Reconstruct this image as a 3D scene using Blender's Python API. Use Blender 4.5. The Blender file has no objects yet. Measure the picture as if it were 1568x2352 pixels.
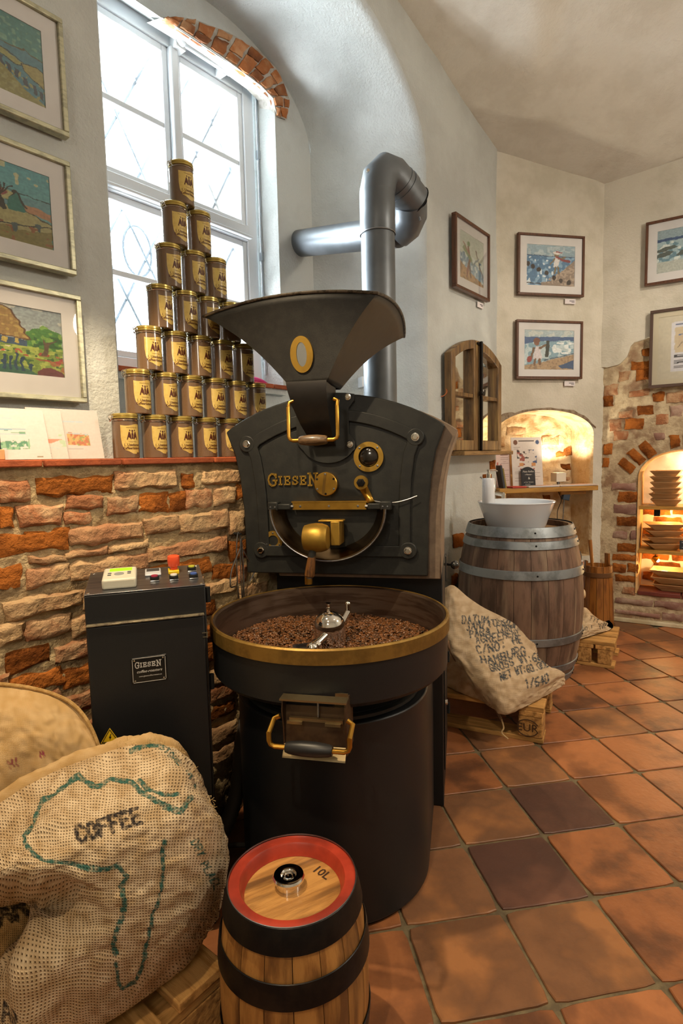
import bpy, bmesh, math, random
import numpy as np
from mathutils import Vector, Matrix, noise
random.seed(7); np.random.seed(7)
S = bpy.context.scene
COL = S.collection
R = math.radians
# ------------------------------------------------------------------ camera
CAM_Z = 1.15
def cam_setup():
    p, r = .0928, -.0228
    cp, sp, cr, sr = math.cos(p), math.sin(p), math.cos(r), math.sin(r)
    fwd = Vector((0, cp, -sp)); up = Vector((0, sp, cp)); rt = Vector((1, 0, 0))
    X = rt * cr + up * sr; Y = -rt * sr + up * cr; Z = -fwd
    cd = bpy.data.cameras.new('camera'); cd.sensor_fit = 'VERTICAL'; cd.sensor_height = 36
    cd.lens = 1304 / 2352 * 36; cd.clip_start = .02; cd.clip_end = 100
    c = bpy.data.objects.new('camera', cd); COL.objects.link(c)
    M = Matrix((X, Y, Z)).transposed().to_4x4(); M.translation = (0, 0, CAM_Z)
    c.matrix_world = M; S.camera = c
cam_setup()
# ------------------------------------------------------------------ world, exposure, big lights
w = bpy.data.worlds.new('world'); S.world = w; w.use_nodes = True
w.node_tree.nodes['Background'].inputs[0].default_value = (.86, .93, 1, 1)
w.node_tree.nodes['Background'].inputs[1].default_value = 7.0
S.view_settings.view_transform = 'Standard'; S.view_settings.look = 'None'
S.view_settings.exposure = 0.3; S.view_settings.gamma = 1; S.view_settings.use_curve_mapping = False
def light(name, kind, loc, power, col, size=.1, target=None, spot=None, blend=.4, sy=None, spread=None):
    ld = bpy.data.lights.new(name, kind); ld.energy = power; ld.color = col
    if kind == 'AREA':
        ld.size = size
        if sy: ld.shape = 'RECTANGLE'; ld.size_y = sy
        if spread: ld.spread = R(spread)
    else: ld.shadow_soft_size = size
    if kind == 'SPOT': ld.spot_size = R(spot); ld.spot_blend = blend
    o = bpy.data.objects.new(name, ld); COL.objects.link(o); o.location = loc
    if target is not None:
        o.rotation_euler = (Vector(target) - Vector(loc)).to_track_quat('-Z', 'Y').to_euler()
    return o
DL = Vector((math.sin(R(39)), math.cos(R(39)), 0)); NL = Vector((-DL.y, DL.x, 0))
def L(u, w, z=0.): return DL * u + NL * w + Vector((0, 0, z))
WARM = (1, .78, .50)
# daylight outside the window: bright sky from above, light thrown up by the ground
light('daylight_window', 'AREA', L(1.60, 2.70, 2.5), 230, (.84, .95, 1), 1.3, L(2.1, 0.9, 1.7), sy=1.7)
light('daylight_ground_bounce', 'AREA', L(.25, 3.55, .15), 900, (.90, .96, 1), .8, L(1.7, 2.24, 1.9), sy=.8)
# ceiling spot lamps of the shop (above and behind the viewer)
light('spot_lamp_left', 'SPOT', (-.50, 1.02, 2.15), 66, WARM, .016, (-.20, 1.32, 0), spot=88, blend=.35)
light('spot_lamp_front', 'SPOT', (-.45, -.35, 2.75), 68, WARM, .03, (-.62, 1.05, .55), spot=58, blend=.5)
light('spot_lamp_right', 'SPOT', (1.5, .55, 2.9), 85, (1, .80, .56), .04, (1.55, 1.7, 0), spot=80, blend=.8)
light('spot_lamp_back', 'SPOT', (2.1, 1.9, 2.8), 60, (1, .86, .68), .04, (1.5, 3.6, .9), spot=95, blend=.8)
light('room_fill_light', 'POINT', (2.35, 1.05, 2.2), 62, (1, .88, .72), .16)  # added fill light out of view, brightens ceiling and roaster's right side
light('room_fill_light', 'POINT', (-.6, -1.0, 2.0), 22, (1, .90, .76), .18)  # added soft fill behind the viewer
# ------------------------------------------------------------------ materials
MATS = {}
def srgb(h):
    if isinstance(h, str): h = [int(h[i:i+2], 16) / 255 for i in (0, 2, 4)]
    return tuple((c / 12.92 if c <= .04045 else ((c + .055) / 1.055) ** 2.4) for c in h)
def mk(name, c1, c2=None, rough=.6, metal=0, nscale=6, ndet=4, bump=0, bscale=60, bdist=.002, c3=None, big=1.2,
       stretch=None, rnd=0, coat=0, trans=0, emis=0, rlo=.45, rhi=.6, spec=.5, bump2=0, b2scale=8, ior=1.45, sheen=0):
    """procedural material: two colours mixed by noise, optional large blotches c3, bump from noise"""
    if name in MATS: return MATS[name]
    m = bpy.data.materials.new(name); m.use_nodes = True; nt = m.node_tree; N = nt.nodes; K = nt.links
    b = N['Principled BSDF']; a = srgb(c1)
    b.inputs['Base Color'].default_value = (*a, 1); b.inputs['Roughness'].default_value = rough
    b.inputs['Metallic'].default_value = metal; b.inputs['Specular IOR Level'].default_value = spec
    b.inputs['IOR'].default_value = ior
    if coat: b.inputs['Coat Weight'].default_value = coat; b.inputs['Coat Roughness'].default_value = .15
    if trans: b.inputs['Transmission Weight'].default_value = trans
    if sheen: b.inputs['Sheen Weight'].default_value = sheen
    if emis: b.inputs['Emission Color'].default_value = (*a, 1); b.inputs['Emission Strength'].default_value = emis
    tc = N.new('ShaderNodeTexCoord'); vec = tc.outputs['Object']
    if stretch:
        mp = N.new('ShaderNodeMapping'); mp.inputs['Scale'].default_value = stretch
        K.new(vec, mp.inputs[0]); vec = mp.outputs[0]
    if rnd:
        oi = N.new('ShaderNodeObjectInfo'); va = N.new('ShaderNodeVectorMath'); va.operation = 'ADD'
        sc = N.new('ShaderNodeMath'); sc.operation = 'MULTIPLY'; sc.inputs[1].default_value = 37
        K.new(oi.outputs['Random'], sc.inputs[0]); K.new(vec, va.inputs[0]); K.new(sc.outputs[0], va.inputs[1]); vec = va.outputs[0]
    col = None
    if c2:
        n = N.new('ShaderNodeTexNoise'); n.inputs['Scale'].default_value = nscale; n.inputs['Detail'].default_value = ndet
        n.inputs['Roughness'].default_value = .65; K.new(vec, n.inputs[0])
        rp = N.new('ShaderNodeValToRGB'); rp.color_ramp.elements[0].position = rlo; rp.color_ramp.elements[1].position = rhi
        rp.color_ramp.elements[0].color = (*a, 1); rp.color_ramp.elements[1].color = (*srgb(c2), 1)
        K.new(n.outputs['Fac'], rp.inputs[0]); col = rp.outputs[0]
        if c3:
            n3 = N.new('ShaderNodeTexNoise'); n3.inputs['Scale'].default_value = big; n3.inputs['Detail'].default_value = 5
            K.new(vec, n3.inputs[0]); r3 = N.new('ShaderNodeValToRGB'); r3.color_ramp.elements[0].position = .5; r3.color_ramp.elements[1].position = .64
            mx = N.new('ShaderNodeMix'); mx.data_type = 'RGBA'; K.new(n3.outputs['Fac'], r3.inputs[0]); K.new(r3.outputs[0], mx.inputs['Factor'])
            K.new(col, mx.inputs[6]); mx.inputs[7].default_value = (*srgb(c3), 1); col = mx.outputs[2]
    if rnd:
        hs = N.new('ShaderNodeHueSaturation'); mr = N.new('ShaderNodeMapRange'); mr.inputs[3].default_value = 1 - rnd; mr.inputs[4].default_value = 1 + rnd
        K.new(oi.outputs['Random'], mr.inputs[0]); K.new(mr.outputs[0], hs.inputs['Value'])
        if col: K.new(col, hs.inputs['Color'])
        else: hs.inputs['Color'].default_value = (*a, 1)
        col = hs.outputs[0]
    if col: K.new(col, b.inputs['Base Color'])
    last = None
    for st, scl, dist in ((bump2, b2scale, .01), (bump, bscale, bdist)):
        if st:
            nb = N.new('ShaderNodeTexNoise'); nb.inputs['Scale'].default_value = scl; nb.inputs['Detail'].default_value = 6; nb.inputs['Roughness'].default_value = .6
            K.new(vec, nb.inputs[0]); bp = N.new('ShaderNodeBump'); bp.inputs['Strength'].default_value = st; bp.inputs['Distance'].default_value = dist
            K.new(nb.outputs['Fac'], bp.inputs['Height'])
            if last: K.new(last, bp.inputs['Normal'])
            last = bp.outputs[0]
    if last: K.new(last, b.inputs['Normal'])
    MATS[name] = m; return m
def thin_glass(name, refl=.06, tint=(1, 1, 1), rough=.02):
    m = bpy.data.materials.new(name); m.use_nodes = True; nt = m.node_tree; N = nt.nodes; N.remove(N['Principled BSDF']); out = N['Material Output']
    t = N.new('ShaderNodeBsdfTransparent'); t.inputs[0].default_value = (*tint, 1); g = N.new('ShaderNodeBsdfGlossy'); g.inputs['Roughness'].default_value = rough
    f = N.new('ShaderNodeFresnel'); f.inputs[0].default_value = 1.45; mu = N.new('ShaderNodeMath'); mu.operation = 'MULTIPLY'; mu.inputs[1].default_value = refl / .04 * .6; nt.links.new(f.outputs[0], mu.inputs[0])
    x = N.new('ShaderNodeMixShader'); nt.links.new(mu.outputs[0], x.inputs[0]); nt.links.new(t.outputs[0], x.inputs[1]); nt.links.new(g.outputs[0], x.inputs[2]); nt.links.new(x.outputs[0], out.inputs[0]); MATS[name] = m; return m
def vcol_mat(name, rough=.7, bump=.3, bscale=60, coat=0):
    """base colour from the mesh's own printed colours"""
    m = bpy.data.materials.new(name); m.use_nodes = True; nt = m.node_tree; b = nt.nodes['Principled BSDF']
    at = nt.nodes.new('ShaderNodeVertexColor'); at.layer_name = 'Col'; nt.links.new(at.outputs[0], b.inputs['Base Color'])
    b.inputs['Roughness'].default_value = rough; b.inputs['Coat Weight'].default_value = coat
    if bump:
        nb = nt.nodes.new('ShaderNodeTexNoise'); nb.inputs['Scale'].default_value = bscale; bp = nt.nodes.new('ShaderNodeBump')
        bp.inputs['Strength'].default_value = bump; bp.inputs['Distance'].default_value = .001
        nt.links.new(nb.outputs['Fac'], bp.inputs['Height']); nt.links.new(bp.outputs[0], b.inputs['Normal'])
    return m
def weave_mat(name, c1, c2, gap, freq=260, strength=.8, gw=.35):
    """coarse burlap: two crossing thread waves over the UV map"""
    m = bpy.data.materials.new(name); m.use_nodes = True; nt = m.node_tree; N = nt.nodes; K = nt.links; b = N['Principled BSDF']
    b.inputs['Roughness'].default_value = .95; b.inputs['Specular IOR Level'].default_value = .1
    uv = N.new('ShaderNodeUVMap'); nz = N.new('ShaderNodeTexNoise'); nz.inputs['Scale'].default_value = 9; nz.inputs['Detail'].default_value = 3
    K.new(uv.outputs[0], nz.inputs[0])
    ds = N.new('ShaderNodeVectorMath'); ds.operation = 'MULTIPLY_ADD'; ds.inputs[1].default_value = (.018, .018, 0)
    K.new(nz.outputs['Color'], ds.inputs[0]); K.new(uv.outputs[0], ds.inputs[2])
    sx = N.new('ShaderNodeSeparateXYZ'); K.new(ds.outputs[0], sx.inputs[0])
    hs = []
    for i in (0, 1):
        mu = N.new('ShaderNodeMath'); mu.operation = 'MULTIPLY'; mu.inputs[1].default_value = freq * 2 * math.pi / 2; K.new(sx.outputs[i], mu.inputs[0])
        si = N.new('ShaderNodeMath'); si.operation = 'SINE'; K.new(mu.outputs[0], si.inputs[0])
        ab = N.new('ShaderNodeMath'); ab.operation = 'ABSOLUTE'; K.new(si.outputs[0], ab.inputs[0]); hs.append(ab)
    mxn = N.new('ShaderNodeMath'); mxn.operation = 'MAXIMUM'; K.new(hs[0].outputs[0], mxn.inputs[0]); K.new(hs[1].outputs[0], mxn.inputs[1])
    rp = N.new('ShaderNodeValToRGB'); rp.color_ramp.elements[0].position = gw; rp.color_ramp.elements[1].position = gw + .3
    rp.color_ramp.elements[0].color = (0, 0, 0, 1); rp.color_ramp.elements[1].color = (1, 1, 1, 1); K.new(mxn.outputs[0], rp.inputs[0])
    nc = N.new('ShaderNodeTexNoise'); nc.inputs['Scale'].default_value = 40; nc.inputs['Detail'].default_value = 6; K.new(uv.outputs[0], nc.inputs[0])
    rc = N.new('ShaderNodeValToRGB'); rc.color_ramp.elements[0].position = .38; rc.color_ramp.elements[1].position = .62
    rc.color_ramp.elements[0].color = (*srgb(c1), 1); rc.color_ramp.elements[1].color = (*srgb(c2), 1); K.new(nc.outputs['Fac'], rc.inputs[0])
    mx = N.new('ShaderNodeMix'); mx.data_type = 'RGBA'; K.new(rp.outputs[0], mx.inputs['Factor']); mx.inputs[6].default_value = (*srgb(gap), 1); K.new(rc.outputs[0], mx.inputs[7])
    at = N.new('ShaderNodeVertexColor'); at.layer_name = 'Col'   # printed ink: colour attribute, alpha channel in 'Ink'
    ink = N.new('ShaderNodeAttribute'); ink.attribute_name = 'Ink'
    nn = N.new('ShaderNodeTexNoise'); nn.inputs['Scale'].default_value = 150; K.new(uv.outputs[0], nn.inputs[0])
    im = N.new('ShaderNodeMath'); im.operation = 'MULTIPLY'; K.new(ink.outputs['Fac'], im.inputs[0]); 
    nr = N.new('ShaderNodeMapRange'); nr.inputs[1].default_value = .3; nr.inputs[2].default_value = .55; nr.inputs[3].default_value = .35; nr.inputs[4].default_value = .95
    K.new(nn.outputs['Fac'], nr.inputs[0]); K.new(nr.outputs[0], im.inputs[1])
    m2 = N.new('ShaderNodeMix'); m2.data_type = 'RGBA'; K.new(im.outputs[0], m2.inputs['Factor']); K.new(mx.outputs[2], m2.inputs[6]); K.new(at.outputs[0], m2.inputs[7])
    K.new(m2.outputs[2], b.inputs['Base Color'])
    bp = N.new('ShaderNodeBump'); bp.inputs['Strength'].default_value = strength; bp.inputs['Distance'].default_value = .002
    K.new(mxn.outputs[0], bp.inputs['Height']); K.new(bp.outputs[0], b.inputs['Normal'])
    return m
# ------------------------------------------------------------------ mesh helpers
def finish(o, m, parent, smooth, bevel, bseg=2):
    if m is not None: o.data.materials.append(m)
    COL.objects.link(o)
    if parent is not None: o.parent = parent
    if smooth:
        o.data.shade_smooth(); o.data.set_sharp_from_angle(angle=R(smooth))
    if bevel:
        b = o.modifiers.new('bevel', 'BEVEL'); b.width = bevel; b.segments = bseg; b.limit_method = 'ANGLE'; b.angle_limit = R(40)
    return o
class MB:
    """collects shapes, built as one mesh"""
    def __init__(s): s.v = []; s.f = []
    def add(s, vs, fs, M=None):
        o = len(s.v)
        s.v += [tuple(M @ Vector(v)) for v in vs] if M is not None else [tuple(v) for v in vs]
        s.f += [tuple(i + o for i in f) for f in fs]; return s
    def box(s, c, d, rz=0, M=None, taper=1):
        x, y, z = d[0] / 2, d[1] / 2, d[2] / 2
        vs = [(a * x * (taper if k > 0 else 1), b * y * (taper if k > 0 else 1), k * z) for k in (-1, 1) for b in (-1, 1) for a in (-1, 1)]
        T = Matrix.Translation(c) @ (M if M is not None else Matrix.Rotation(rz, 4, 'Z'))
        return s.add(vs, [(0, 2, 3, 1), (4, 5, 7, 6), (0, 1, 5, 4), (2, 6, 7, 3), (0, 4, 6, 2), (1, 3, 7, 5)], T)
    def prism(s, poly, y0, y1, M=None):
        """outline in x,z extruded along y"""
        n = len(poly); vs = [(p[0], y0, p[1]) for p in poly] + [(p[0], y1, p[1]) for p in poly]
        fs = [tuple(range(n)), tuple(range(2 * n - 1, n - 1, -1))] + [(i, i + n, (i + 1) % n + n, (i + 1) % n) for i in range(n)]
        return s.add(vs, fs, M)
    def lathe(s, prof, seg=32, M=None, cap=True, a0=0, a1=360):
        n = len(prof); full = abs(a1 - a0) >= 360; cnt = seg if full else seg + 1; vs = []; fs = []
        for i in range(cnt):
            a = R(a0) + R(a1 - a0) * i / seg
            for r, z in prof: vs.append((r * math.cos(a), r * math.sin(a), z))
        for i in range(seg):
            j = (i + 1) % cnt
            for k in range(n - 1): fs.append((i * n + k, j * n + k, j * n + k + 1, i * n + k + 1))
        if cap and full:
            if prof[0][0] > 1e-5: fs.append(tuple(i * n for i in range(cnt))[::-1])
            if prof[-1][0] > 1e-5: fs.append(tuple(i * n + n - 1 for i in range(cnt)))
        return s.add(vs, fs, M)
    def cyl(s, a, b, r, seg=16, r2=None):
        a = Vector(a); b = Vector(b); d = b - a
        M = Matrix.Translation(a) @ d.to_track_quat('Z', 'Y').to_matrix().to_4x4()
        return s.lathe([(r, 0), (r if r2 is None else r2, d.length)], seg, M)
    def ball(s, c, r, seg=16, sc=(1, 1, 1), M=None):
        n = seg // 2; prof = [(max(1e-6, r * math.sin(math.pi * i / n)), -r * math.cos(math.pi * i / n)) for i in range(n + 1)]
        T = Matrix.Translation(c) @ (M if M is not None else Matrix()) @ Matrix.Diagonal((*sc, 1))
        return s.lathe(prof, seg, T, cap=False)
    def tube(s, pts, r, seg=10, cap=True):
        pts = [Vector(p) for p in pts]; rs = r if isinstance(r, (list, tuple)) else [r] * len(pts); rings = []
        up = Vector((0, 0, 1)); t0 = (pts[1] - pts[0]).normalized()
        if abs(t0.z) > .95: up = Vector((1, 0, 0))
        x = t0.cross(up).normalized()
        for i, p in enumerate(pts):
            t = (pts[min(i + 1, len(pts) - 1)] - pts[max(i - 1, 0)]).normalized()
            x = (x - t * x.dot(t)).normalized(); y = t.cross(x)
            rings.append([p + (x * math.cos(2 * math.pi * k / seg) + y * math.sin(2 * math.pi * k / seg)) * rs[i] for k in range(seg)])
        vs = [v for g in rings for v in g]; fs = []
        for i in range(len(pts) - 1):
            for k in range(seg): fs.append((i * seg + k, i * seg + (k + 1) % seg, (i + 1) * seg + (k + 1) % seg, (i + 1) * seg + k))
        if cap: fs += [tuple(range(seg))[::-1], tuple(range((len(pts) - 1) * seg, len(pts) * seg))]
        return s.add(vs, fs)
    def build(s, name, m=None, parent=None, smooth=35, bevel=0, bseg=2):
        me = bpy.data.meshes.new(name); me.from_pydata(s.v, [], s.f); me.update()
        bm = bmesh.new(); bm.from_mesh(me); bmesh.ops.recalc_face_normals(bm, faces=bm.faces); bm.to_mesh(me); bm.free()
        return finish(bpy.data.objects.new(name, me), m, parent, smooth, bevel, bseg)
def curve(pts, n=6):
    """Catmull-Rom smoothing"""
    P = [Vector(p) for p in pts]; P = [P[0] * 2 - P[1]] + P + [P[-1] * 2 - P[-2]]; out = []
    for i in range(1, len(P) - 2):
        for k in range(n):
            t = k / n; a, b, c, d = P[i - 1:i + 3]
            out.append(.5 * ((2 * b) + (c - a) * t + (2 * a - 5 * b + 4 * c - d) * t * t + (3 * b - a - 3 * c + d) * t ** 3))
    return out + [P[-2]]
def tag(o, label=None, cat=None, group=None, kind=None):
    if label: o['label'] = label
    if cat: o['category'] = cat
    if group: o['group'] = group
    if kind: o['kind'] = kind
    return o
def thing(name, label, cat, loc=(0, 0, 0), rz=0, group=None):
    o = bpy.data.objects.new(name, None); COL.objects.link(o); o.empty_display_size = .05
    o.location = loc; o.rotation_euler = (0, 0, rz); return tag(o, label, cat, group)
def dup(root, loc, rz=None, label=None, group=None):
    r = root.copy(); COL.objects.link(r); r.location = loc
    if rz is not None: r.rotation_euler = (0, 0, rz)
    if label: r['label'] = label
    if group: r['group'] = group
    for ch in list(root.children):
        c = ch.copy(); COL.objects.link(c); c.parent = r
        for g in ch.children:
            d = g.copy(); COL.objects.link(d); d.parent = c
    return r
def grid_mesh(name, fn, nu, nv, m, parent=None, smooth=True, uv=None, colfn=None, closed_u=False):
    """fn(i/nu, j/nv) arrays -> xyz ; vectorised with numpy"""
    a = np.linspace(0, 1, nu + 1); b = np.linspace(0, 1, nv + 1); A, B = np.meshgrid(a, b, indexing='ij')
    P = np.asarray(fn(A, B)).reshape(3, -1).T
    idx = np.arange((nu + 1) * (nv + 1)).reshape(nu + 1, nv + 1)
    F = np.stack([idx[:-1, :-1], idx[1:, :-1], idx[1:, 1:], idx[:-1, 1:]], -1).reshape(-1, 4)
    me = bpy.data.meshes.new(name); me.vertices.add(len(P)); me.vertices.foreach_set('co', P.ravel())
    me.loops.add(F.size); me.loops.foreach_set('vertex_index', F.ravel().astype(np.int32))
    me.polygons.add(len(F)); me.polygons.foreach_set('loop_start', np.arange(0, F.size, 4, dtype=np.int32))
    me.update(calc_edges=True)
    if uv is not None:
        U = uv(A, B); U = np.stack([U[0].ravel(), U[1].ravel()], -1)
        l = me.uv_layers.new(name='UVMap'); l.data.foreach_set('uv', U[F.ravel()].ravel().astype(np.float32))
    if colfn is not None:
        C, I = colfn(A, B); at = me.color_attributes.new('Col', 'FLOAT_COLOR', 'POINT')
        at.data.foreach_set('color', C.reshape(-1, 4).ravel().astype(np.float32))
        if I is not None:
            ai = me.attributes.new('Ink', 'FLOAT', 'POINT'); ai.data.foreach_set('value', I.ravel().astype(np.float32))
    o = bpy.data.objects.new(name, me); me.materials.append(m); COL.objects.link(o)
    if parent is not None: o.parent = parent
    if smooth: me.shade_smooth()
    return o
FONT = None
def text_verts(body, size, align='CENTER', shear=0, bold=0, spacing=1):
    """text -> (verts2d, faces) triangulated mesh data"""
    c = bpy.data.curves.new('t', 'FONT'); c.body = body; c.size = size; c.align_x = align; c.align_y = 'CENTER'; c.shear = shear
    c.offset = bold; c.space_character = spacing; c.resolution_u = 2
    o = bpy.data.objects.new('t', c); COL.objects.link(o); dg = bpy.context.evaluated_depsgraph_get()
    me = bpy.data.meshes.new_from_object(o.evaluated_get(dg)); v = [tuple(x.co) for x in me.vertices]; f = [tuple(p.vertices) for p in me.polygons]
    bpy.data.objects.remove(o); bpy.data.meshes.remove(me); bpy.data.curves.remove(c); return v, f
def add_text(mb, body, size, M, depth=0, **k):
    """flat or slightly raised lettering lying in the x,z plane of M, facing -y"""
    v, f = text_verts(body, size, **k)
    mb.add([(a, 0, b) for a, b, _ in v], f, M)
    if depth:
        vv = [(a, -depth, b) for a, b, _ in v]; mb.add(vv, f, M)
        from collections import Counter
        e = Counter()
        for q in f:
            for i in range(len(q)): e[tuple(sorted((q[i], q[(i + 1) % len(q)])))] += 1
        n = len(v); bb = [(a, 0, b) for a, b, _ in v] + vv
        mb.add(bb, [(i, j, j + n, i + n) for (i, j), c in e.items() if c == 1], M)
def T(x, y, z, rz=0, rx=0, ry=0): return Matrix.Translation((x, y, z)) @ Matrix.Rotation(rz, 4, 'Z') @ Matrix.Rotation(ry, 4, 'Y') @ Matrix.Rotation(rx, 4, 'X')
# ------------------------------------------------------------------ palette
PLASTER = mk('white_lime_plaster', 'c6cac8', 'b7bab8', rough=.95, nscale=2.5, bump=.7, bscale=95, bdist=.006, bump2=.55, b2scale=9, spec=.1, rlo=.4, rhi=.65)
PLASTER_W = mk('cream_lime_plaster', 'd4cec0', 'c5bfaf', rough=.95, nscale=2.5, bump=.8, bscale=70, bdist=.006, bump2=.6, b2scale=7, spec=.1)
CEIL = mk('vault_plaster', 'd4cfc4', 'cbc5b9', rough=.95, nscale=3, bump=.8, bscale=45, bdist=.006, bump2=.7, b2scale=7, spec=.1)
MORTAR = mk('lime_mortar', 'cdb58c', 'ad9570', rough=1, nscale=14, ndet=6, bump=1, bscale=60, bdist=.016, spec=.05, c3='8f7a5e', big=3)
BR_O = mk('orange_brick', 'a5622c', '74421f', rough=.95, nscale=9, bump=1, bscale=55, bdist=.014, rnd=.25, spec=.08)
BR_R = mk('red_brick', 'a06c4c', 'bf9c78', rough=.95, nscale=11, ndet=7, bump=1, bscale=55, bdist=.013, rnd=.18, spec=.08)
BR_P = mk('mortar_smeared_brick', 'c6a67e', 'b48c68', rough=1, nscale=10, ndet=7, bump=1, bscale=45, bdist=.015, rnd=.12, spec=.05, c3='a87a5a', big=4)
BR_V = mk('purple_grey_brick', '8d6a5e', 'a98f7d', rough=.95, nscale=9, ndet=6, bump=.8, bscale=60, bdist=.005, rnd=.15, spec=.1)
GROUT = mk('floor_grout', '6f6248', '574b38', rough=.95, nscale=20, bump=.6, bscale=90)
BLACK = mk('black_cast_paint', '1d1e1d', '242523', rough=.48, metal=.0, nscale=20, bump=.25, bscale=170, bdist=.001, spec=.4)
BLACK_T = mk('black_hammered_steel', '17181a', rough=.42, bump=.35, bscale=420, bdist=.0006, spec=.5)
BRASS = mk('brass', 'c59a45', 'a97f35', rough=.33, metal=1, nscale=5, bump=.05, bscale=200)
BRASS_P = mk('gold_painted_brass', 'a9873a', '94742f', rough=.42, metal=.75, nscale=8, bump=.1, bscale=150)
STEEL = mk('brushed_steel', '9a9ca0', '85878b', rough=.3, metal=1, nscale=4, stretch=(1, 1, 30))
CHROME = mk('chrome', 'e0dcd4', rough=.08, metal=1)
NEAR_BLACK = mk('near_black', '0b0b0a', rough=.9)  # near-black for small dark parts and for gaps
WOOD_D = mk('dark_turned_wood', '5a3a1e', '31200f', rough=.4, nscale=14, stretch=(1, 1, 1), coat=.4)
WHITE = mk('white_gloss_paint', 'd8dde2', rough=.35)
# ================================================================== SETTING
ROTL, ROT2, ROT3 = R(51), R(12), R(-32)
P2 = Vector((1.785, 3.886, 0))
NS = lambda x, y, z, s=1.: noise.noise(Vector((x, y, z)) * s)
def place(o, loc, rz): o.location = loc; o.rotation_euler = (0, 0, rz); return o
def cols_mesh(us, pieces, yfn, dz=.06):
    """wall face as columns; pieces(u)->[(z0,z1),...]; same number of pieces for both sides of a column"""
    mb = MB()
    for a, b in zip(us[:-1], us[1:]):
        m = (a + b) / 2; e = (b - a) * .001
        pa, pb = pieces(a + e), pieces(b - e)
        for (a0, a1), (b0, b1) in zip(pa, pb):
            n = max(1, int(max(a1 - a0, b1 - b0) / dz)); vs = []
            for k in range(n + 1):
                t = k / n; za = a0 + (a1 - a0) * t; zb = b0 + (b1 - b0) * t
                vs += [(a, yfn(a, za), za), (b, yfn(b, zb), zb)]
            mb.add(vs, [(2 * k, 2 * k + 1, 2 * k + 3, 2 * k + 2) for k in range(n)])
    return mb
def brick(parent, q, yf, mat, proud=.012, depth=.05, nx=9, nz=5, rough=.006, seed=None, name='brick'):
    """q: bl, br, tr, tl corners (u,z); bulged uneven front, sides going back into the mortar"""
    seed = random.random() * 90 if seed is None else seed
    vs = []; fs = []; (a, b, c, d) = [Vector((p[0], p[1])) for p in q]
    w = (b - a).length; h = (d - a).length; r = min(.0055, w * .2, h * .2)
    for j in range(nz + 1):
        for i in range(nx + 1):
            s, t = i / nx, j / nz
            p = (a * (1 - s) + b * s) * (1 - t) + (d * (1 - s) + c * s) * t
            edge = min(s * w, (1 - s) * w, t * h, (1 - t) * h); lift = min(1, edge / r)
            n1 = NS(p.x, p.y, seed, 18) * rough * .45 + NS(p.x, p.y, seed + 9, 70) * rough * .5 + NS(p.x, p.y, seed + 4, 150) * rough * .35
            ex = NS(p.x, p.y, seed + 3, 28) * .009 * (1 - lift * .6); ez = NS(p.x, p.y, seed + 5, 28) * .010 * (1 - lift * .6)
            vs.append((p.x + ex, yf - proud * (.35 + .65 * lift) - n1, p.y + ez))
    N = nx + 1
    for j in range(nz):
        for i in range(nx): fs.append((j * N + i, j * N + i + 1, (j + 1) * N + i + 1, (j + 1) * N + i))
    rim = [i for i in range(N)] + [j * N + nx for j in range(1, nz + 1)] + [nz * N + i for i in range(nx - 1, -1, -1)] + [j * N for j in range(nz - 1, 0, -1)]
    o0 = len(vs)
    for i in rim: x, y, z = vs[i]; vs.append((x, yf + depth, z))
    for k in range(len(rim)): k2 = (k + 1) % len(rim); fs.append((rim[k], o0 + k, o0 + k2, rim[k2]))
    me = bpy.data.meshes.new(name); me.from_pydata(vs, [], fs); me.update()
    o = bpy.data.objects.new(name, me); return finish(o, mat, parent, 50, 0)
rect = lambda u0, u1, z0, z1, j=.004: [(u0 + random.uniform(-j, j), z0 + random.uniform(-j, j)), (u1 + random.uniform(-j, j), z0 + random.uniform(-j, j)),
                                       (u1 + random.uniform(-j, j), z1 + random.uniform(-j, j)), (u0 + random.uniform(-j, j), z1 + random.uniform(-j, j))]
# ---- left wall with the window niche (local x along wall, y into the wall)
A_, ZO, BO = .8825, 2.616, .568; UC = 1.7825
arch_o = lambda u: ZO + BO * math.sqrt(max(0, 1 - ((u - UC) / A_) ** 2))
AI, ZI, BI = .627, 2.752, .40; UI = 1.77
arch_i = lambda u: ZI + BI * math.sqrt(max(0, 1 - ((u - UI) / AI) ** 2))
bumpy = lambda a, u, z: a + NS(u, 3, z, 2.2) * .010 + NS(u, 7, z, 7) * .004
us = [-2.2, -1.6, -1.0, -.5, 0, .3, .6, .75, .885, .9] + [.9 + (1 - math.cos(math.pi * k / 40)) / 2 * 1.765 for k in range(1, 40)] + [2.665, 2.69, 2.8, 2.95, 3.1, 3.25, 3.4, 3.527]
def p0_pieces(u):
    if .9 < u < 2.665: return [(0, 1.165), (arch_o(u), 4.0)]
    return [(0, 1.165), (1.165, 4.0)]
mb = cols_mesh(us, p0_pieces, lambda u, z: 1.55 + (bumpy(1.55, u, z) - 1.55) * min(1, max(0, .9 - u, u - 2.665) / .12), .15)
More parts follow.
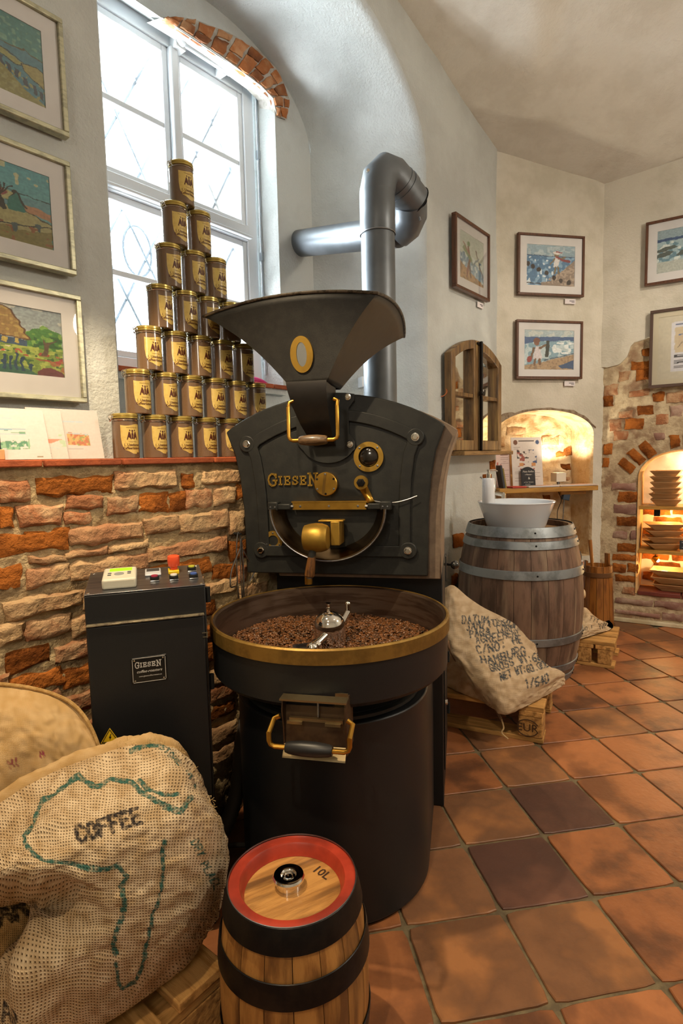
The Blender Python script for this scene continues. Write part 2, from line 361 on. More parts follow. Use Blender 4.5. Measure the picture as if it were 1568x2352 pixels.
# niche loft: closed section from jamb foot over the arch to the other foot
def loop(a0, u0, u1, zs, b, w, n=40):
    c = (u0 + u1) / 2; h = (u1 - u0) / 2; P = []
    for k in range(9): P.append((u0, w, 1.165 + (zs - 1.165) * k / 8))
    for k in range(1, n): th = math.pi * (1 - k / n); P.append((c + h * math.cos(th), w, zs + b * math.sin(th)))
    for k in range(9): P.append((u1, w, zs - (zs - 1.165) * k / 8))
    return P
loops = [loop(0, .9 - .0, 2.665, ZO, BO, 1.55), loop(0, .91, 2.652, ZO - .003, BO - .012, 1.562), loop(0, .925, 2.64, ZO - .003, BO - .02, 1.59)]
for t in (.2, .4, .6, .8, 1.0):
    e = t ** .8
    loops.append(loop(0, .925 + (1.143 - .925) * t, 2.64 + (2.397 - 2.64) * t, ZO + (ZI - ZO) * t, (BO - .02) + (BI - BO + .02) * e, 1.59 + .51 * t))
n = len(loops[0]); vs = [v for l in loops for v in l]
vs = [(x + NS(x, y, z, 3) * .008, y, z + NS(x + 5, y, z, 3) * .008) if 1.6 < y < 2.09 else (x, y, z) for x, y, z in vs]
mb.add(vs, [(i * n + k, i * n + k + 1, (i + 1) * n + k + 1, (i + 1) * n + k) for i in range(len(loops) - 1) for k in range(n - 1)])
# back of the niche round the window opening
O0, O1, OB, OT = 1.16, 2.14, 1.522, 2.955
us2 = [1.143, O0] + [O0 + (O1 - O0) * k / 14 for k in range(1, 15)] + [2.17, 2.21, 2.26, 2.31, 2.35, 2.38, 2.397]
mb2 = cols_mesh(us2, lambda u: [(1.165, OB), (OT, arch_i(u))] if O0 < u < O1 else [(1.165, 1.2), (1.2, max(arch_i(u), 2.752))], lambda u, z: 2.10, .12)
mb.add(mb2.v, mb2.f)
# window reveals, rounded at the room side
for side in (0, 1):
    u = O1 if side else O0; sgn = 1 if side else -1
    prof = [(u + sgn * .02, 2.10), (u + sgn * .006, 2.106), (u, 2.125), (u - sgn * .01, 2.30)]
    vs = [(x, y, z) for z in (OB, 1.9, 2.3, 2.7, OT + .11) for x, y in prof]
    mb.add(vs, [(r * 4 + k, r * 4 + k + 1, r * 4 + k + 5, r * 4 + k + 4) for r in range(4) for k in range(3)])
mb.add([(O0, 2.10, OT), (O1, 2.10, OT), (O1, 2.3, OT + .11), (O0, 2.3, OT + .11)], [(0, 1, 2, 3)])
mb.add([(O0, 2.10, OB), (O1, 2.10, OB), (O1, 2.3, OB + .01), (O0, 2.3, OB + .01)], [(0, 1, 2, 3)])
# niche floor, and the masonry outside that keeps daylight out
mb.add([(.88, 1.39, 1.163), (2.69, 1.39, 1.163), (2.42, 2.12, 1.163), (1.12, 2.12, 1.163)], [(0, 1, 2, 3)])
for a in (((-2.2, 2.3), (O0, 2.3)), ((O1, 2.3), (3.7, 2.3))):
    mb.add([(a[0][0], 2.3, 0), (a[1][0], 2.3, 0), (a[1][0], 2.3, 4), (a[0][0], 2.3, 4)], [(0, 1, 2, 3)])
mb.add([(O0, 2.3, 0), (O1, 2.3, 0), (O1, 2.3, OB + .01), (O0, 2.3, OB + .01)], [(0, 1, 2, 3)])
mb.add([(O0, 2.3, OT + .11), (O1, 2.3, OT + .11), (O1, 2.3, 4), (O0, 2.3, 4)], [(0, 1, 2, 3)])
me = bpy.data.meshes.new('wall_left'); me.from_pydata(mb.v, [], mb.f); me.update()
wall_left = finish(bpy.data.objects.new('wall_left', me), PLASTER, None, 40, 0); place(wall_left, (0, 0, 0), ROTL); tag(wall_left, kind='structure')
# exposed brick arch over the window
inn = [(1.50, 2.952), (1.64, 2.957), (1.79, 2.957), (1.93, 2.952), (2.05, 2.945), (2.125, 2.925), (2.15, 2.85)]
out = [(1.55, 2.982), (1.66, 3.03), (1.85, 3.078), (2.03, 3.098), (2.17, 3.068), (2.238, 2.965), (2.215, 2.86)]
def lerp_list(P, t):
    t *= len(P) - 1; i = min(int(t), len(P) - 2); f = t - i
    return Vector(P[i]) * (1 - f) + Vector(P[i + 1]) * f
NV = 11
bed = MB(); pts = [lerp_list(inn, k / 30) for k in range(31)] ; pto = [lerp_list(out, k / 30) for k in range(31)]
bed.add([(p.x, 2.094, p.y) for p in pts] + [(p.x, 2.088, p.y) for p in pto], [(k, k + 1, k + 32, k + 31) for k in range(30)])
bed.add([(p.x, 2.094, p.y) for p in pts] + [(p.x, 2.2, p.y + .03) for p in pts], [(k, k + 1, k + 32, k + 31) for k in range(30)])
bed.build('mortar_bed', mk('white_mortar', 'b9b5ae', 'a29c92', rough=1, nscale=20, bump=.8, bscale=80, bdist=.004), wall_left)
BR_D = mk('dusty_orange_brick', 'a8683c', 'c09068', rough=.95, nscale=9, ndet=7, bump=1, bscale=80, bdist=.005, rnd=.2, c3='7a4a2c', big=6)
for k in range(NV):
    a, b = (k + .08) / NV, (k + .92) / NV
    i0, i1, o0, o1 = lerp_list(inn, a), lerp_list(inn, b), lerp_list(out, a), lerp_list(out, b)
    cut = (.36, .62)[k % 2]
    for s0, s1 in ((.03, cut - .03), (cut + .03, .95)):
        q = [i0.lerp(o0, s0), i1.lerp(o1, s0), i1.lerp(o1, s1), i0.lerp(o0, s1)]
        if (q[0] - q[3]).length > .012: brick(wall_left, q, 2.088, BR_D, .010, .03, 4, 3, .004)
# ---- lower brick wall under the shelf (plane y = 1.40)
YB = 1.40
mb = MB()
bx, bz = 84, 44
def bedfn(A, B):
    U = -2.2 + 3.95 * A; Z = 1.148 * B
    D = np.array([-.001 + NS(u, 1, z, 9) * .008 + NS(u, 4, z, 30) * .007 + NS(u, 9, z, 75) * .005 for u, z in zip(U.ravel(), Z.ravel())]).reshape(U.shape)
    return np.stack([U, YB + .002 + D, Z])
mortar = grid_mesh('mortar_bed', bedfn, 420, 150, MORTAR, wall_left)
end = MB().box((1.75, 1.49, .57), (.02, .17, 1.14)); end.build('wall_end', MORTAR, wall_left)
KM = {'o': BR_O, 'r': BR_R, 'p': BR_P, 'v': BR_V}
BL = [(0.505,0.574,1.072,1.119,'r'),(0.59,0.782,1.078,1.121,'o'),(0.783,0.977,1.082,1.129,'p'),(0.994,1.036,1.076,1.122,'o'),(1.056,1.213,1.083,1.126,'p'),(0.501,0.531,1.01,1.057,'o'),(0.544,0.646,1.01,1.058,'r'),(0.655,0.749,1.041,1.072,'r'),(0.653,0.709,1.002,1.036,'r'),(0.761,0.847,1.017,1.065,'r'),(0.852,0.942,1.018,1.065,'o'),(0.95,1.005,1.016,1.068,'o'),(1.004,1.1,1.018,1.07,'r'),(1.101,1.189,1.018,1.075,'p'),(1.197,1.229,1.03,1.077,'o'),(0.496,0.555,0.947,0.999,'o'),(0.551,0.654,0.947,0.996,'o'),(0.656,0.859,0.951,0.996,'p'),(0.864,0.973,0.954,1.006,'p'),(0.975,1.157,0.941,1.001,'p'),(1.161,1.224,0.918,0.989,'p'),(0.555,0.643,0.917,0.938,'p'),(0.644,0.753,0.918,0.938,'p'),(0.756,0.868,0.917,0.937,'p'),(0.869,1.152,0.872,0.918,'p'),(1.159,1.227,0.835,0.899,'o'),(0.491,0.542,0.875,0.928,'o'),(0.551,0.652,0.866,0.912,'p'),(0.652,0.871,0.86,0.906,'p'),(0.873,1.081,0.812,0.859,'o'),(1.092,1.18,0.788,0.83,'o'),(1.187,1.226,0.759,0.814,'r'),(0.499,0.682,0.798,0.844,'p'),(0.684,0.862,0.788,0.835,'p'),(0.866,1.053,0.758,0.805,'r'),(1.057,1.18,0.737,0.782,'p'),(1.188,1.315,0.698,0.742,'p'),(0.482,0.54,0.747,0.793,'p'),(0.54,0.649,0.741,0.788,'r'),(0.649,0.747,0.726,0.773,'p'),(0.751,0.934,0.701,0.747,'o'),(0.94,1.046,0.68,0.727,'p'),(1.051,1.096,0.678,0.727,'o'),(1.102,1.312,0.654,0.692,'r'),(0.497,0.59,0.675,0.722,'o'),(0.601,0.733,0.665,0.709,'r'),(0.739,0.874,0.634,0.681,'p'),(0.879,1.038,0.614,0.66,'r'),(1.046,1.118,0.608,0.649,'o'),(1.125,1.309,0.576,0.623,'p'),(0.474,0.495,0.634,0.681,'r'),(0.495,0.622,0.617,0.659,'o'),(0.622,0.738,0.599,0.645,'o'),(0.742,0.903,0.562,0.608,'p'),(0.908,1.04,0.536,0.578,'r'),(1.048,1.088,0.538,0.593,'o'),(1.094,1.306,0.511,0.555,'p'),(0.47,0.61,0.565,0.611,'r'),(0.611,0.734,0.531,0.578,'r'),(0.738,0.921,0.502,0.53,'p'),(0.926,1.058,0.451,0.493,'p'),(1.063,1.157,0.402,0.45,'r'),(1.068,1.16,0.46,0.505,'p'),(0.466,0.582,0.51,0.557,'p'),(0.585,0.758,0.482,0.496,'r'),(0.762,0.975,0.42,0.445,'p'),(0.981,1.054,0.358,0.406,'r'),(1.058,1.157,0.342,0.389,'o'),(1.057,1.156,0.269,0.316,'p'),(0.463,0.61,0.448,0.477,'r'),(0.613,0.783,0.386,0.415,'p'),(0.788,1.046,0.306,0.352,'r'),(1.054,1.153,0.204,0.251,'p')]
B3 = [(0.004,0.062,1.463,1.532,'o'),(0.135,0.246,1.303,1.375,'o'),(0.004,0.061,1.142,1.214,'o'),(0.004,0.044,1.051,1.121,'o'),(0.104,0.217,0.819,0.888,'o'),(0.097,0.218,0.66,0.719,'o'),(0.106,0.22,0.484,0.54,'o'),(0.078,0.162,0.572,0.62,'v'),(0.208,0.302,1.393,1.453,'o'),(0.065,0.153,1.235,1.295,'r'),(0.043,0.116,1.298,1.375,'r'),(0.098,0.18,1.38,1.427,'r'),(0.164,0.273,1.686,1.741,'o'),(0.193,0.274,1.616,1.689,'o'),(0.227,0.271,1.774,1.818,'o'),(0.294,0.357,1.475,1.534,'o'),(0.08,0.214,0.74,0.805,'v'),(0.156,0.275,1.519,1.556,'r'),(0.004,0.086,1.534,1.603,'r'),(0.088,0.155,1.622,1.683,'r'),(0.181,0.22,0.569,0.63,'v'),(0.316,0.385,1.329,1.392,'r'),(0.391,0.465,1.372,1.441,'v'),(0.067,0.211,0.9,0.948,'v'),(0.31,0.368,1.227,1.273,'v'),(0.37,0.463,1.462,1.528,'r'),(0.08,0.226,0.423,0.463,'o'),(0.082,0.161,0.339,0.395,'o'),(0.172,0.232,0.345,0.402,'o'),(0.098,0.229,0.276,0.317,'o'),(0.145,0.221,0.19,0.242,'r'),(0.102,0.33,0.122,0.161,'v'),(0.338,0.501,0.12,0.167,'v'),(0.103,0.369,0.049,0.077,'v'),(0.383,0.503,0.042,0.089,'v')]
for a, b, z0, z1, t in BL:
    brick(wall_left, rect(a, b, z0, z1, .003), YB, KM[t], {'o': .007, 'r': .011, 'p': .013}[t], .05, max(5, int((b - a) / .010)), 7, .007)
# regular courses left of the picture edge, seen only from other places
for r in range(9):
    u = -.62 + (r % 2) * .09
    while u < .44:
        e = min(u + .21, .455)
        if e - u > .05: brick(wall_left, rect(u, e, .50 + r * .068, .552 + r * .068), YB, (BR_R, BR_P, BR_O)[int(random.random() * 3)], .012, .05, 6, 3)
        u = e + .014
# shelf of terracotta tiles on top of the low wall, front edge flush
TERR = mk('terracotta_edge_tile', 'a8552f', '8c4527', rough=.85, nscale=12, bump=.8, bscale=90, bdist=.003, rnd=.12)
trim = MB().box((.0, 1.47, 1.153), (3.46, .15, .010)).build('trim_1', MORTAR, None); place(trim, (0, 0, 0), ROTL); tag(trim, kind='structure')
trim.location = L(0, 0)
u = -1.7; k = 0
while u < 1.74:
    e = min(u + (.30, .205, .42)[k % 3], 1.745)
    if u < .6 < e: e = .603
    if u < .8 < e: e = .803
    t = MB().box(((u + e) / 2, 1.47, 1.1565), (e - u - .006, .176, .017)).build('tile', TERR, trim, bevel=.003); u = e; k += 1
# window sill of small red tiles
sill = MB().box((1.65, 2.18, 1.497), (.96, .22, .03)).build('trim_2', PLASTER, None); place(sill, (0, 0, 0), ROTL); tag(sill, kind='structure')
for k in range(8):
    MB().box((1.17 + .122 * k + .06, 2.165, 1.522), (.117, .235, .02), M=Matrix.Rotation(R(2), 4, 'X')).build('tile', TERR, sill, bevel=.003)
# ---- back wall with lit niche
# niche: u -.80..-.065, z .0 .. arch
def arc2(u): return 1.285 + .158 * math.sqrt(max(0, 1 - ((u + .432) / .37) ** 2))
us = [-.80, -.795] + [-.795 + (1 - math.cos(math.pi * k / 24)) / 2 * .726 for k in range(1, 24)] + [-.069, .06]
mb = cols_mesh(us, lambda u: [(0, .45), (arc2(u), 3.6)] if -.795 < u < -.069 else [(0, .45), (.45, 3.6)], lambda u, z: NS(u, 5, z, 3) * .006, .12)
wb = MB(); wb.v, wb.f = mb.v, mb.f; wb.add([(-1.1, .30, 0), (.3, .30, 0), (.3, .30, 3.8), (-1.1, .30, 3.8)], [(0, 1, 2, 3)])
wall_back = wb.build('wall_back', PLASTER_W, None, 40); place(wall_back, P2, ROT2); tag(wall_back, kind='structure')
nl = []
for w_ in (0, .012, .03, .24):
    o = .0 if w_ == 0 else .008
    P = [(-.795 + o, w_, .45 + (1.285 - .45) * k / 8) for k in range(9)]
    P += [(-.432 + (.363 - o) * math.cos(math.pi * (1 - k / 24)), w_, 1.285 + (.158 - o) * math.sin(math.pi * (1 - k / 24))) for k in range(1, 24)]
    P += [(-.069 - o, w_, 1.285 - (1.285 - .45) * k / 8) for k in range(9)]; nl.append(P)
n = len(nl[0]); mb = MB(); vs = [(x + NS(x, y, z, 14) * .008 * (y > .001), y, z + NS(z, y, x, 14) * .008 * (y > .001)) for l in nl for x, y, z in l]
mb.add(vs, [(i * n + k, i * n + k + 1, (i + 1) * n + k + 1, (i + 1) * n + k) for i in range(3) for k in range(n - 1)])
NICHE = mk('sandy_niche_plaster', 'd6bd96', 'bf9c72', rough=1, nscale=9, ndet=7, bump=1, bscale=40, bdist=.01, c3='d8c6a6', big=4, spec=.05)
mb.add([(-.80, .24, .45), (-.06, .24, .45), (-.06, 0, .45), (-.80, 0, .45)], [(0, 1, 2, 3)])
mb.build('niche_lining', NICHE, wall_back, 50)
grid_mesh('niche_back', lambda A, B: np.stack([-.80 + .74 * A, .232 + .0 * A + np.array([NS(a * 2, 2, b * 3, 6) * .02 + NS(a, 4, b, 40) * .005 for a, b in zip(A.ravel(), B.ravel())]).reshape(A.shape), .44 + 1.02 * B]), 60, 80, NICHE, wall_back)
for (a, b, z0, z1, t) in [(-.16, -.085, 1.03, 1.08, 'o'), (-.20, -.13, 1.13, 1.17, 'o'), (-.14, -.08, 1.135, 1.19, 'o'), (-.17, -.09, .955, .99, 'r'), (-.30, -.25, .80, .86, 'o'), (-.30, -.24, .72, .77, 'r'),
                          (-.75, -.60, 1.22, 1.27, 'p'), (-.58, -.44, 1.29, 1.34, 'p'), (-.77, -.66, 1.30, 1.34, 'p'), (-.31, -.18, 1.22, 1.28, 'p'), (-.60, -.46, .80, .85, 'p'), (-.45, -.33, .72, .77, 'p'), (-.62, -.5, .62, .68, 'p')]:
    brick(wall_back, rect(a, b, z0, z1), .232, KM[t], .012, .03, 6, 4)
# ragged edge of bare masonry over the niche
RAG = mk('bare_grey_masonry', 'a08f7a', '7c6753', rough=1, nscale=25, bump=1, bscale=80, bdist=.006, spec=.05)
mb = MB(); ru = [-.795 + .74 * k / 26 for k in range(27)]
top = [max(arc2(min(-.0695, max(-.7945, u))) + .012 + .022 * abs(NS(u, 2, 3, 11)) + (.055 if u < -.66 else 0) * abs(NS(u, 5, 1, 20)) * 1.5, 1.30) for u in ru]
for k in range(26):
    a, b = ru[k], ru[k + 1]; za, zb = arc2(min(-.07, max(-.794, a))), arc2(min(-.07, max(-.794, b)))
    mb.add([(a, -.004, za), (b, -.004, zb), (b, -.004, top[k + 1]), (a, -.004, top[k]), (a, .01, top[k]), (b, .01, top[k + 1])], [(0, 1, 2, 3), (3, 2, 5, 4)])
mb.build('bare_masonry_edge', RAG, wall_back, 30)
# ---- right wall: plaster above, bare brick below with an arched shelf niche
def arc3(u): return .985 + .178 * math.sqrt(max(0, 1 - ((u - .482) / .262) ** 2))
NB, NT0 = .205, .985; U0, U1 = .222, .742
def rag(u):
    P = [(-.1, 1.722), (.05, 1.725), (.10, 1.735), (.145, 1.79), (.165, 1.86), (.26, 1.885), (.5, 1.88), (.8, 1.80), (1.3, 1.84), (2.7, 1.82)]
    for (a, za), (b, zb) in zip(P[:-1], P[1:]):
        if a <= u <= b: return za + (zb - za) * (u - a) / (b - a) + NS(u, 1, 1, 25) * .012 + NS(u, 2, 1, 70) * .006
    return P[-1][1]
us = [-.02, .03, .06, .09, .12, .15, .18, .20, .215, U0] + [U0 + (U1 - U0) * (1 - math.cos(math.pi * k / 22)) / 2 for k in range(1, 22)] + [U1, .76, .8, .85, .9, 1.0, 1.1, 1.2, 1.35, 1.5, 1.8, 2.2, 2.6]
dy = lambda u, z: .0 + NS(u, 1, z, 10) * .008 + NS(u, 4, z, 40) * .005
mb = cols_mesh(us, lambda u: [(0, NB), (arc3(u), rag(u) + .02)] if U0 < u < U1 else [(0, NB), (NB, rag(u) + .02)], dy, .022)
MORT_W = mk('pale_lime_mortar', 'cab898', 'ad987b', rough=1, nscale=12, ndet=7, bump=1, bscale=60, bdist=.007, spec=.05, c3='94785f', big=9)
wb = MB(); wb.v, wb.f = mb.v, mb.f; wb.add([(-.3, .36, 0), (2.9, .36, 0), (2.9, .36, 3.8), (-.3, .36, 3.8)], [(0, 1, 2, 3)]); wall_right = wb.build('wall_right', MORT_W, None, 60); place(wall_right, P2, ROT3); tag(wall_right, kind='structure')
uu = [-.02] + [k * .02 for k in range(131)]; mb = MB()
for a, b in zip(uu[:-1], uu[1:]):
    ra, rb = rag(a), rag(b)
    mb.add([(a, -.014, ra), (b, -.014, rb), (b, -.016, 3.6), (a, -.016, 3.6), (a, .01, ra - .004), (b, .01, rb - .004)], [(0, 1, 2, 3), (0, 1, 5, 4)])
mb.build('plaster_skin', PLASTER_W, wall_right, 30)
for a, b, z0, z1, t in B3: brick(wall_right, rect(a, b, z0, z1, .002), -.0, KM[t], .012, .03, 6, 4, .004)
ov_ = lambda a, b: a[0] < b[1] + .008 and b[0] < a[1] + .008 and a[2] < b[3] + .008 and b[2] < a[3] + .008
for r in range(23):   # dull bricks showing faintly through the mortar between the bare ones
    z0 = .045 + r * .078; u = .006 + (r % 2) * .055
    while u < .78:
        e = u + random.choice((.075, .10, .13)); q_ = (u, e, z0, z0 + .056); cx_, cz_ = (u + e) / 2, z0 + .028
        ring_ = math.hypot((cx_ - .482) / 1.12, cz_ - .93)
        if e < .79 and z0 + .06 < rag(cx_) - .03 and not any(ov_(q_, b) for b in B3) and not (cz_ > .9 and ring_ < .40) and not (cz_ <= .95 and u < .76 and e > .20 and cz_ > .18) and random.random() < .72:
            brick(wall_right, rect(*q_, .004), .004, (BR_V, BR_R, BR_P)[random.randrange(3)], .005, .03, 6, 4, .005)
        u = e + .014
VOU = [[(.13, 1.124), (.212, 1.049), (.173, 1.005), (.095, 1.077)], [(.189, 1.184), (.27, 1.098), (.227, 1.06), (.147, 1.146)], [(.262, 1.231), (.328, 1.141), (.28, 1.104), (.214, 1.197)]]
for q in VOU: brick(wall_right, [q[2], q[1], q[0], q[3]], 0, BR_O, .014, .03, 5, 5, .004)
for k in range(9):   # the arch goes on to the right
    a0 = R(104 - k * 12); a1 = R(96 - k * 12) - .02; c = Vector((.482, .93))
    e = lambda a, r: (c.x + r * 1.12 * math.cos(a), c.y + r * math.sin(a) * .96)
    brick(wall_right, [e(a0, .262), e(a1, .262), e(a1, .345), e(a0, .345)], 0, (BR_O, BR_R, BR_V)[k % 3], .012, .03, 4, 5, .004)
for r in range(22):   # courses beyond the frame edge
    u = .80 + (r % 2) * .1
    while u < 1.7:
        e = u + random.choice((.12, .2, .21))
        if random.random() < .7: brick(wall_right, rect(u, e, .04 + r * .077, .10 + r * .077), 0, random.choice((BR_O, BR_R, BR_V)), .012, .03, 5, 3)
        u = e + .02
# niche lining: sides and rounded arch in one yellow plaster
nl = []
for w_, o in ((-.012, .0), (.004, .010), (.03, .012), (.30, .012)):
    P = [(U0 + o, w_, NB + (NT0 - NB) * k / 12) for k in range(13)]
    P += [(.482 + (.26 - o) * math.cos(math.pi * (1 - k / 24)), w_, NT0 + (.178 - o) * math.sin(math.pi * (1 - k / 24))) for k in range(1, 24)]
    P += [(U1 - o, w_, NT0 - (NT0 - NB) * k / 12) for k in range(13)]; nl.append(P)
n = len(nl[0]); mb = MB(); mb.add([(x + NS(x, y, z, 20) * .006 * (y > .01), y, z) for l in nl for x, y, z in l],
    [(i * n + k, i * n + k + 1, (i + 1) * n + k + 1, (i + 1) * n + k) for i in range(3) for k in range(n - 1)])
mb.add([(U0, .30, NB), (U1, .30, NB), (U1, -.01, NB), (U0, -.01, NB)], [(0, 1, 2, 3)])
NLIN = mk('yellow_niche_plaster', 'd3b07a', 'c79a5c', rough=.95, nscale=8, bump=.6, bscale=60, bdist=.004)
mb.build('niche_lining', NLIN, wall_right, 50)
grid_mesh('niche_back', lambda A, B: np.stack([U0 + .52 * A, .29 + 0 * A + np.array([NS(a, 2, b * 2, 9) * .008 for a, b in zip(A.ravel(), B.ravel())]).reshape(A.shape), NB + .97 * B]), 30, 50, mk('white_niche_plaster', 'ddd6c8', 'cfc4b0', rough=.95, bump=.5), wall_right)
for r in range(7):
    u = U0 + .02 + (r % 2) * .07
    while u < U1 - .05:
        e = min(u + .16, U1 - .02); brick(wall_right, rect(u, e, .24 + r * .079, .30 + r * .079), .285, BR_O, .010, .02, 6, 3); u = e + .018
RT = mk('oxblood_tile', '5d2a22', '6f342a', rough=.5, rnd=.1)
for k in range(2): MB().box((.235 + .255 * k + .125, .09, .209), (.25, .2, .026)).build('tile', RT, wall_right, bevel=.003)
bb = MB(); bb.prism([(0, 0), (2.6, 0), (2.6, .028), (0, .028)], -.03, .0); bb = bb.build('baseboard_right', mk('cream_skirting', 'cfc3a5', 'b8a988', rough=.8, bump=.4), None, bevel=.006); place(bb, P2, ROT3); tag(bb, kind='structure')
# small bare patches low on the left wall's far part
for (a, b, z0, z1) in [(2.93, 3.06, .62, .70), (2.90, 2.98, .40, .47), (3.0, 3.12, .40, .47), (2.86, 2.99, .31, .38), (3.01, 3.1, .31, .38), (3.33, 3.44, .97, 1.03), (3.42, 3.5, 1.06, 1.12)]:
    brick(wall_left, rect(a, b, z0, z1), 1.545, BR_O, .010, .03, 6, 4)
# ---- rear walls that close the room (behind the viewer)
A0 = L(-2.2, 1.55); B0 = P2 + Vector((math.sin(R(122)), math.cos(R(122)), 0)) * 2.6
def flat_wall(name, a, b):
    o = MB().add([(a[0], a[1], 0), (b[0], b[1], 0), (b[0], b[1], 4), (a[0], a[1], 4)], [(0, 1, 2, 3)]).build(name, PLASTER_W, None); tag(o, kind='structure')
flat_wall('wall_side', B0, (B0.x, -2.2)); flat_wall('wall_rear', (B0.x, -2.2), (A0.x, -2.2)); flat_wall('wall_front', (A0.x, -2.2), A0)
# ---- vaulted ceiling
d2 = Vector((math.sin(R(78)), math.cos(R(78)), 0)); n2 = Vector((-d2.y, d2.x, 0)); d3 = Vector((math.sin(R(122)), math.cos(R(122)), 0)); n3 = Vector((-d3.y, d3.x, 0))
def ceil_z(x, y):
    p = Vector((x, y, 0)); u, wv = p @ DL, p @ NL; s1 = 1.55 - wv; s2 = -((p - P2) @ n2); s3 = -((p - P2) @ n3)
    t = max(0, 3.53 - u); zA = 3.045 + .30 * math.sin(min(1, t / 1.9) * math.pi / 2) ** 1.25 + .12 * min(1, max(0, s1)) - .34 * max(0, u - 3.53)
    f = lambda s, r=1.7: math.sin(min(1, max(0, s) / r) * math.pi / 2)
    k = .12; sm = -k * math.log(sum(math.exp(-s / k) for s in (s2, s3)))
    zB = 2.84 + .72 * min(f(sm), f(s1, 1.3))
    kk = .012; return kk * math.log(math.exp((zA - 3) / kk) + math.exp((zB - 3) / kk)) + 3 + NS(x, y, 1, 2.5) * .012 + NS(x, y, 3, 8) * .004
def cfn(A, B):
    X = -2.7 + 6.8 * A; Y = -2.3 + 7.0 * B
    return np.stack([X, Y, np.array([ceil_z(x, y) for x, y in zip(X.ravel(), Y.ravel())]).reshape(X.shape)])
ceiling = grid_mesh('ceiling', cfn, 180, 190, CEIL); tag(ceiling, kind='structure')
# ---- floor: terracotta tiles on grout
floor = MB().add([(-2.8, -2.4, -.006), (4.2, -2.4, -.006), (4.2, 4.8, -.006), (-2.8, 4.8, -.006)], [(0, 1, 2, 3)]).build('floor', GROUT, None); tag(floor, kind='structure')
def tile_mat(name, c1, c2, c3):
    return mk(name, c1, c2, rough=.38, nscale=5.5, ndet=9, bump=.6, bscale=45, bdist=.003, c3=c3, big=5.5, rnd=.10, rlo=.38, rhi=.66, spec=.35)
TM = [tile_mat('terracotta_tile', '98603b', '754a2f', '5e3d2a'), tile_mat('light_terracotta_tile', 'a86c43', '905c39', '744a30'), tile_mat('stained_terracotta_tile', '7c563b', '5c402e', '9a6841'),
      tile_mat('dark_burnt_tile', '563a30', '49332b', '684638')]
TS, TA, TX, TY = .2519, R(9.14), .4226, 1.0901
meshes = []
for v in range(5):
    g = 5; h = TS / 2 - .0035; vs = []; fs = []
    rr = random.Random(v); lim = [(-h, -h), (h, -h), (h, h), (-h, h)]; pts = []
    for (a, b) in zip(lim, lim[1:] + lim[:1]):
        for k in range(8):
            t = k / 8; x = a[0] + (b[0] - a[0]) * t; y = a[1] + (b[1] - a[1]) * t
            q = .002 * rr.random() + (.006 if k == 0 else 0); l = math.hypot(x, y); pts.append((x * (1 - q / l), y * (1 - q / l)))
    nn = len(pts); vs = [(x, y, -.008) for x, y in pts] + [(x, y, -.002) for x, y in pts] + [(x * .982, y * .982, 0) for x, y in pts]
    fs = [(k, (k + 1) % nn, nn + (k + 1) % nn, nn + k) for k in range(nn)] + [(nn + k, nn + (k + 1) % nn, 2 * nn + (k + 1) % nn, 2 * nn + k) for k in range(nn)] + [tuple(range(2 * nn, 3 * nn))]
    me = bpy.data.meshes.new('tile'); me.from_pydata(vs, [], fs); me.update(); meshes.append(me)
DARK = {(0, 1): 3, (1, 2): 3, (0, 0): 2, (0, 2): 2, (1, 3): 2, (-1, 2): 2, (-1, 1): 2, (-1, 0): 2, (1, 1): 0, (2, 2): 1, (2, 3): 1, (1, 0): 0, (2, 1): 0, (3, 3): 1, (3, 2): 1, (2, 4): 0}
tmesh = {}
for i in range(-9, 14):
    for j in range(-9, 13):
        x = TX + TS * ((i + .5) * math.cos(TA) - (j + .5) * math.sin(TA)); y = TY + TS * ((i + .5) * math.sin(TA) + (j + .5) * math.cos(TA))
        p = Vector((x, y, 0))
        if p @ NL > 1.62 or (p - P2) @ n2 > .1 or (p - P2) @ n3 > .1 or x > 4 or y < -.35 or (x < -1.1 and y < .3): continue
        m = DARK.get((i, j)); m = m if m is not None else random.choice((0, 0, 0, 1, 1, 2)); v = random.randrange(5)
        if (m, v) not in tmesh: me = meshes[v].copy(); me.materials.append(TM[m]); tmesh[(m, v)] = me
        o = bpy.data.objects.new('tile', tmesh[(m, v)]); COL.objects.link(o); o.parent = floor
        o.location = (x, y, random.uniform(-.0012, .0008)); o.rotation_euler = (random.uniform(-.003, .003), random.uniform(-.003, .003), TA + random.choice((0, 1, 2, 3)) * math.pi / 2)
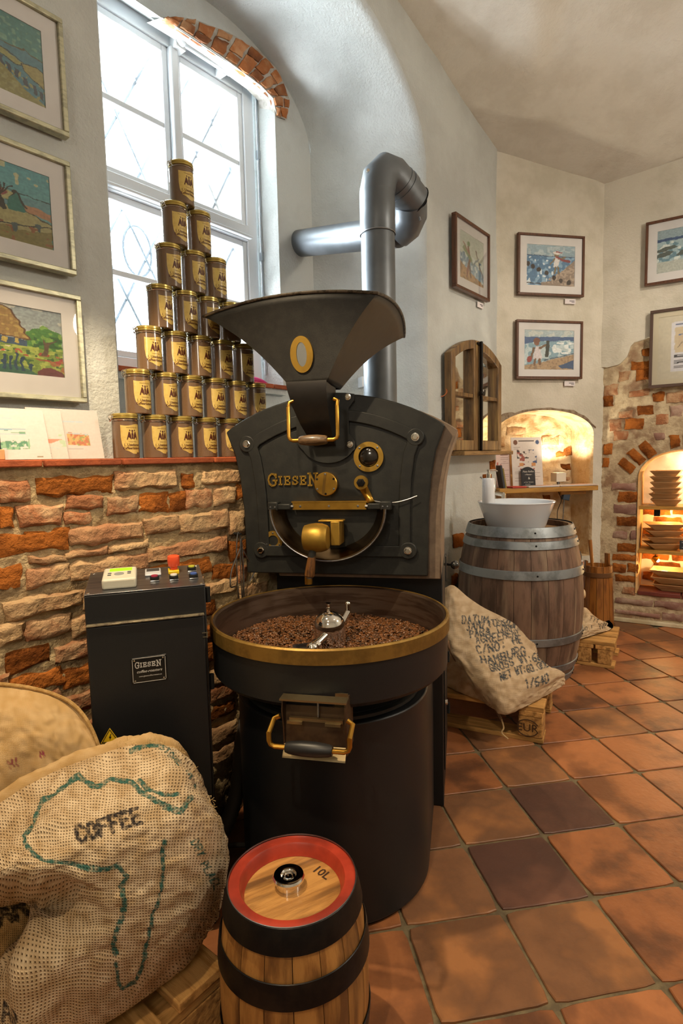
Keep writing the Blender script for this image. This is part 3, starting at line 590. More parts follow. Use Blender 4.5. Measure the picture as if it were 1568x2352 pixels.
# ---- window
def make_window():
    FW = MB()
    fr = thing('window_1', None, None); fr.rotation_euler = (0, 0, ROTL); tag(fr, kind='structure')
    y0 = 2.235
    def bar(mb, u0, u1, z0, z1, d=.05, y=y0): mb.box(((u0 + u1) / 2, y + d / 2, (z0 + z1) / 2), (u1 - u0, d, z1 - z0))
    m = MB(); bar(m, 1.17, 1.235, 1.55, 3.06, .06); bar(m, 2.055, 2.12, 1.55, 3.06, .06); bar(m, 1.235, 2.055, 2.97, 3.06, .06); bar(m, 1.235, 2.055, 1.53, 1.60, .06)
    m.build('window_frame', WHITE, fr, bevel=.004)
    m = MB(); bar(m, 1.625, 1.665, 1.60, 2.262, .075, y0 - .02); bar(m, 1.625, 1.665, 2.335, 2.97, .075, y0 - .02); m.build('mullion', WHITE, fr, bevel=.006)
    m = MB(); bar(m, 1.235, 2.055, 2.262, 2.335, .07, y0 - .012); m.box((1.645, y0 - .02, 2.275), (.83, .03, .014)); m.build('transom', WHITE, fr, bevel=.005)
    glass = thin_glass('window_glass', .05)
    for a, b in ((1.235, 1.625), (1.665, 2.055)):
        for z0, z1, zm in ((1.60, 2.262, 1.945), (2.335, 2.97, 2.635)):
            m = MB(); s = .028
            bar(m, a, a + s, z0, z1, .045, y0 + .01); bar(m, b - s, b, z0, z1, .045, y0 + .01); bar(m, a + s, b - s, z0, z0 + s, .045, y0 + .01); bar(m, a + s, b - s, z1 - s, z1, .045, y0 + .01)
            sash = m.build('casement', WHITE, fr, bevel=.004)
            m = MB(); bar(m, a + s, b - s, zm - .012, zm + .012, .035, y0 + .014); m.build('muntin', WHITE, sash, bevel=.003)
            for p0, p1 in ((z0 + s, zm - .012), (zm + .012, z1 - s)):
                m = MB(); bar(m, a + s, b - s, p0, p1, .004, y0 + .03); m.build('pane', glass, sash)
    # wrought grille outside, crossing diagonals and rings
    g = MB(); GM = mk('weathered_grille_iron', '4c555c', '3c4449', rough=.7)
    yy = 2.36; H = .46
    for k in range(-7, 7):
        for sx in (1, -1):
            xa = 1.645 + sx * (k * .21 - .42); pts = []
            for t in (0, 1): z = 1.5 + t * 1.6; x = xa + sx * t * 1.6 * .55; pts.append((x, yy + .004 * sx, z))
            (x0, _, z0), (x1, _, z1) = pts
            lo, hi = 1.17, 2.12
            ts = [0, 1]
            for lim in (lo, hi):
                if abs(x1 - x0) > 1e-6:
                    t = (lim - x0) / (x1 - x0)
                    if 0 < t < 1: ts.append(t)
            ts = sorted(ts); 
            for ta, tb in zip(ts[:-1], ts[1:]):
                xm = x0 + (x1 - x0) * (ta + tb) / 2
                if lo < xm < hi: g.cyl((x0 + (x1 - x0) * ta, yy + .004 * sx, 1.5 + 1.6 * ta), (x0 + (x1 - x0) * tb, yy + .004 * sx, 1.5 + 1.6 * tb), .0062, 6)
    for cx, cz in ((1.50, 2.10), (1.84, 2.10)):
        g.tube([(cx + .07 * math.cos(a * math.pi / 12), yy, cz + .11 * math.sin(a * math.pi / 12)) for a in range(25)], .0062, 6, cap=False)
    g.build('grille', GM, fr)
    m = MB(); m.cyl((1.665, y0 - .05, 2.985), (1.93, y0 - .05, 2.985), .014, 12); m.ball((1.66, y0 - .05, 2.99), .026, 12); m.box((1.66, y0 - .02, 2.985), (.05, .05, .05)); m.box((1.9, y0 - .02, 2.985), (.03, .05, .03))
    m.build('window_closer', mk('white_plastic', 'dfe3e6', rough=.3), fr)
    m = MB(); m.cyl((2.128, y0 - .02, 1.6), (2.128, y0 - .02, 3.0), .006, 8)
    for z in (1.7, 2.2, 2.7): m.box((2.128, y0 - .02, z), (.018, .018, .04))
    m.build('espagnolette_rod', mk('grey_paint', '9aa4ad', rough=.4), fr)
make_window()
# ================================================================== PRINTED SURFACES
def vn(X, Y, s, seed=0):
    """vectorised value noise in -1..1"""
    r = np.random.RandomState(seed).rand(64, 64) * 2 - 1
    x = X * s; y = Y * s; xi = np.floor(x).astype(int); yi = np.floor(y).astype(int); fx = x - xi; fy = y - yi
    fx = fx * fx * (3 - 2 * fx); fy = fy * fy * (3 - 2 * fy); g = lambda i, j: r[i % 64, j % 64]
    return (g(xi, yi) * (1 - fx) + g(xi + 1, yi) * fx) * (1 - fy) + (g(xi, yi + 1) * (1 - fx) + g(xi + 1, yi + 1) * fx) * fy
def inpoly(X, Y, P):
    c = np.zeros(X.shape, bool); n = len(P)
    for i in range(n):
        (x1, y1), (x2, y2) = P[i], P[(i + 1) % n]
        if y1 == y2: continue
        c ^= ((y1 > Y) != (y2 > Y)) & (X < (x2 - x1) * (Y - y1) / (y2 - y1) + x1)
    return c
def dseg(X, Y, P):
    d = np.full(X.shape, 9e9)
    for (x1, y1), (x2, y2) in zip(P[:-1], P[1:]):
        dx, dy = x2 - x1, y2 - y1; t = np.clip(((X - x1) * dx + (Y - y1) * dy) / (dx * dx + dy * dy + 1e-12), 0, 1)
        d = np.minimum(d, np.hypot(X - x1 - t * dx, Y - y1 - t * dy))
    return d
def painter(layers, warp=.012, jit=.10, strokes=34, seed=1, ar=1.4):
    """layers: ('p',poly,col) ('l',polyline,col,width) ('e',(cx,cy,rx,ry),col) ('g',col_top,col_bottom) ('s',poly,col,density,size)"""
    def fn(A, B):
        X = A + vn(A * ar, B, 18, seed) * warp; Y = B + vn(A * ar, B, 18, seed + 1) * warp; C = np.zeros(A.shape + (4,)); C[..., 3] = 1
        for l in layers:
            k = l[0]
            if k == 'g':
                a, b = np.array(srgb(l[1])), np.array(srgb(l[2])); C[..., :3] = b + (a - b) * Y[..., None]; continue
            if k == 'p': m = inpoly(X, Y, l[1])
            elif k == 'l': m = dseg(X * ar, Y, [(p[0] * ar, p[1]) for p in l[1]]) < l[3]
            elif k == 'e': cx, cy, rx, ry = l[1]; m = ((X - cx) / rx) ** 2 + ((Y - cy) / ry) ** 2 < 1
            elif k == 's': m = inpoly(X, Y, l[1]) & (vn(A * ar, B, l[4], seed + 7 + int(l[3] * 50)) > l[3])
            C[m, :3] = srgb(l[2])
        j = 1 + vn(A * ar * 1.6, B, strokes, seed + 3) * jit + vn(A * ar, B * 2.5, strokes * .6, seed + 4) * jit * .8
        C[..., :3] *= j[..., None]; g_ = C[..., :3].mean(-1, keepdims=True); C[..., :3] = g_ + (C[..., :3] - g_) * .82; return np.clip(C, 0, 1), None
    return fn
PAINT = vcol_mat('painted_paper', rough=.6, bump=.15, bscale=300)
MATB = mk('white_mat_board', 'd6d3d1', 'd0cdcb', rough=.9)
MATC = mk('cream_mat_board', 'cfc6ae', rough=.9)
SILV = mk('silver_leaf_frame', 'b9b79c', '9a9985', rough=.38, metal=.55, nscale=30, stretch=(1, 1, 3), bump=.2)
BRN = mk('walnut_frame', '5b3620', '4a2b18', rough=.45, nscale=10, stretch=(8, 8, 1), coat=.2)
GLZ = thin_glass('picture_glass', .035)
def picture(name, label, w, h, frame_m, fw, fd, matm, mw, art, loc, rz, group=None, res=90, mat_b=None, tilt=0):
    """origin bottom centre at the wall; front towards -y"""
    t = thing(name, label, 'picture', loc, rz, group); W2_, z0 = w / 2, 0
    mb = MB()
    for x0, x1, a, b in ((-W2_, W2_, 0, fw), (-W2_, W2_, h - fw, h), (-W2_, -W2_ + fw, fw, h - fw), (W2_ - fw, W2_, fw, h - fw)): mb.box(((x0 + x1) / 2, -fd / 2, (a + b) / 2), (x1 - x0, fd, b - a))
    mb.build('frame', frame_m, t, bevel=.0022)
    mt, mb_ = mw, mat_b or mw; iw = w - 2 * fw
    m = MB(); xa, xb, za, zb = -W2_ + fw, W2_ - fw, fw, h - fw; X0, X1, Z0, Z1 = xa + mt, xb - mt, za + mb_, zb - mt
    y = -fd * .62; vs = [(xa, y, za), (xb, y, za), (xb, y, zb), (xa, y, zb), (X0, y, Z0), (X1, y, Z0), (X1, y, Z1), (X0, y, Z1), (X0, y + .002, Z0), (X1, y + .002, Z0), (X1, y + .002, Z1), (X0, y + .002, Z1)]
    m.add(vs, [(0, 1, 5, 4), (1, 2, 6, 5), (2, 3, 7, 6), (3, 0, 4, 7), (4, 5, 9, 8), (5, 6, 10, 9), (6, 7, 11, 10), (7, 4, 8, 11)]); m.build('mat_board', matm, t)
    nu = int(res * (X1 - X0) / (Z1 - Z0)); grid_mesh('artwork', lambda A, B: np.stack([X0 + (X1 - X0) * A, 0 * A + y + .0025, Z0 + (Z1 - Z0) * B]), nu, res, PAINT, t, colfn=art)
    MB().box((0, y - .003, (za + zb) / 2), (xb - xa, .0015, zb - za)).build('glass', GLZ, t)
    return t
WL = 1.541
def left_pic(u1, z0, z1, w, art, label, mb_=None):
    return picture('framed_painting', label, w, z1 - z0, SILV, .013, .025, MATB, .040, art, L(u1 - w / 2, WL, z0), ROTL, 'silver framed landscapes beside the window', 130, mat_b=mb_)
o_ = .70  # share of the painting hidden left of the frame edge
q = lambda P: [(o_ + (1 - o_) * x, y) for x, y in P]
art1 = painter([('g', '3f827d', '5f9a90'), ('s', [(0, .5), (1, .5), (1, 1), (0, 1)], '6f9f8c', .55, 24),
    ('p', [(0, .66), (.3, .64)] + q([(0, .63), (.3, .62), (.62, .635), (.66, .66), (.72, .62), (1, .60)]) + [(1, 0), (0, 0)], '4f8593'), ('l', [(.3, .64)] + q([(0, .63), (.3, .62), (.62, .635), (.66, .66), (.72, .62), (1, .60)]), '5b553c', .007),
    ('p', [(.3, .6)] + q([(0, .56), (.3, .52), (.5, .47), (.75, .43), (.45, .41), (.3, .44), (0, .47)]) + [(.3, .5)], '9a9a5a'), ('l', q([(0, .56), (.3, .53), (.75, .43), (.45, .41), (0, .47)]), '434a44', .006),
    ('p', q([(0, .40), (.35, .26), (.6, .13), (1, .02), (1, 0), (0, 0)]) + [(0, 0), (0, .5), (.4, .45)], '8f8a4c'), ('s', [(0, 0), (1, 0), (1, .3), (0, .5)], '9d9960', .35, 30),
    ('p', q([(.55, .44), (.65, .46), (.85, .49), (1, .45), (1, .24), (.8, .30), (.6, .37)]), 'a0975a'), ('l', q([(1, .24), (.8, .30), (.6, .37), (.55, .44), (.65, .46), (.85, .49), (1, .45)]), '3f4644', .006)] +
    [('p', q([(x, y), (x + .08, y - .01), (x + .09, y - .12), (x + .01, y - .10)]), '47505a') for x, y in ((0, .48), (.12, .44), (.25, .39), (.41, .35), (.58, .29), (.74, .24), (.87, .20))], .010, .13, 40, 3, 1.6)
left_pic(.785, 1.999, 2.287, .50, art1, 'silver framed painting of a teal lagoon and sandbanks, topmost beside the window')
o_ = .68
art2 = painter([('g', '4f9aa3', '6aa5a0'), ('s', [(0, .6), (1, .6), (1, 1), (0, 1)], 'b4b68a', .62, 17), ('p', [(0, .62)] + q([(0, .62), (.5, .60), (1, .64), (1, .4), (0, .4)]) + [(0, .4)], '5f9298'), ('l', [(0, .66)] + q([(0, .66), (.35, .65), (1, .63)]), '39504f', .006),
    ('p', q([(.45, .52), (.75, .51), (1, .48), (1, .38), (.5, .43)]), 'b0805a'), ('p', [(0, .5)] + q([(0, .42), (.2, .44), (.55, .42), (1, .34), (1, 0), (0, 0)]) + [(0, 0)], 'a19a63'), ('l', q([(.5, .44), (.75, .38), (1, .34)]), '4c4a35', .006),
    ('p', q([(.22, .40), (.22, .53), (.36, .66), (.52, .50), (.52, .41)]), '2f766b'), ('l', q([(.2, .52), (.36, .67), (.55, .48)]), '3a3a30', .012), ('p', q([(0, .64), (.1, .66), (.3, .62), (.25, .53), (.1, .5), (0, .5)]), 'a9a46b'),
    ('p', q([(0, .42), (.05, .56), (.13, .56), (.18, .40), (.1, .38)]), '3c3b30'), ('e', (o_ + .1 * .38, .60, .03, .04), '8a4a45')] +
    [('l', q([(.09, .55), (.09 + dx, .72)]), '40382d', .007) for dx in (-.12, -.05, .03, .12, .22)] +
    [('p', [(0, .1)] + q([(0, .18), (.4, .16), (.7, .20), (1, .24), (1, 0), (0, 0)]) + [(0, 0)], '807538'), ('s', [(0, 0), (1, 0), (1, .25), (0, .2)], '8f5a30', .5, 22), ('l', q([(0, .19), (.25, .22), (.5, .22), (.7, .27), (1, .30)]), '3d4038', .008),
     ('p', q([(.25, .13), (.25, .24), (.34, .24), (.34, .12)]), '45595a'), ('p', q([(.71, .21), (.71, .31), (.79, .31), (.79, .2)]), '45595a')], .012, .13, 40, 9, 1.6)
left_pic(.781, 1.651, 1.938, .52, art2, 'silver framed painting of a teal gabled hut and bare tree, second of three beside window')
o_ = .63
art3 = painter([('g', '8a979b', '9aa5a0'), ('s', [(0, .6), (1, .6), (1, 1), (0, 1)], 'b5b7ae', .3, 12), ('p', q([(.42, .35), (.45, .62), (.55, .70), (.75, .74), (1, .66), (1, .3)]), '3f7a2c'), ('s', q([(.4, .3), (.42, .62), (.7, .76), (1, .7), (1, .3)]), '6f9a35', .25, 26), ('s', q([(.5, .3), (.6, .72), (1, .7), (1, .3)]), '2c5a2a', .45, 20),
    ('p', [(0, 1)] + q([(0, 1), (.28, .93), (.40, .72), (.50, .52), (0, .56)]) + [(0, .56)], '8f6f33'), ('s', [(0, 1)] + q([(0, 1), (.28, .93), (.50, .52), (0, .56)]), 'a58a3c', .2, 30), ('l', q([(0, 1), (.28, .93), (.40, .72), (.50, .52), (0, .56)]), '5a3a22', .008),
    ('p', [(0, .56)] + q([(0, .55), (.46, .51), (.46, .42), (0, .44)]) + [(0, .44)], '2f4a66')] + [('p', q([(x, .53), (x + .07, .52), (x + .07, .45), (x, .46)]), 'b09a35') for x in (.02, .14, .30)] +
    [('p', [(0, .44)] + q([(0, .44), (.5, .42), (1, .38), (1, 0), (0, 0)]) + [(0, 0)], '6f8a2a'), ('s', [(0, 0), (1, 0), (1, .42), (0, .44)], '9aa838', .15, 22), ('s', [(0, 0), (1, 0), (1, .36), (0, .4)], '39602a', .45, 28), ('s', q([(.3, .38), (.6, .36), (1, .3), (1, .18), (.6, .24), (.3, .3)]), '9a3a26', .05, 22),
     ('s', q([(.75, .34), (1, .3), (1, .05), (.8, .2)]), 'a0622c', .1, 22), ('p', q([(.66, .30), (.72, .48), (.69, .58), (.75, .50), (.95, .56), (.78, .46), (.74, .30)]), '5a4632'),
     ('p', q([(.6, .02), (.66, .12), (.8, .14), (.95, .08), (1, 0), (.6, 0)]), '6b3433'), ('p', [(0, .06)] + q([(0, .10), (.15, .13), (.4, .1), (.6, .02), (.6, 0), (0, 0)]) + [(0, 0)], '2f5f4a')] +
    [('l', q([(x, .06), (x + .01, y)]), '1f3f58', .012) for x, y in ((.12, .26), (.2, .24), (.29, .30), (.38, .24), (.5, .16))] + [('s', q([(0, .42), (.4, .4), (.4, .3), (0, .3)]), 'b04a2a', .5, 34), ('s', q([(0, .42), (.4, .4), (.4, .3), (0, .3)]), 'd0c8a0', .7, 38)], .010, .16, 44, 21, 1.6)
left_pic(.788, 1.318, 1.60, .56, art3, 'silver framed painting of a thatched cottage in a flower garden, lowest beside window', .05)
# pictures on the far walls
def person_layers(cx, cy, s, hat, dress, skin='8a6a45', scarf=None):
    a = [('p', [(cx - .05 * s, cy), (cx + .06 * s, cy + .02 * s), (cx + .09 * s, cy + .24 * s), (cx - .02 * s, cy + .26 * s)], dress), ('e', (cx + .02 * s, cy + .33 * s, .055 * s, .07 * s), skin), ('e', (cx + .02 * s, cy + .38 * s, .08 * s, .045 * s), hat),
         ('l', [(cx + .05 * s, cy + .22 * s), (cx + .2 * s, cy + .27 * s)], skin, .022 * s), ('l', [(cx - .02 * s, cy + .22 * s), (cx - .12 * s, cy + .08 * s)], skin, .02 * s), ('l', [(cx, cy), (cx - .02 * s, cy - .16 * s)], skin, .026 * s), ('l', [(cx + .05 * s, cy), (cx + .07 * s, cy - .15 * s)], skin, .026 * s)]
    if scarf: a.append(('l', [(cx + .02 * s, cy + .27 * s), (cx + .15 * s, cy + .2 * s), (cx + .3 * s, cy + .17 * s)], scarf, .028 * s))
    return a
artA = painter([('g', 'b3bfb0', 'c5c9b4'), ('p', [(0, .55), (.3, .5), (.6, .45), (1, .3), (1, 0), (0, 0)], '7fa3b8'), ('s', [(0, .6), (1, .5), (1, 0), (0, 0)], '4f7f9d', .3, 16), ('s', [(0, .6), (1, .5), (1, 0), (0, 0)], 'c5d2cf', .45, 14), ('p', [(0, .36), (.4, .22), (1, .06), (1, 0), (0, 0)], 'b58a4f'), ('s', [(0, .36), (.4, .22), (1, .06), (1, 0), (0, 0)], '8f6a3c', .3, 24),
    ('l', [(.35, .72), (.42, .5), (.34, .3), (.3, .1)], '8a4a33', .035), ('l', [(.38, .4), (.45, .12)], '5f3f2e', .03), ('e', (.37, .8, .06, .05), '5c8a45'), ('p', [(.12, .66), (.5, .42), (.56, .36), (.5, .5), (.2, .74)], '6f8a55'), ('l', [(.68, .72), (.82, .45), (1, .22)], '6a4a40', .018), ('l', [(.15, .78), (.35, .62)], 'a0563f', .02), ('l', [(.55, .4), (.8, .6)], '6a7f86', .02)], .015, .15, 40, 31, 1)
artB = painter([('g', '8fabb8', '5d86a3'), ('s', [(0, .7), (1, .7), (1, 1), (0, 1)], 'a9bcc2', .2, 14), ('p', [(0, .74), (1, .72), (1, 0), (0, 0)], '4678a0'), ('s', [(0, .74), (1, .72), (1, 0), (0, 0)], '7aa6c6', .25, 16), ('s', [(0, .7), (.5, .7), (.6, .05), (0, 0)], 'cfdde4', .6, 13), ('l', [(0, .745), (.5, .73), (1, .73)], '2f4a66', .009),
    ('p', [(.3, .08), (.5, .12), (.7, .34), (1, .66), (1, 0), (.3, 0)], '8f7c6c'), ('s', [(.3, .08), (.7, .34), (1, .66), (1, 0)], 'b09a83', .2, 26), ('l', [(0, .06), (.3, .04)], '34302e', .012)] +
    [('e', (x, y, .045, .06), '3b3029') for x, y in ((.03, .52), (.13, .46), (.25, .39), (.41, .32), (.57, .20), (.71, .14), (.88, .10))] + person_layers(.60, .46, .95, 'ded8d0', 'd8d4d2', '7d6a45', '8f3434') + [('l', [(.60, .85), (.72, .83)], '9a3a3a', .012)], .010, .12, 40, 33, 1.3)
artC = painter([('g', 'a9bcc0', '8ba6b4'), ('s', [(0, .84), (1, .84), (1, 1), (0, 1)], 'c0c8c2', .1, 13), ('p', [(0, .82), (1, .84), (1, 0), (0, 0)], '3f6190'), ('p', [(0, .64), (.3, .72), (1, .74), (1, 0), (0, 0)], '7ba3b5'), ('s', [(0, .64), (.3, .72), (1, .76), (1, .3), (0, .1)], 'b8ccd0', .15, 12), ('s', [(.5, .7), (1, .7), (1, .4), (.6, .4)], 'dfe6e6', .1, 10),
    ('p', [(0, .10), (.3, .16), (.55, .26), (.75, .32), (1, .40), (1, 0), (0, 0)], 'b3946c'), ('s', [(0, .1), (.55, .26), (1, .4), (1, 0), (0, 0)], '9a7d5c', .2, 26), ('p', [(.68, .10), (.8, .14), (1, .26), (1, .02), (.75, .04)], '35557f'), ('l', [(.4, .24), (.62, .30), (1, .42)], '3d4f60', .010),
    ('p', [(.17, .26), (.36, .28), (.31, .58), (.22, .58)], 'd3c9cc'), ('e', (.25, .68, .05, .08), '8a5a3c'), ('e', (.25, .73, .07, .07), '7f4f38'), ('l', [(.31, .54), (.45, .64)], '7a5a3c', .03), ('l', [(.19, .54), (.14, .3)], '7a5a3c', .026), ('l', [(.22, .26), (.20, .12)], '7d5838', .03), ('l', [(.30, .26), (.31, .13)], '7d5838', .03), ('l', [(.47, .70), (.45, .36)], '3a3f38', .045), ('e', (.10, .26, .05, .08), 'a03a2c')], .010, .12, 40, 35, 1.3)
artD = painter([('g', '8fa8b0', '7f9aa6'), ('p', [(0, .80), (1, .80), (1, 0), (0, 0)], '35547f'), ('p', [(0, .74), (1, .72), (1, 0), (0, 0)], '9ab6bd'), ('s', [(0, .74), (1, .72), (1, 0), (0, 0)], '5f8a9a', .3, 14), ('s', [(0, .74), (1, .72), (1, 0), (0, 0)], 'cfd8d3', .35, 13), ('p', [(0, .54), (.1, .60), (.24, .62), (.30, .56), (.2, .52), (0, .48)], '55605a'), ('p', [(0, .44), (.14, .5), (.24, .46), (.2, .4), (0, .36)], '55605a'), ('p', [(.28, .36), (.36, .47), (.46, .44), (.46, .36)], '55605a'),
    ('p', [(0, .26), (.5, .26), (1, .22), (1, 0), (0, 0)], 'b3b9ae'), ('e', (.58, .26, .10, .09), '8f4038'), ('e', (.66, .42, .05, .06), 'c29a78'), ('e', (.85, .3, .1, .15), '4a5a80')], .012, .13, 40, 37, 1.4)
artE = painter([('g', 'cfc6ac', 'cfc6ac'), ('p', [(.2, .12), (.95, .12), (.95, .90), (.2, .90)], 'd9d7dc'), ('p', [(.25, .42), (.9, .42), (.9, .82), (.25, .82)], 'd2bf9a'), ('p', [(.3, .70), (.85, .74), (.85, .62), (.3, .58)], '5a74a8'), ('p', [(.3, .68), (.55, .74), (.6, .52), (.3, .5)], 'cdb896')] +
    [('l', [(.26, .86), (.7, .86)], '6c7a9c', .010)] + [('l', [(.25, y), (.25 + w_, y)], '4a4a4e', .006) for y, w_ in ((.38, .6), (.36, .55), (.34, .62), (.29, .2), (.27, .35), (.25, .3), (.2, .5), (.18, .45))] + [('l', [(.3, .5), (.36, .58), (.42, .48), (.5, .56)], '7a6a5a', .005)], .002, .04, 30, 39, 1.0)
gx = 'brown framed beach scenes on the far walls'
picture('framed_print', 'brown framed print of a figure leaning on a windy beach, seen edge-on above the mirror', .437, .392, BRN, .016, .028, MATB, .052, artA, L(3.12, 1.535, 2.078), ROTL, gx)
def on2(u, z): return P2 + Vector((math.cos(ROT2), math.sin(ROT2), 0)) * u - Vector((-math.sin(ROT2), math.cos(ROT2), 0)) * .012 + Vector((0, 0, z))
def on3(u, z, o=.026): return P2 + Vector((math.cos(ROT3), math.sin(ROT3), 0)) * u - Vector((-math.sin(ROT3), math.cos(ROT3), 0)) * o + Vector((0, 0, z))
picture('framed_print', 'brown framed print of a child in striped hat, upper on the far wall', .472, .381, BRN, .015, .026, MATB, .050, artB, on2(-.42, 2.166), ROT2, gx)
picture('framed_print', 'brown framed print of a child holding a fish and red bucket, lower on far wall', .476, .371, BRN, .015, .026, MATB, .045, artC, on2(-.425, 1.641), ROT2, gx)
picture('framed_print', 'brown framed print of rocks in surf cut by the right picture edge', .50, .388, BRN, .016, .026, MATB, .050, artD, on3(.232 + .25, 2.199), ROT3, gx)
picture('framed_poster', 'brown framed small poster in a wide cream mat above the bare bricks', .46, .483, mk('dark_taupe_frame', '4f3b31', rough=.5), .018, .028, MATC, .03, artE, on3(.27 + .23, 1.558), ROT3, None)
CARDM = mk('white_card', 'dcd6d8', rough=.8)
def tag_card(loc, rz, label):
    t = thing('name_card', label, 'card', loc, rz, 'little name cards under the far pictures')
    MB().box((0, -.0015, .016), (.078, .003, .032)).build('card', CARDM, t); m = MB(); INK = mk('grey_ink', '55525a', rough=.8)
    m.box((.012, -.0034, .019), (.036, .0006, .004)); m.box((.02, -.0034, .011), (.022, .0006, .003)); m.build('print_line', INK, t)
tag_card(L(3.27, 1.541, 2.036), ROTL, 'tiny white name card under the edge-on print'); tag_card(on2(-.27, 2.125), ROT2, 'tiny white name card under the striped hat print'); tag_card(on2(-.265, 1.598), ROT2, 'tiny white name card under the fish and bucket print')
# ================================================================== COFFEE TINS
def burlap_print():
    m = bpy.data.materials.new('burlap_printed_tin'); m.use_nodes = True; nt = m.node_tree; N = nt.nodes; K = nt.links; b = N['Principled BSDF']
    tc = N.new('ShaderNodeTexCoord'); sx = N.new('ShaderNodeSeparateXYZ'); K.new(tc.outputs['Object'], sx.inputs[0])
    at = N.new('ShaderNodeMath'); at.operation = 'ARCTAN2'; K.new(sx.outputs[0], at.inputs[0]); K.new(sx.outputs[1], at.inputs[1]); hs = []
    for src, f in ((at.outputs[0], 64), (sx.outputs[2], 1700)):
        mu = N.new('ShaderNodeMath'); mu.operation = 'MULTIPLY'; mu.inputs[1].default_value = f; K.new(src, mu.inputs[0]); si = N.new('ShaderNodeMath'); si.operation = 'SINE'; K.new(mu.outputs[0], si.inputs[0]); hs.append(si)
    pr = N.new('ShaderNodeMath'); pr.operation = 'MULTIPLY'; K.new(hs[0].outputs[0], pr.inputs[0]); K.new(hs[1].outputs[0], pr.inputs[1])
    rp = N.new('ShaderNodeValToRGB'); rp.color_ramp.elements[0].position = .35; rp.color_ramp.elements[1].position = .75
    rp.color_ramp.elements[0].color = (*srgb('3a2419'), 1); rp.color_ramp.elements[1].color = (*srgb('94785a'), 1)
    ad = N.new('ShaderNodeMath'); ad.operation = 'MULTIPLY_ADD'; ad.inputs[1].default_value = .5; ad.inputs[2].default_value = .5; K.new(pr.outputs[0], ad.inputs[0]); K.new(ad.outputs[0], rp.inputs[0])
    K.new(rp.outputs[0], b.inputs['Base Color']); b.inputs['Roughness'].default_value = .22; b.inputs['Coat Weight'].default_value = .8; b.inputs['Coat Roughness'].default_value = .06
    return m
TINM = burlap_print(); GOLD_L = mk('gold_lacquer_lid', 'bda65a', 'a89048', rough=.25, metal=.6, nscale=5, coat=.4)
LBL = mk('parchment_label', 'cbb062', 'bfa052', rough=.35, nscale=50, coat=.5); INKB = mk('brown_ink', '4f2312', rough=.5)
def cylmap(mb, r):
    mb.v = [(v[0] * .9, v[1], v[2]) for v in mb.v]
    mb.v = [(math.sin(x / r) * (r + e), -math.cos(x / r) * (r + e), z) for x, e, z in [(v[0], -v[1], v[2]) for v in mb.v]]; return mb
def make_tin():
    t = thing('coffee_tin', 'x', 'coffee tin'); r = .0348; h = .1235
    MB().lathe([(r - .002, 0), (r, .002), (r, .106), (r - .0015, .108), (r - .0015, .109)], 32).build('tin_body', TINM, t)
    MB().lathe([(r - .001, .1085), (r + .0015, .1095), (r + .0015, .113), (r - .001, .1142), (r + .001, .1155), (r + .001, .120), (r - .002, .1225), (r - .010, h - .0005), (.001, h - .0005)], 32).build('lid', GOLD_L, t)
    m = MB(); m.tube([((r + .0012) * math.cos(a * math.pi / 16), (r + .0012) * math.sin(a * math.pi / 16), .1035) for a in range(33)], .0009, 6, cap=False)
    m.tube([(-r - .001, -.009, .103), (-r - .006, -.009, .108), (-r - .006, -.009, .118), (-r - .001, -.006, .121)], .0011, 6); m.tube([(-r - .001, .009, .103), (-r - .006, .009, .108), (-r - .006, .009, .118), (-r - .001, .006, .121)], .0011, 6)
    m.tube([(-r - .006, -.009, .109), (-r - .009, 0, .100), (-r - .006, .009, .109)], .0011, 6); m.box((-r - .005, 0, .113), (.005, .014, .004)); m.build('wire_clasp', CHROME, t)
    # torn parchment label: fine strips so that it follows the curve
    top = lambda x: .0905 + .0022 * math.sin(x * 90) + .03 * (x + .034) * .3; n = 24; m = MB(); vs = []
    lo = [(-.034, .056), (-.031, .036), (-.024, .0235), (-.012, .019), (.000, .0125), (.012, .0115), (.0135, .0165), (.024, .0155), (.026, .022), (.0275, .05)]
    bz = lambda x: next((z0 + (z1 - z0) * (x - x0) / (x1 - x0) for (x0, z0), (x1, z1) in zip(lo[:-1], lo[1:]) if x0 <= x <= x1), .05)
    lx = [-.034 + .0615 * k / n for k in range(n + 1)]
    for x in lx: b_ = bz(x); t_ = top(x); vs += [(x, -.0004, b_), (x, -.0004, (b_ + t_) / 2), (x, -.0004, t_)]
    m.add(vs, [(3 * k + j, 3 * k + 3 + j, 3 * k + 4 + j, 3 * k + 1 + j) for k in range(n) for j in (0, 1)]); cylmap(m, r); lab = m.build('label', LBL, t)
    m = MB(); F = lambda x, z: T(x, -.0008, z)
    add_text(m, '1. Usedomer', .0098, F(-.001, .0365), bold=.0002, shear=.05); add_text(m, 'Kaffeer\u00f6sterei', .0098, F(-.001, .0275), bold=.0002, shear=.05)
    arc = 'Willkommen beim Kaffee'
    add_text(m, arc, .0034, F(-.0, .0835)); add_text(m, 'Usedomer Kaffee', .0036, F(.0, .0455))
    for s in (1, -1):   # crest: two leaning figures and a pot
        P_ = [(.004 * s, .062), (.0085 * s, .072), (.011 * s, .072), (.0175 * s, .051), (.0145 * s, .051), (.012 * s, .058), (.008 * s, .055), (.005 * s, .051), (.0035 * s, .053)]
        m.prism(P_, -.0008, -.0007); m.prism([(.007 * s, .073), (.010 * s, .076), (.008 * s, .0785), (.0055 * s, .076)], -.0008, -.0007)
    m.prism([(-.003, .053), (.003, .053), (.0022, .060), (.0034, .066), (.0014, .070), (.003, .077), (-.003, .077), (-.0014, .070), (-.0034, .066), (-.0022, .060)], -.0008, -.0007)
    cylmap(m, r); m.build('label_print', INKB, lab, smooth=0)
    return t
tin0 = make_tin(); used = [False]
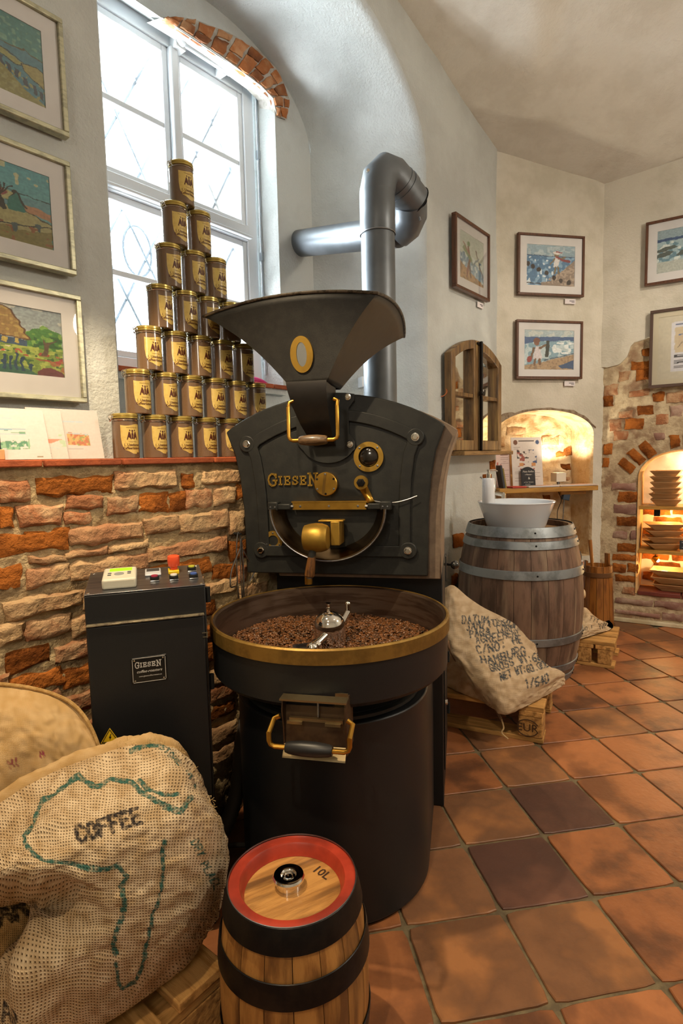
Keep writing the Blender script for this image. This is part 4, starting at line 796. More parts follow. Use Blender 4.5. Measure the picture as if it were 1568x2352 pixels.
rowsu = [(7, .861, .0915), (6, .907, .0893), (5, .949, .0883), (4, .993, .0862), (3, 1.031, .0838), (2, 1.057, .0870), (1, 1.088, 0)]
ORD = ['first', 'second', 'third', 'fourth', 'fifth', 'sixth', 'seventh']; RN = ['bottom', 'second', 'third', 'fourth', 'fifth', 'sixth', 'top']
for r_, (n_, u0, pt) in enumerate(rowsu):
    for k in range(n_):
        lab = ('gold lidded burlap coffee tin, %s from left in the pyramid\'s %s row' % (ORD[k], RN[r_] + (' lowest' if 0 < r_ < 6 else ''))) if n_ > 1 else 'single burlap patterned coffee tin crowning the pyramid at the window'
        loc = L(u0 + pt * k, 1.462 + random.uniform(-.002, .002), 1.1655 + r_ * .1232); rz = ROTL + R(random.uniform(-3, 12))
        if not used[0]: used[0] = True; tin0.location = loc; tin0.rotation_euler = (0, 0, rz); tin0['label'] = lab; tin0['group'] = 'pyramid of coffee tins'
        else: dup(tin0, loc, rz, lab, 'pyramid of coffee tins')
# ================================================================== CARDS ON THE SHELF
def card(label, u0, u1, h, lean, art, w_, res=70, name='art_card'):
    """print leaning back against the wall"""
    wd = u1 - u0; t = thing(name, label, 'art card', L((u0 + u1) / 2, w_, 1.1655), ROTL, 'watercolour cards on the brick shelf')
    Mx = Matrix.Rotation(-lean, 4, 'X'); t.rotation_euler = (Matrix.Rotation(ROTL, 4, 'Z') @ Mx).to_euler()
    MB().box((0, .0015, h / 2 + .001), (wd, .003, h)).build('backing_board', mk('card_edge', 'b9a98a', rough=.8), t)
    grid_mesh('printed_sheet', lambda A, B: np.stack([-wd / 2 + wd * A, 0 * A - .0006, .001 + h * B]), int(res * wd / h), res, PAINT, t, colfn=art); return t
c1 = painter([('g', 'c2bab4', 'c4bbb2'), ('p', [(.5, .28), (.82, .26), (.82, .5), (.5, .54)], 'c39a55'), ('s', [(.5, .28), (.82, .26), (.82, .5), (.5, .54)], 'b86a3f', .1, 30), ('s', [(.5, .28), (.82, .26), (.82, .5), (.5, .54)], '8f9a4a', .45, 30), ('l', [(.5, .52), (.82, .49)], 'a9b3b8', .01), ('l', [(.48, .75), (.75, .75)], 'a9bcc6', .01), ('l', [(.5, .2), (.7, .2)], 'a09a9a', .004)], .004, .03, 30, 51, 1.3)
c2 = painter([('g', 'c6c1ba', 'c4beb4'), ('s', [(.3, .3), (1, .25), (1, .5), (.3, .55)], 'a9bf9c', .2, 14), ('p', [(.55, .36), (.75, .40), (.95, .40), (.8, .33), (.55, .32)], 'cf7f60'), ('l', [(.6, .16), (.64, .12), (.7, .17), (.76, .11)], '6f6a66', .005), ('l', [(.6, .06), (.75, .06)], '9a9490', .004), ('l', [(.55, .25), (.9, .22)], 'a9c0bc', .008)], .006, .03, 30, 52, 1.3)
c3 = painter([('g', 'c9c5c0', 'c6c0b8'), ('l', [(.1, .82), (.7, .82)], '9fb6c4', .006), ('s', [(.3, .78), (.72, .78), (.72, .70), (.3, .70)], 'e0b59c', .1, 12), ('p', [(.25, .6), (.45, .62), (.65, .6), (.65, .57), (.25, .58)], '5f8f78'), ('l', [(.2, .58), (.8, .6)], '7fa0b4', .010), ('p', [(.62, .52), (.8, .55), (.8, .51)], '6a9a7a'), ('l', [(.4, .5), (.8, .5)], '9ab0c0', .008),
    ('s', [(.2, .2), (.82, .2), (.82, .4), (.2, .28)], '4f8a6a', -.15, 34), ('s', [(.2, .2), (.82, .2), (.82, .38), (.2, .30)], '7fae86', .2, 30), ('p', [(.27, .42), (.36, .44), (.36, .39), (.28, .38)], 'c98a66'), ('l', [(.25, .15), (.85, .15)], 'a5a09c', .003), ('p', [(.86, .03), (.93, .03), (.93, .06), (.86, .06)], '8f8468')], .004, .03, 30, 53, 1.4)
card('cream card with an orange field print, beside the first tin of the pyramid', .62, .805, .133, R(12), c1, 1.478)
card('pale watercolour card with a red boat, between two larger cards', .53, .70, .128, R(14), c2, 1.462)
card('white watercolour card of reeds and islands at a lake shore', .40, .650, .126, R(16), c3, 1.446)
sb = thing('chalk_sign', 'small black chalk sign in a pale wooden foot at the left frame edge', 'sign', L(.495, 1.418, 1.1655), ROTL)
MB().box((0, 0, .012), (.07, .022, .024)).build('wooden_foot', mk('pale_beech', 'd0a372', 'c39260', rough=.5, nscale=8), sb, bevel=.002)
MB().box((0, 0, .044), (.062, .003, .046)).build('slate_board', mk('slate', '2c2d31', '38393d', rough=.8), sb, bevel=.001)
m = MB(); m.box((.012, -.002, .052), (.02, .0006, .002)); m.box((.006, -.002, .040), (.03, .0006, .002)); m.build('chalk_line', CARDM, sb)
pk = MB(); pk.tube(curve([(0, 0, .012), (.05, .01, .020), (.10, .0, .014), (.15, .012, .008)], 5), [.018, .022, .024, .024, .024, .023, .022, .02, .018, .016, .013, .010, .008, .006, .004, .003][:16], 10)
pk = pk.build('pink_cloth', mk('pink_cotton', 'c03a78', 'a52f66', rough=.8, bump=.5), None); place(pk, L(1.93, 2.135, 1.535), ROTL); pk.scale = (1, 1, .8); tag(pk, 'crumpled pink cloth on the right end of the window sill', 'cloth')
# ================================================================== COFFEE ROASTER
RZ = R(-12)
rst = thing('coffee_roaster', 'black cast drum coffee roaster with brass fittings and a round cooling tray, centre of room', 'coffee roaster', (-.015, 1.72, 0), RZ)
def rp(name, mb, m, parent=rst, **k): return mb.build(name, m, parent, **k)
CX = -.011
right = [(.285, .797), (.286, .90), (.288, 1.0), (.296, 1.09), (.311, 1.17), (.337, 1.241)]
arcp = [(.337 * math.cos(math.pi * k / 24) / math.cos(0), 1.241 + .104 * (1 - (math.cos(math.pi * k / 24)) ** 2) ** .9) for k in range(1, 24)]
outl = [(CX + x, z) for x, z in right + arcp + [(-x, z) for x, z in reversed(right)]]
rp('front_plate', MB().prism(outl, 0, .028), BLACK, bevel=.004)
def scaled(o, gx, gz=0, zmin=None): return [(CX + (x - CX) * gx, z + gz) for x, z in o]
bo = [((x + .036 * min(1, (x - CX) / .1)) if x > CX else CX + (x - CX) * .66, z - .014) for x, z in outl]
rp('roasting_drum_shell', MB().prism(bo, .028, .40), mk('lamplit_hammered_panel', '7d6c5d', '716153', rough=.5, bump=.4, bscale=500, bdist=.0006, metal=.2, nscale=30), bevel=.003)  # black panel coloured tan: the lamplight on it is put into the colour
# flared rear lip of the side cover
lip = [(x, z) for x, z in bo if z > 1.05]
# lower body and curved base cover
rp('lower_body', MB().prism([(-.24, .0), (.312, .0), (.312, .80), (-.24, .80)], .125, .40), BLACK_T, bevel=.003)
def dshape(r, cx, cy, yb, n=36):
    return [(cx + r * math.cos(a), cy + r * math.sin(a)) for a in [math.pi + math.pi * k / n for k in range(n + 1)]] + [(cx + r, yb), (cx - r, yb)]
def extrude_xy(P, z0, z1):
    n = len(P); return MB().add([(x, y, z0) for x, y in P] + [(x, y, z1) for x, y in P], [tuple(range(n)), tuple(range(n, 2 * n))] + [(i, (i + 1) % n, (i + 1) % n + n, i + n) for i in range(n)])
rp('base_cover', extrude_xy(dshape(.262, .018, -.176, .124), .012, .528), BLACK_T, bevel=.004)
rp('plinth_ring', extrude_xy(dshape(.250, .018, -.176, .10), 0, .012), NEAR_BLACK)
tr = (.024, -.22)
rp('tray_pedestal', MB().lathe([(.225, .528), (.225, .545), (.20, .55), (.20, .615)], 48, T(tr[0] - .004, tr[1] + .03, 0)), NEAR_BLACK)
rp('pedestal_flange', MB().lathe([(.232, .529), (.238, .532), (.238, .540), (.228, .543)], 48, T(tr[0] - .004, tr[1] + .03, 0)), BLACK)
# cooling tray
trw = MB().lathe([(.0, .600), (.285, .602), (.300, .606), (.311, .618), (.312, .70), (.312, .712)], 96, T(tr[0], tr[1], 0), cap=False)
tray = rp('cooling_tray', trw, BLACK_T)
rp('tray_rim', MB().lathe([(.3115, .708), (.3165, .709), (.3165, .741), (.3125, .7445), (.3085, .7445), (.3080, .7405)], 96, T(tr[0], tr[1], 0), cap=False), mk('worn_gold_rim', '94753a', '7d6230', rough=.45, metal=.7, nscale=14, bump=.3, bscale=120), tray)
rp('tray_inner_wall', MB().lathe([(.3085, .7425), (.3025, .738), (.298, .66), (.297, .625), (0, .625)], 96, T(tr[0], tr[1], 0), cap=False), mk('coffee_stained_steel', '7d6a5c', '5d4a3e', rough=.38, metal=.85, nscale=5, stretch=(1, 1, 12), bump=.08, bscale=60), tray)
# beans: one heap of thousands
bm_ = MB(); rr = random.Random(3)
def bean_mesh(seed):
    r = random.Random(seed); vs = []; fs = []; n = 6; L_ = .0056; W_ = .0040; H_ = .0029
    rings = [(-1, 0), (-.72, .70), (0, 1), (.72, .70), (1, 0)]; vs.append((-L_, 0, 0))
    for s, q_ in rings[1:4]:
        for k in range(n):
            a = 2 * math.pi * k / n + math.pi / 6; y = W_ * q_ * math.cos(a); z = H_ * q_ * math.sin(a); vs.append((s * L_, y, z))
    vs.append((L_, 0, 0))
    for k in range(n): fs.append((0, 1 + (k + 1) % n, 1 + k)); fs.append((len(vs) - 1, 13 + k, 13 + (k + 1) % n))
    for j in (0, 1):
        for k in range(n): fs.append((1 + j * n + k, 1 + j * n + (k + 1) % n, 7 + j * n + (k + 1) % n, 7 + j * n + k))
    return vs, fs
BV, BF = bean_mesh(1); NBEAN = 9500; bvn = np.array(BV); allv = np.empty((NBEAN, len(BV), 3)); 
for i in range(NBEAN):
    if i < 8200: rad = .295 * math.sqrt(rr.random()); lay = 0
    else: rad = .29 * math.sqrt(rr.random()); lay = .004
    a = rr.uniform(0, 2 * math.pi); x = rad * math.cos(a); y = rad * math.sin(a)
    h = .652 + .010 * NS(x, y, 1, 7) + (.012 * math.exp(-((rad - .17) / .07) ** 2)) + lay + rr.uniform(-.003, .002)
    if rad < .045: h -= .01
    rot = np.array((Matrix.Rotation(rr.uniform(0, 6.3), 3, 'Z') @ Matrix.Rotation(rr.uniform(-.6, .6), 3, 'Y') @ Matrix.Rotation(rr.uniform(-.7, .7), 3, 'X')))
    allv[i] = (bvn * rr.uniform(.85, 1.12)) @ rot.T + (tr[0] + x, tr[1] + y, h)
off = (np.arange(NBEAN) * len(BV))
me = bpy.data.meshes.new('coffee_beans'); fcs = [tuple(int(v + o) for v in f) for o in off for f in BF]
me.from_pydata(allv.reshape(-1, 3).tolist(), [], fcs); me.update()
beans = finish(bpy.data.objects.new('coffee_beans', me), mk('roasted_bean', '6d4424', '412a15', rough=.26, nscale=60, coat=.35, bump=.2, bscale=300), None, 60, 0)
beans.location = rst.location; beans.rotation_euler = (0, 0, RZ); tag(beans, 'glossy brown roasted coffee beans spread in the round cooling tray', 'coffee beans', kind='stuff')
rp('bean_bed_screen', MB().lathe([(.294, .640), (0, .640)], 48, T(tr[0], tr[1], 0), cap=False), mk('dark_bean_bed', '1d120a', rough=.9), tray)
# stirrer: chrome dome, top finial and arms
st = rp('stirrer', MB().lathe([(.043, .628), (.043, .690), (.0425, .703), (.040, .716), (.034, .728), (.024, .737), (.012, .742), (.0, .7435)], 40, T(tr[0] - .002, tr[1], 0), cap=False), CHROME)
rp('finial', MB().lathe([(.006, .742), (.005, .749), (.0075, .750), (.0075, .7525), (.004, .754), (.0045, .760), (.008, .763), (.008, .7655), (0, .766)], 16, T(tr[0] - .004, tr[1], 0)), CHROME, st)
m = MB(); m.cyl((tr[0] - .002, tr[1] - .03, .690), (tr[0] - .028, tr[1] - .085, .668), .010, 14); m.ball((tr[0] - .028, tr[1] - .088, .668), .017, 16); m.cyl((tr[0] - .028, tr[1] - .088, .668), (tr[0] - .052, tr[1] - .13, .650), .011, 14)
m.cyl((tr[0] - .020, tr[1] - .070, .672), (tr[0] - .024, tr[1] - .078, .670), .0165, 18); rp('stirrer_arm', m, CHROME, st)
m = MB(); m.box((tr[0] - .062, tr[1] - .075, .668), (.045, .004, .012), M=Matrix.Rotation(R(35), 4, 'Z')); m.box((tr[0] - .048, tr[1] - .095, .664), (.022, .006, .018)); rp('stirrer_paddle', m, STEEL, st)
m = MB(); m.cyl((tr[0] + .020, tr[1] + .03, .69), (tr[0] + .036, tr[1] + .065, .725), .009, 12); m.cyl((tr[0] + .036, tr[1] + .065, .725), (tr[0] + .036, tr[1] + .066, .745), .008, 12); m.ball((tr[0] + .036, tr[1] + .066, .747), .0085, 12); rp('stirrer_arm', m, CHROME, st)
rp('exhaust_box', MB().box((.05, .52, 1.10), (.20, .24, .40)), BLACK_T, bevel=.004)
# ---- relief frame on the front plate
def path_frame():
    P = [(-.216, 1.171)]
    top = [(-.262 + .262 * 2 * k / 18, 1.215 + .072 * (1 - ((k - 9) / 9) ** 2)) for k in range(19)]
    return top
def ring(pts, wd, y0, y1, closed=True):
    """ribbon of width wd along a closed outline"""
    n = len(pts); V = [Vector(p) for p in pts]; inn = []; ou = []
    for i in range(n):
        a = (V[i] - V[i - 1]).normalized(); b = (V[(i + 1) % n] - V[i]).normalized(); t = (a + b)
        t = t.normalized() if t.length > 1e-6 else b; nn = Vector((t.y, -t.x)); k = 1 / max(.5, nn.dot(Vector((a.y, -a.x)))); inn.append(V[i] - nn * wd / 2 * k); ou.append(V[i] + nn * wd / 2 * k)
    vs = [(p.x, y0, p.y) for p in inn] + [(p.x, y0, p.y) for p in ou] + [(p.x, y1, p.y) for p in inn] + [(p.x, y1, p.y) for p in ou]; fs = []
    for i in range(n):
        j = (i + 1) % n; fs += [(2 * n + i, 2 * n + j, 3 * n + j, 3 * n + i), (i, j, 2 * n + j, 2 * n + i), (n + i, n + j, 3 * n + j, 3 * n + i)]
    return MB().add(vs, fs)
fr_pts = [(-.262, 1.195)] + [(-.24 + .48 * k / 16 + CX * .5, 1.213 + .068 * (1 - ((k - 8) / 8) ** 2)) for k in range(17)] + [(.236, 1.197), (.222, 1.16), (.212, 1.09), (.207, 1.0), (.206, .90), (.205, .872), (-.232, .870), (-.232, .90), (-.234, 1.0), (-.240, 1.09), (-.250, 1.16)]
fr_pts = fr_pts[::-1]
df = rp('door_frame', ring(fr_pts, .034, .0, -.010), BLACK, bevel=.004, bseg=3)
BOL = [(-.277, 1.203), (.241, 1.209), (-.243, .872), (.216, .875)]
for x, z in BOL: rp('frame_lug', MB().cyl((x, 0, z), (x, -.0105, z), .026, 24), BLACK, df, bevel=.003)
inner = [(p[0] * .925 + CX * .07, 1.03 + (p[1] - 1.03) * .90) for p in fr_pts]
rp('door_panel', MB().prism(inner, 0, -.004), BLACK, bevel=.0015)
def bolt(x, z, y=-.0105, r=.0095, parent=rst, nm='bolt'):
    m = MB(); m.lathe([(r * 1.25, 0), (r * 1.25, .002), (r, .0022)], 20, T(x, y, z, rx=R(90))); m.lathe([(r, .002), (r, .007), (r * .8, .0085), (0, .0085)], 6, T(x, y, z, rx=R(90))); return rp(nm, m, CHROME, parent)
for x, z in BOL: bolt(x, z)
def screw(x, z, y, r=.0042, parent=rst, m_=STEEL):
    m = MB(); m.lathe([(r, 0), (r * .9, .0016), (0, .002)], 12, T(x, y, z, rx=R(90))); m.box((x, y - .0019, z), (r * 1.6, .0006, r * .3)); return rp('screw', m, m_, parent)
# hopper flange
fp = [(-.115, 1.20), (-.115, 1.34)] + [(-.115 + .175 * k / 8, 1.343 + .004 * (1 - ((k - 4) / 4) ** 2)) for k in range(1, 8)] + [(.064, 1.340), (.064, 1.322), (.046, 1.30), (.046, 1.225), (.064, 1.20), (.064, 1.178), (.054, 1.172)] + [(-.018 + .085 * math.cos(a), 1.205 + .066 * math.sin(a)) for a in [-math.pi * k / 16 for k in range(2, 15)]] + [(-.103, 1.185)]
fl = rp('hopper_flange', MB().prism(fp, -.0, -.014), BLACK, bevel=.003); bolt(.045, 1.332, -.014, .0075, fl); bolt(.049, 1.193, -.014, .0075, fl)
# sight glass
def annulus(x, z, ro, ri, y0, y1, seg=48): return MB().lathe([(ri, y0), (ro - .0015, y0), (ro, y0 + .0015), (ro, y1), (ri, y1), (ri, y0)], seg, T(x, 0, z, rx=R(90)), cap=False)
sg = rp('sight_glass_ring', annulus(.103, 1.155, .0445, .030, .004, .012), BRASS_P)
for k in range(4): a = R(45 + 90 * k); screw(.103 + .0375 * math.cos(a), 1.155 + .0375 * math.sin(a), -.012, .0035, sg)
rp('sight_glass', MB().ball((.103, -.004, 1.155), .0300, 24, (1, .35, 1)), mk('dark_glass', '15100c', rough=.04, coat=1), sg)
# round brass cover disc
dc = rp('cover_disc', MB().lathe([(.0345, 0), (.0355, .004), (.0355, .026), (.0335, .028), (0, .028)], 48, T(-.026, 0, 1.077, rx=R(90))), BRASS)
for k in range(6): a = R(30 + 60 * k); screw(-.026 + .0295 * math.cos(a), 1.077 + .0295 * math.sin(a), -.028, .0034, dc, STEEL if k % 2 else NEAR_BLACK)
rp('cover_bar', MB().box((-.030, -.0285, 1.077), (.008, .002, .066), M=Matrix.Rotation(R(8), 4, 'Y')), mk('shadowed_brass', '8a6a35', rough=.4, metal=.9), dc)  # dark strip standing in for the handle's shadow across the disc
# raised name, slab-serif capitals
SER = {'G': [[(.95, .78), (.72, .98), (.42, 1.0), (.15, .82), (.04, .5), (.15, .18), (.42, 0), (.75, .04), (.9, .14), (.9, .45)], [(.6, .45), (1.05, .45)], [(.95, .98), (.95, .68)]],
       'I': [[(.5, 0), (.5, 1)], [(.15, 0), (.85, 0)], [(.15, 1), (.85, 1)]], 'E': [[(.2, 0), (.2, 1)], [(0, 0), (.9, 0), (.9, .25)], [(0, 1), (.9, 1), (.9, .75)], [(.2, .5), (.65, .5)], [(.65, .38), (.65, .62)]],
       'S': [[(.85, .72), (.75, .95), (.4, 1), (.12, .8), (.3, .56), (.7, .45), (.88, .22), (.6, 0), (.25, .02), (.1, .26)], [(.87, .98), (.87, .68)], [(.08, .02), (.08, .32)]],
       'N': [[(.2, 0), (.2, 1)], [(.2, 1), (.85, 0)], [(.85, 0), (.85, 1)], [(0, 0), (.4, 0)], [(0, 1), (.25, 1)], [(.65, 1), (1.05, 1)]],
       'U': [[(.15, 1), (.15, .3), (.3, .04), (.5, 0), (.7, .04), (.85, .3), (.85, 1)]], 'R': [[(.15, 0), (.15, 1), (.6, 1), (.82, .85), (.82, .65), (.6, .5), (.15, .5)], [(.5, .5), (.88, 0)]]}
def strokes(mb, ch, x, z, w, h, t, y0, y1):
    for pl in SER[ch]:
        P = [Vector((x + a * w, 0, z + b * h)) for a, b in pl]
        for a, b in zip(P[:-1], P[1:]):
            d = (b - a); l = d.length; ang = math.atan2(d.z, d.x); c = (a + b) / 2
            mb.box((c.x, (y0 + y1) / 2, c.z), (l + t * .75, abs(y1 - y0), t), M=Matrix.Rotation(-ang, 4, 'Y'))
m = MB(); x = -.212
for ch, w_, h_ in (('G', .027, .036), ('I', .013, .024), ('E', .019, .024), ('S', .019, .024), ('E', .019, .024), ('N', .028, .036)):
    strokes(m, ch, x, 1.073 if h_ > .03 else 1.0765, w_, h_, .0052 if h_ > .03 else .0042, -.002, -.010); x += w_ + .0062
rp('brass_lettering', m, BRASS_P, smooth=20)
# lever with wire
lv = rp('lever', MB().lathe([(.0215, 0), (.022, .006), (.0205, .009), (.0, .009)], 32, T(.079, -.004, 1.079, rx=R(90))), BRASS_P)
rp('lever_nut', MB().lathe([(.013, 0), (.013, .006), (.010, .008), (.010, .016), (0, .017)], 6, T(.079, -.013, 1.079, rx=R(90))), NEAR_BLACK, lv)
m = MB(); m.add([(.072, -.010, 1.062), (.096, -.010, 1.072), (.112, -.020, 1.040), (.092, -.020, 1.032), (.118, -.034, 1.030), (.098, -.034, 1.022), (.104, -.020, 1.012), (.124, -.020, 1.020)], [(0, 1, 2, 3), (3, 2, 4, 5), (5, 4, 7, 6)]); o = rp('lever_arm', m, BRASS, lv); s_ = o.modifiers.new('s', 'SOLIDIFY'); s_.thickness = .003
rp('wire_rod', MB().tube(curve([(.112, -.024, 1.026), (.15, -.022, 1.020), (.18, -.020, 1.020), (.21, -.018, 1.026), (.245, -.014, 1.038)], 4), .0016, 6), STEEL)
# discharge door: gold bar, clamps, swinging trough, weight, handle
gb = rp('door_bar', MB().box((-.016, -.030, 1.011), (.226, .004, .021)).box((-.016, -.020, 1.024), (.232, .028, .004)), BRASS)
for x in (-.105, -.016, .072): screw(x, 1.011, -.032, .0038, gb)
for s in (-1, 1):
    cx_ = -.016 + s * .150; m = MB().box((cx_ - s * .012, -.030, 1.010), (.040, .026, .018)).box((cx_ + s * .022, -.030, 1.012), (.032, .034, .026)); cl = rp('pivot_clamp', m, BLACK, bevel=.003)
    for dx in (.014, .028): screw(cx_ + s * dx, 1.010, -.047, .003, cl)
    rp('clamp_pin', MB().cyl((cx_ - s * .040, -.03, 1.010), (cx_ - s * .028, -.03, 1.010), .006, 10), STEEL, cl)
n = 40; th = [math.pi + math.pi * k / n for k in range(n + 1)]; rx, rz_, zc, xc = .172, .152, 1.004, -.016; vs = []
for a in th:
    c, s = math.cos(a), math.sin(a)
    for y, e in ((-.006, -.030), (-.062, -.004), (-.062, 0), (-.006, -.026)): vs.append((xc + (rx + e) * c, y, zc + (rz_ + e) * s))
rp('discharge_trough', MB().add(vs, [(4 * i + j, 4 * i + (j + 1) % 4, 4 * i + 4 + (j + 1) % 4, 4 * i + 4 + j) for i in range(n) for j in range(4)] + [(0, 1, 2, 3), (4 * n + 3, 4 * n + 2, 4 * n + 1, 4 * n)]), mk('bean_polished_steel', '8c7558', '6d5a44', rough=.22, metal=1, nscale=6, stretch=(1, 8, 1)))
rp('trough_edge', MB().tube([(xc + (rx + .002) * math.cos(a), -.063, zc + (rz_ + .002) * math.sin(a)) for a in th], .0026, 8), STEEL)
wt = rp('counterweight', MB().lathe([(.026, -.036), (.036, -.032), (.0405, -.016), (.0425, 0), (.0415, .018), (.037, .032), (.033, .037), (0, .037)], 40, T(-.040, -.105, .926, ry=R(90), rx=0) @ Matrix.Rotation(R(0), 4, 'Z')), BRASS_P)
m = MB().box((.012, -.048, .935), (.026, .070, .070)).box((-.004, -.050, .970), (.075, .040, .005)); rp('weight_bracket', m, BRASS_P, wt, bevel=.002)
hd = rp('door_handle', MB().lathe([(.0085, 0), (.010, -.008), (.0125, -.035), (.0145, -.060), (.0150, -.076), (.012, -.080), (.0, -.080)], 24, T(-.046, -.12, .893, ry=R(9)), cap=False), mk('oiled_walnut', '6a4522', '442a14', rough=.35, nscale=25, stretch=(6, 6, 1), coat=.4))
rp('ferrule', MB().lathe([(.0085, -.002), (.0105, -.002), (.0115, -.024), (.0105, -.0245)], 20, T(-.046, -.12, .896, ry=R(9)), cap=False), BLACK, hd); rp('end_cap', MB().lathe([(.009, -.079), (.009, -.084), (.006, -.085), (0, -.085)], 16, T(-.046, -.12, .893, ry=R(9))), STEEL, hd)
rp('drain_tube', MB().cyl((-.083, -.04, .80), (-.083, -.04, .775), .012, 16), BRASS)
rg = rp('sampling_port_ring', annulus(-.203, .902, .0305, .0165, .004, .009), BRASS_P); rp('sampling_port_plug', MB().lathe([(.0165, .004), (.0165, .006), (0, .0065)], 24, T(-.203, 0, .902, rx=R(90))), BLACK, rg)
for k in range(3): a = R(90 + 120 * k); screw(-.203 + .024 * math.cos(a), .902 + .024 * math.sin(a), -.009, .003, rg)
# ---- hopper: flared sheet-metal funnel
HT = mk('hopper_textured_black', '201f1d', '272623', rough=.48, bump=.5, bscale=450, bdist=.0007, metal=.2, nscale=30)
bot = [Vector((-.108, -.10, 1.362)), Vector((.004, -.115, 1.362)), Vector((.010, .05, 1.362)), Vector((-.10, .05, 1.362))]
topc = [Vector((-.365, -.088, 1.575)), Vector((.156, -.141, 1.585)), Vector((.176, .384, 1.575)), Vector((-.345, .42, 1.575))]
vs = []; nl_, ns_ = 14, 12
for l in range(nl_ + 1):
    t = l / nl_; g = .72 * t + .28 * t ** 3; 
    cs = [bot[i] * (1 - g) + topc[i] * g for i in range(4)]
    for c in cs: c.z = 1.362 + (c.z - 1.362) / max(g, 1e-6) * t if t > 0 else 1.362
    for i in range(4):
        zt = bot[i].z + (topc[i].z - bot[i].z) * t; cs[i].z = zt
    for i in range(4):
        a, b = cs[i], cs[(i + 1) % 4]; outw = Vector((b.y - a.y, -(b.x - a.x), 0)).normalized()
        for k in range(ns_):
            s = k / ns_; p = a.lerp(b, s); e = 4 * s * (1 - s); vs.append(tuple(p + outw * (.022 * e * t * t) + Vector((0, 0, .022 * e * t ** 3))))
m_ = 4 * ns_; hp = MB().add(vs, [(l * m_ + k, l * m_ + (k + 1) % m_, (l + 1) * m_ + (k + 1) % m_, (l + 1) * m_ + k) for l in range(nl_) for k in range(m_)])
hop = rp('hopper', hp, HT); sd = hop.modifiers.new('s', 'SOLIDIFY'); sd.thickness = .004; sd.offset = 1
rim = [Vector(v) for v in vs[-m_:]]; rim = rim + [rim[0]]; rp('hopper_rim', MB().tube([p + Vector((0, 0, .001)) for p in rim], .0042, 8, cap=False), mk('worn_edge', '6d6458', '3a352f', rough=.4, metal=.6, nscale=60), hop)
# oval window with gold surround on the front panel
def on_front(s, t):
    l = min(nl_ - 1, int(t * nl_)); f = t * nl_ - l; k = min(ns_ - 1, int(s * ns_)); fk = s * ns_ - k
    g = lambda l, k: Vector(vs[l * m_ + k % m_]); return (g(l, k) * (1 - fk) + g(l, k + 1) * fk) * (1 - f) + (g(l + 1, k) * (1 - fk) + g(l + 1, k + 1) * fk) * f
def oval(s0, t0, ax, az, off, n=40, hole=0):
    c = on_front(s0, t0); ex = (on_front(s0 + .05, t0) - on_front(s0 - .05, t0)).normalized(); ez = (on_front(s0, t0 + .06) - on_front(s0, t0 - .06)); ez = (ez - ex * ez.dot(ex)).normalized(); nn = ex.cross(ez).normalized()
    if nn.y > 0: nn = -nn
    ex, ez = ex, ez; P = [c + nn * off + ex * (ax * math.cos(a)) + ez * (az * math.sin(a)) for a in [2 * math.pi * k / n for k in range(n)]]
    return P, c, ex, ez, nn
P0_, c_, ex_, ez_, nn_ = oval(.52, .37, .034, .050, .006); P1_, *_ = oval(.52, .37, .0155, .033, .006); Pb, *_ = oval(.52, .37, .034, .050, -.002); n = 40
ov = rp('oval_window_frame', MB().add([tuple(p) for p in P0_ + P1_ + Pb], [(k, (k + 1) % n, n + (k + 1) % n, n + k) for k in range(n)] + [(k, (k + 1) % n, 2 * n + (k + 1) % n, 2 * n + k) for k in range(n)]), BRASS_P, hop)
P2_, *_ = oval(.52, .37, .016, .034, .0045); rp('oval_window_pane', MB().add([tuple(p) for p in P2_], [tuple(range(n))]), mk('mirror_pane', 'cfd6dc', rough=.12, metal=.9), hop)
# throat and chute below the hopper with brass handle
ch_ = MB(); prof = [(.0, -.118, 1.370), (.1, -.122, 1.345), (.3, -.110, 1.30), (.6, -.085, 1.25), (.85, -.055, 1.215), (1, -.02, 1.19)]; vs2 = []
for t, y, z in prof: xl = -.112 + .052 * t; xr = .006 - .012 * t * 0; vs2 += [(xl, y, z), (xr, y, z)]
k0 = len(prof); ch_.add(vs2 + [(-.112 + .052 * t, .0, z) for t, y, z in prof] + [(.006, .0, z) for t, y, z in prof],
        [(2 * k, 2 * k + 1, 2 * k + 3, 2 * k + 2) for k in range(k0 - 1)] + [(2 * k, 2 * k + 2, 2 * k0 + k + 1, 2 * k0 + k) for k in range(k0 - 1)] + [(2 * k + 1, 3 * k0 + k, 3 * k0 + k + 1, 2 * k + 3) for k in range(k0 - 1)] + [(0, 1, 3 * k0, 2 * k0), (2 * k0 - 2, 2 * k0 - 1, 4 * k0 - 1, 3 * k0 - 1)])
rp('feed_chute', ch_, mk('smooth_dark_steel', '1f1d1c', '2a2725', rough=.33, metal=.5, nscale=4), smooth=30)
def u_handle(xl, xr, zt, zb, y, yt, gm, gname='handle_grip', r=.0055, gr=.0155, col=BRASS):
    m = MB(); m.tube([(xl + .012, yt, zt), (xl, yt - .003, zt - .006), (xl, y, zt - .02), (xl, y, zb + .012), (xl + .003, y, zb + .004), (xl + .012, y, zb), (xr - .012, y, zb), (xr - .003, y, zb + .004), (xr, y, zb + .012), (xr, y, zt - .02), (xr, yt - .003, zt - .006), (xr - .012, yt, zt)], r, 10)
    h = rp('handle', m, col); c = (xl + xr) / 2; w = (xr - xl) * .29
    rp(gname, MB().lathe([(0, -w), (gr * .65, -w), (gr * .82, -w * .85), (gr, -w * .3), (gr, w * .3), (gr * .82, w * .85), (gr * .65, w), (0, w)], 24, T(c, y, zb, ry=R(90))), gm, h); return h
u_handle(-.105, .036, 1.318, 1.205, -.125, -.11, mk('turned_oak_grip', '6b5339', '3e2d1c', rough=.4, nscale=20, stretch=(1, 8, 8), coat=.3))
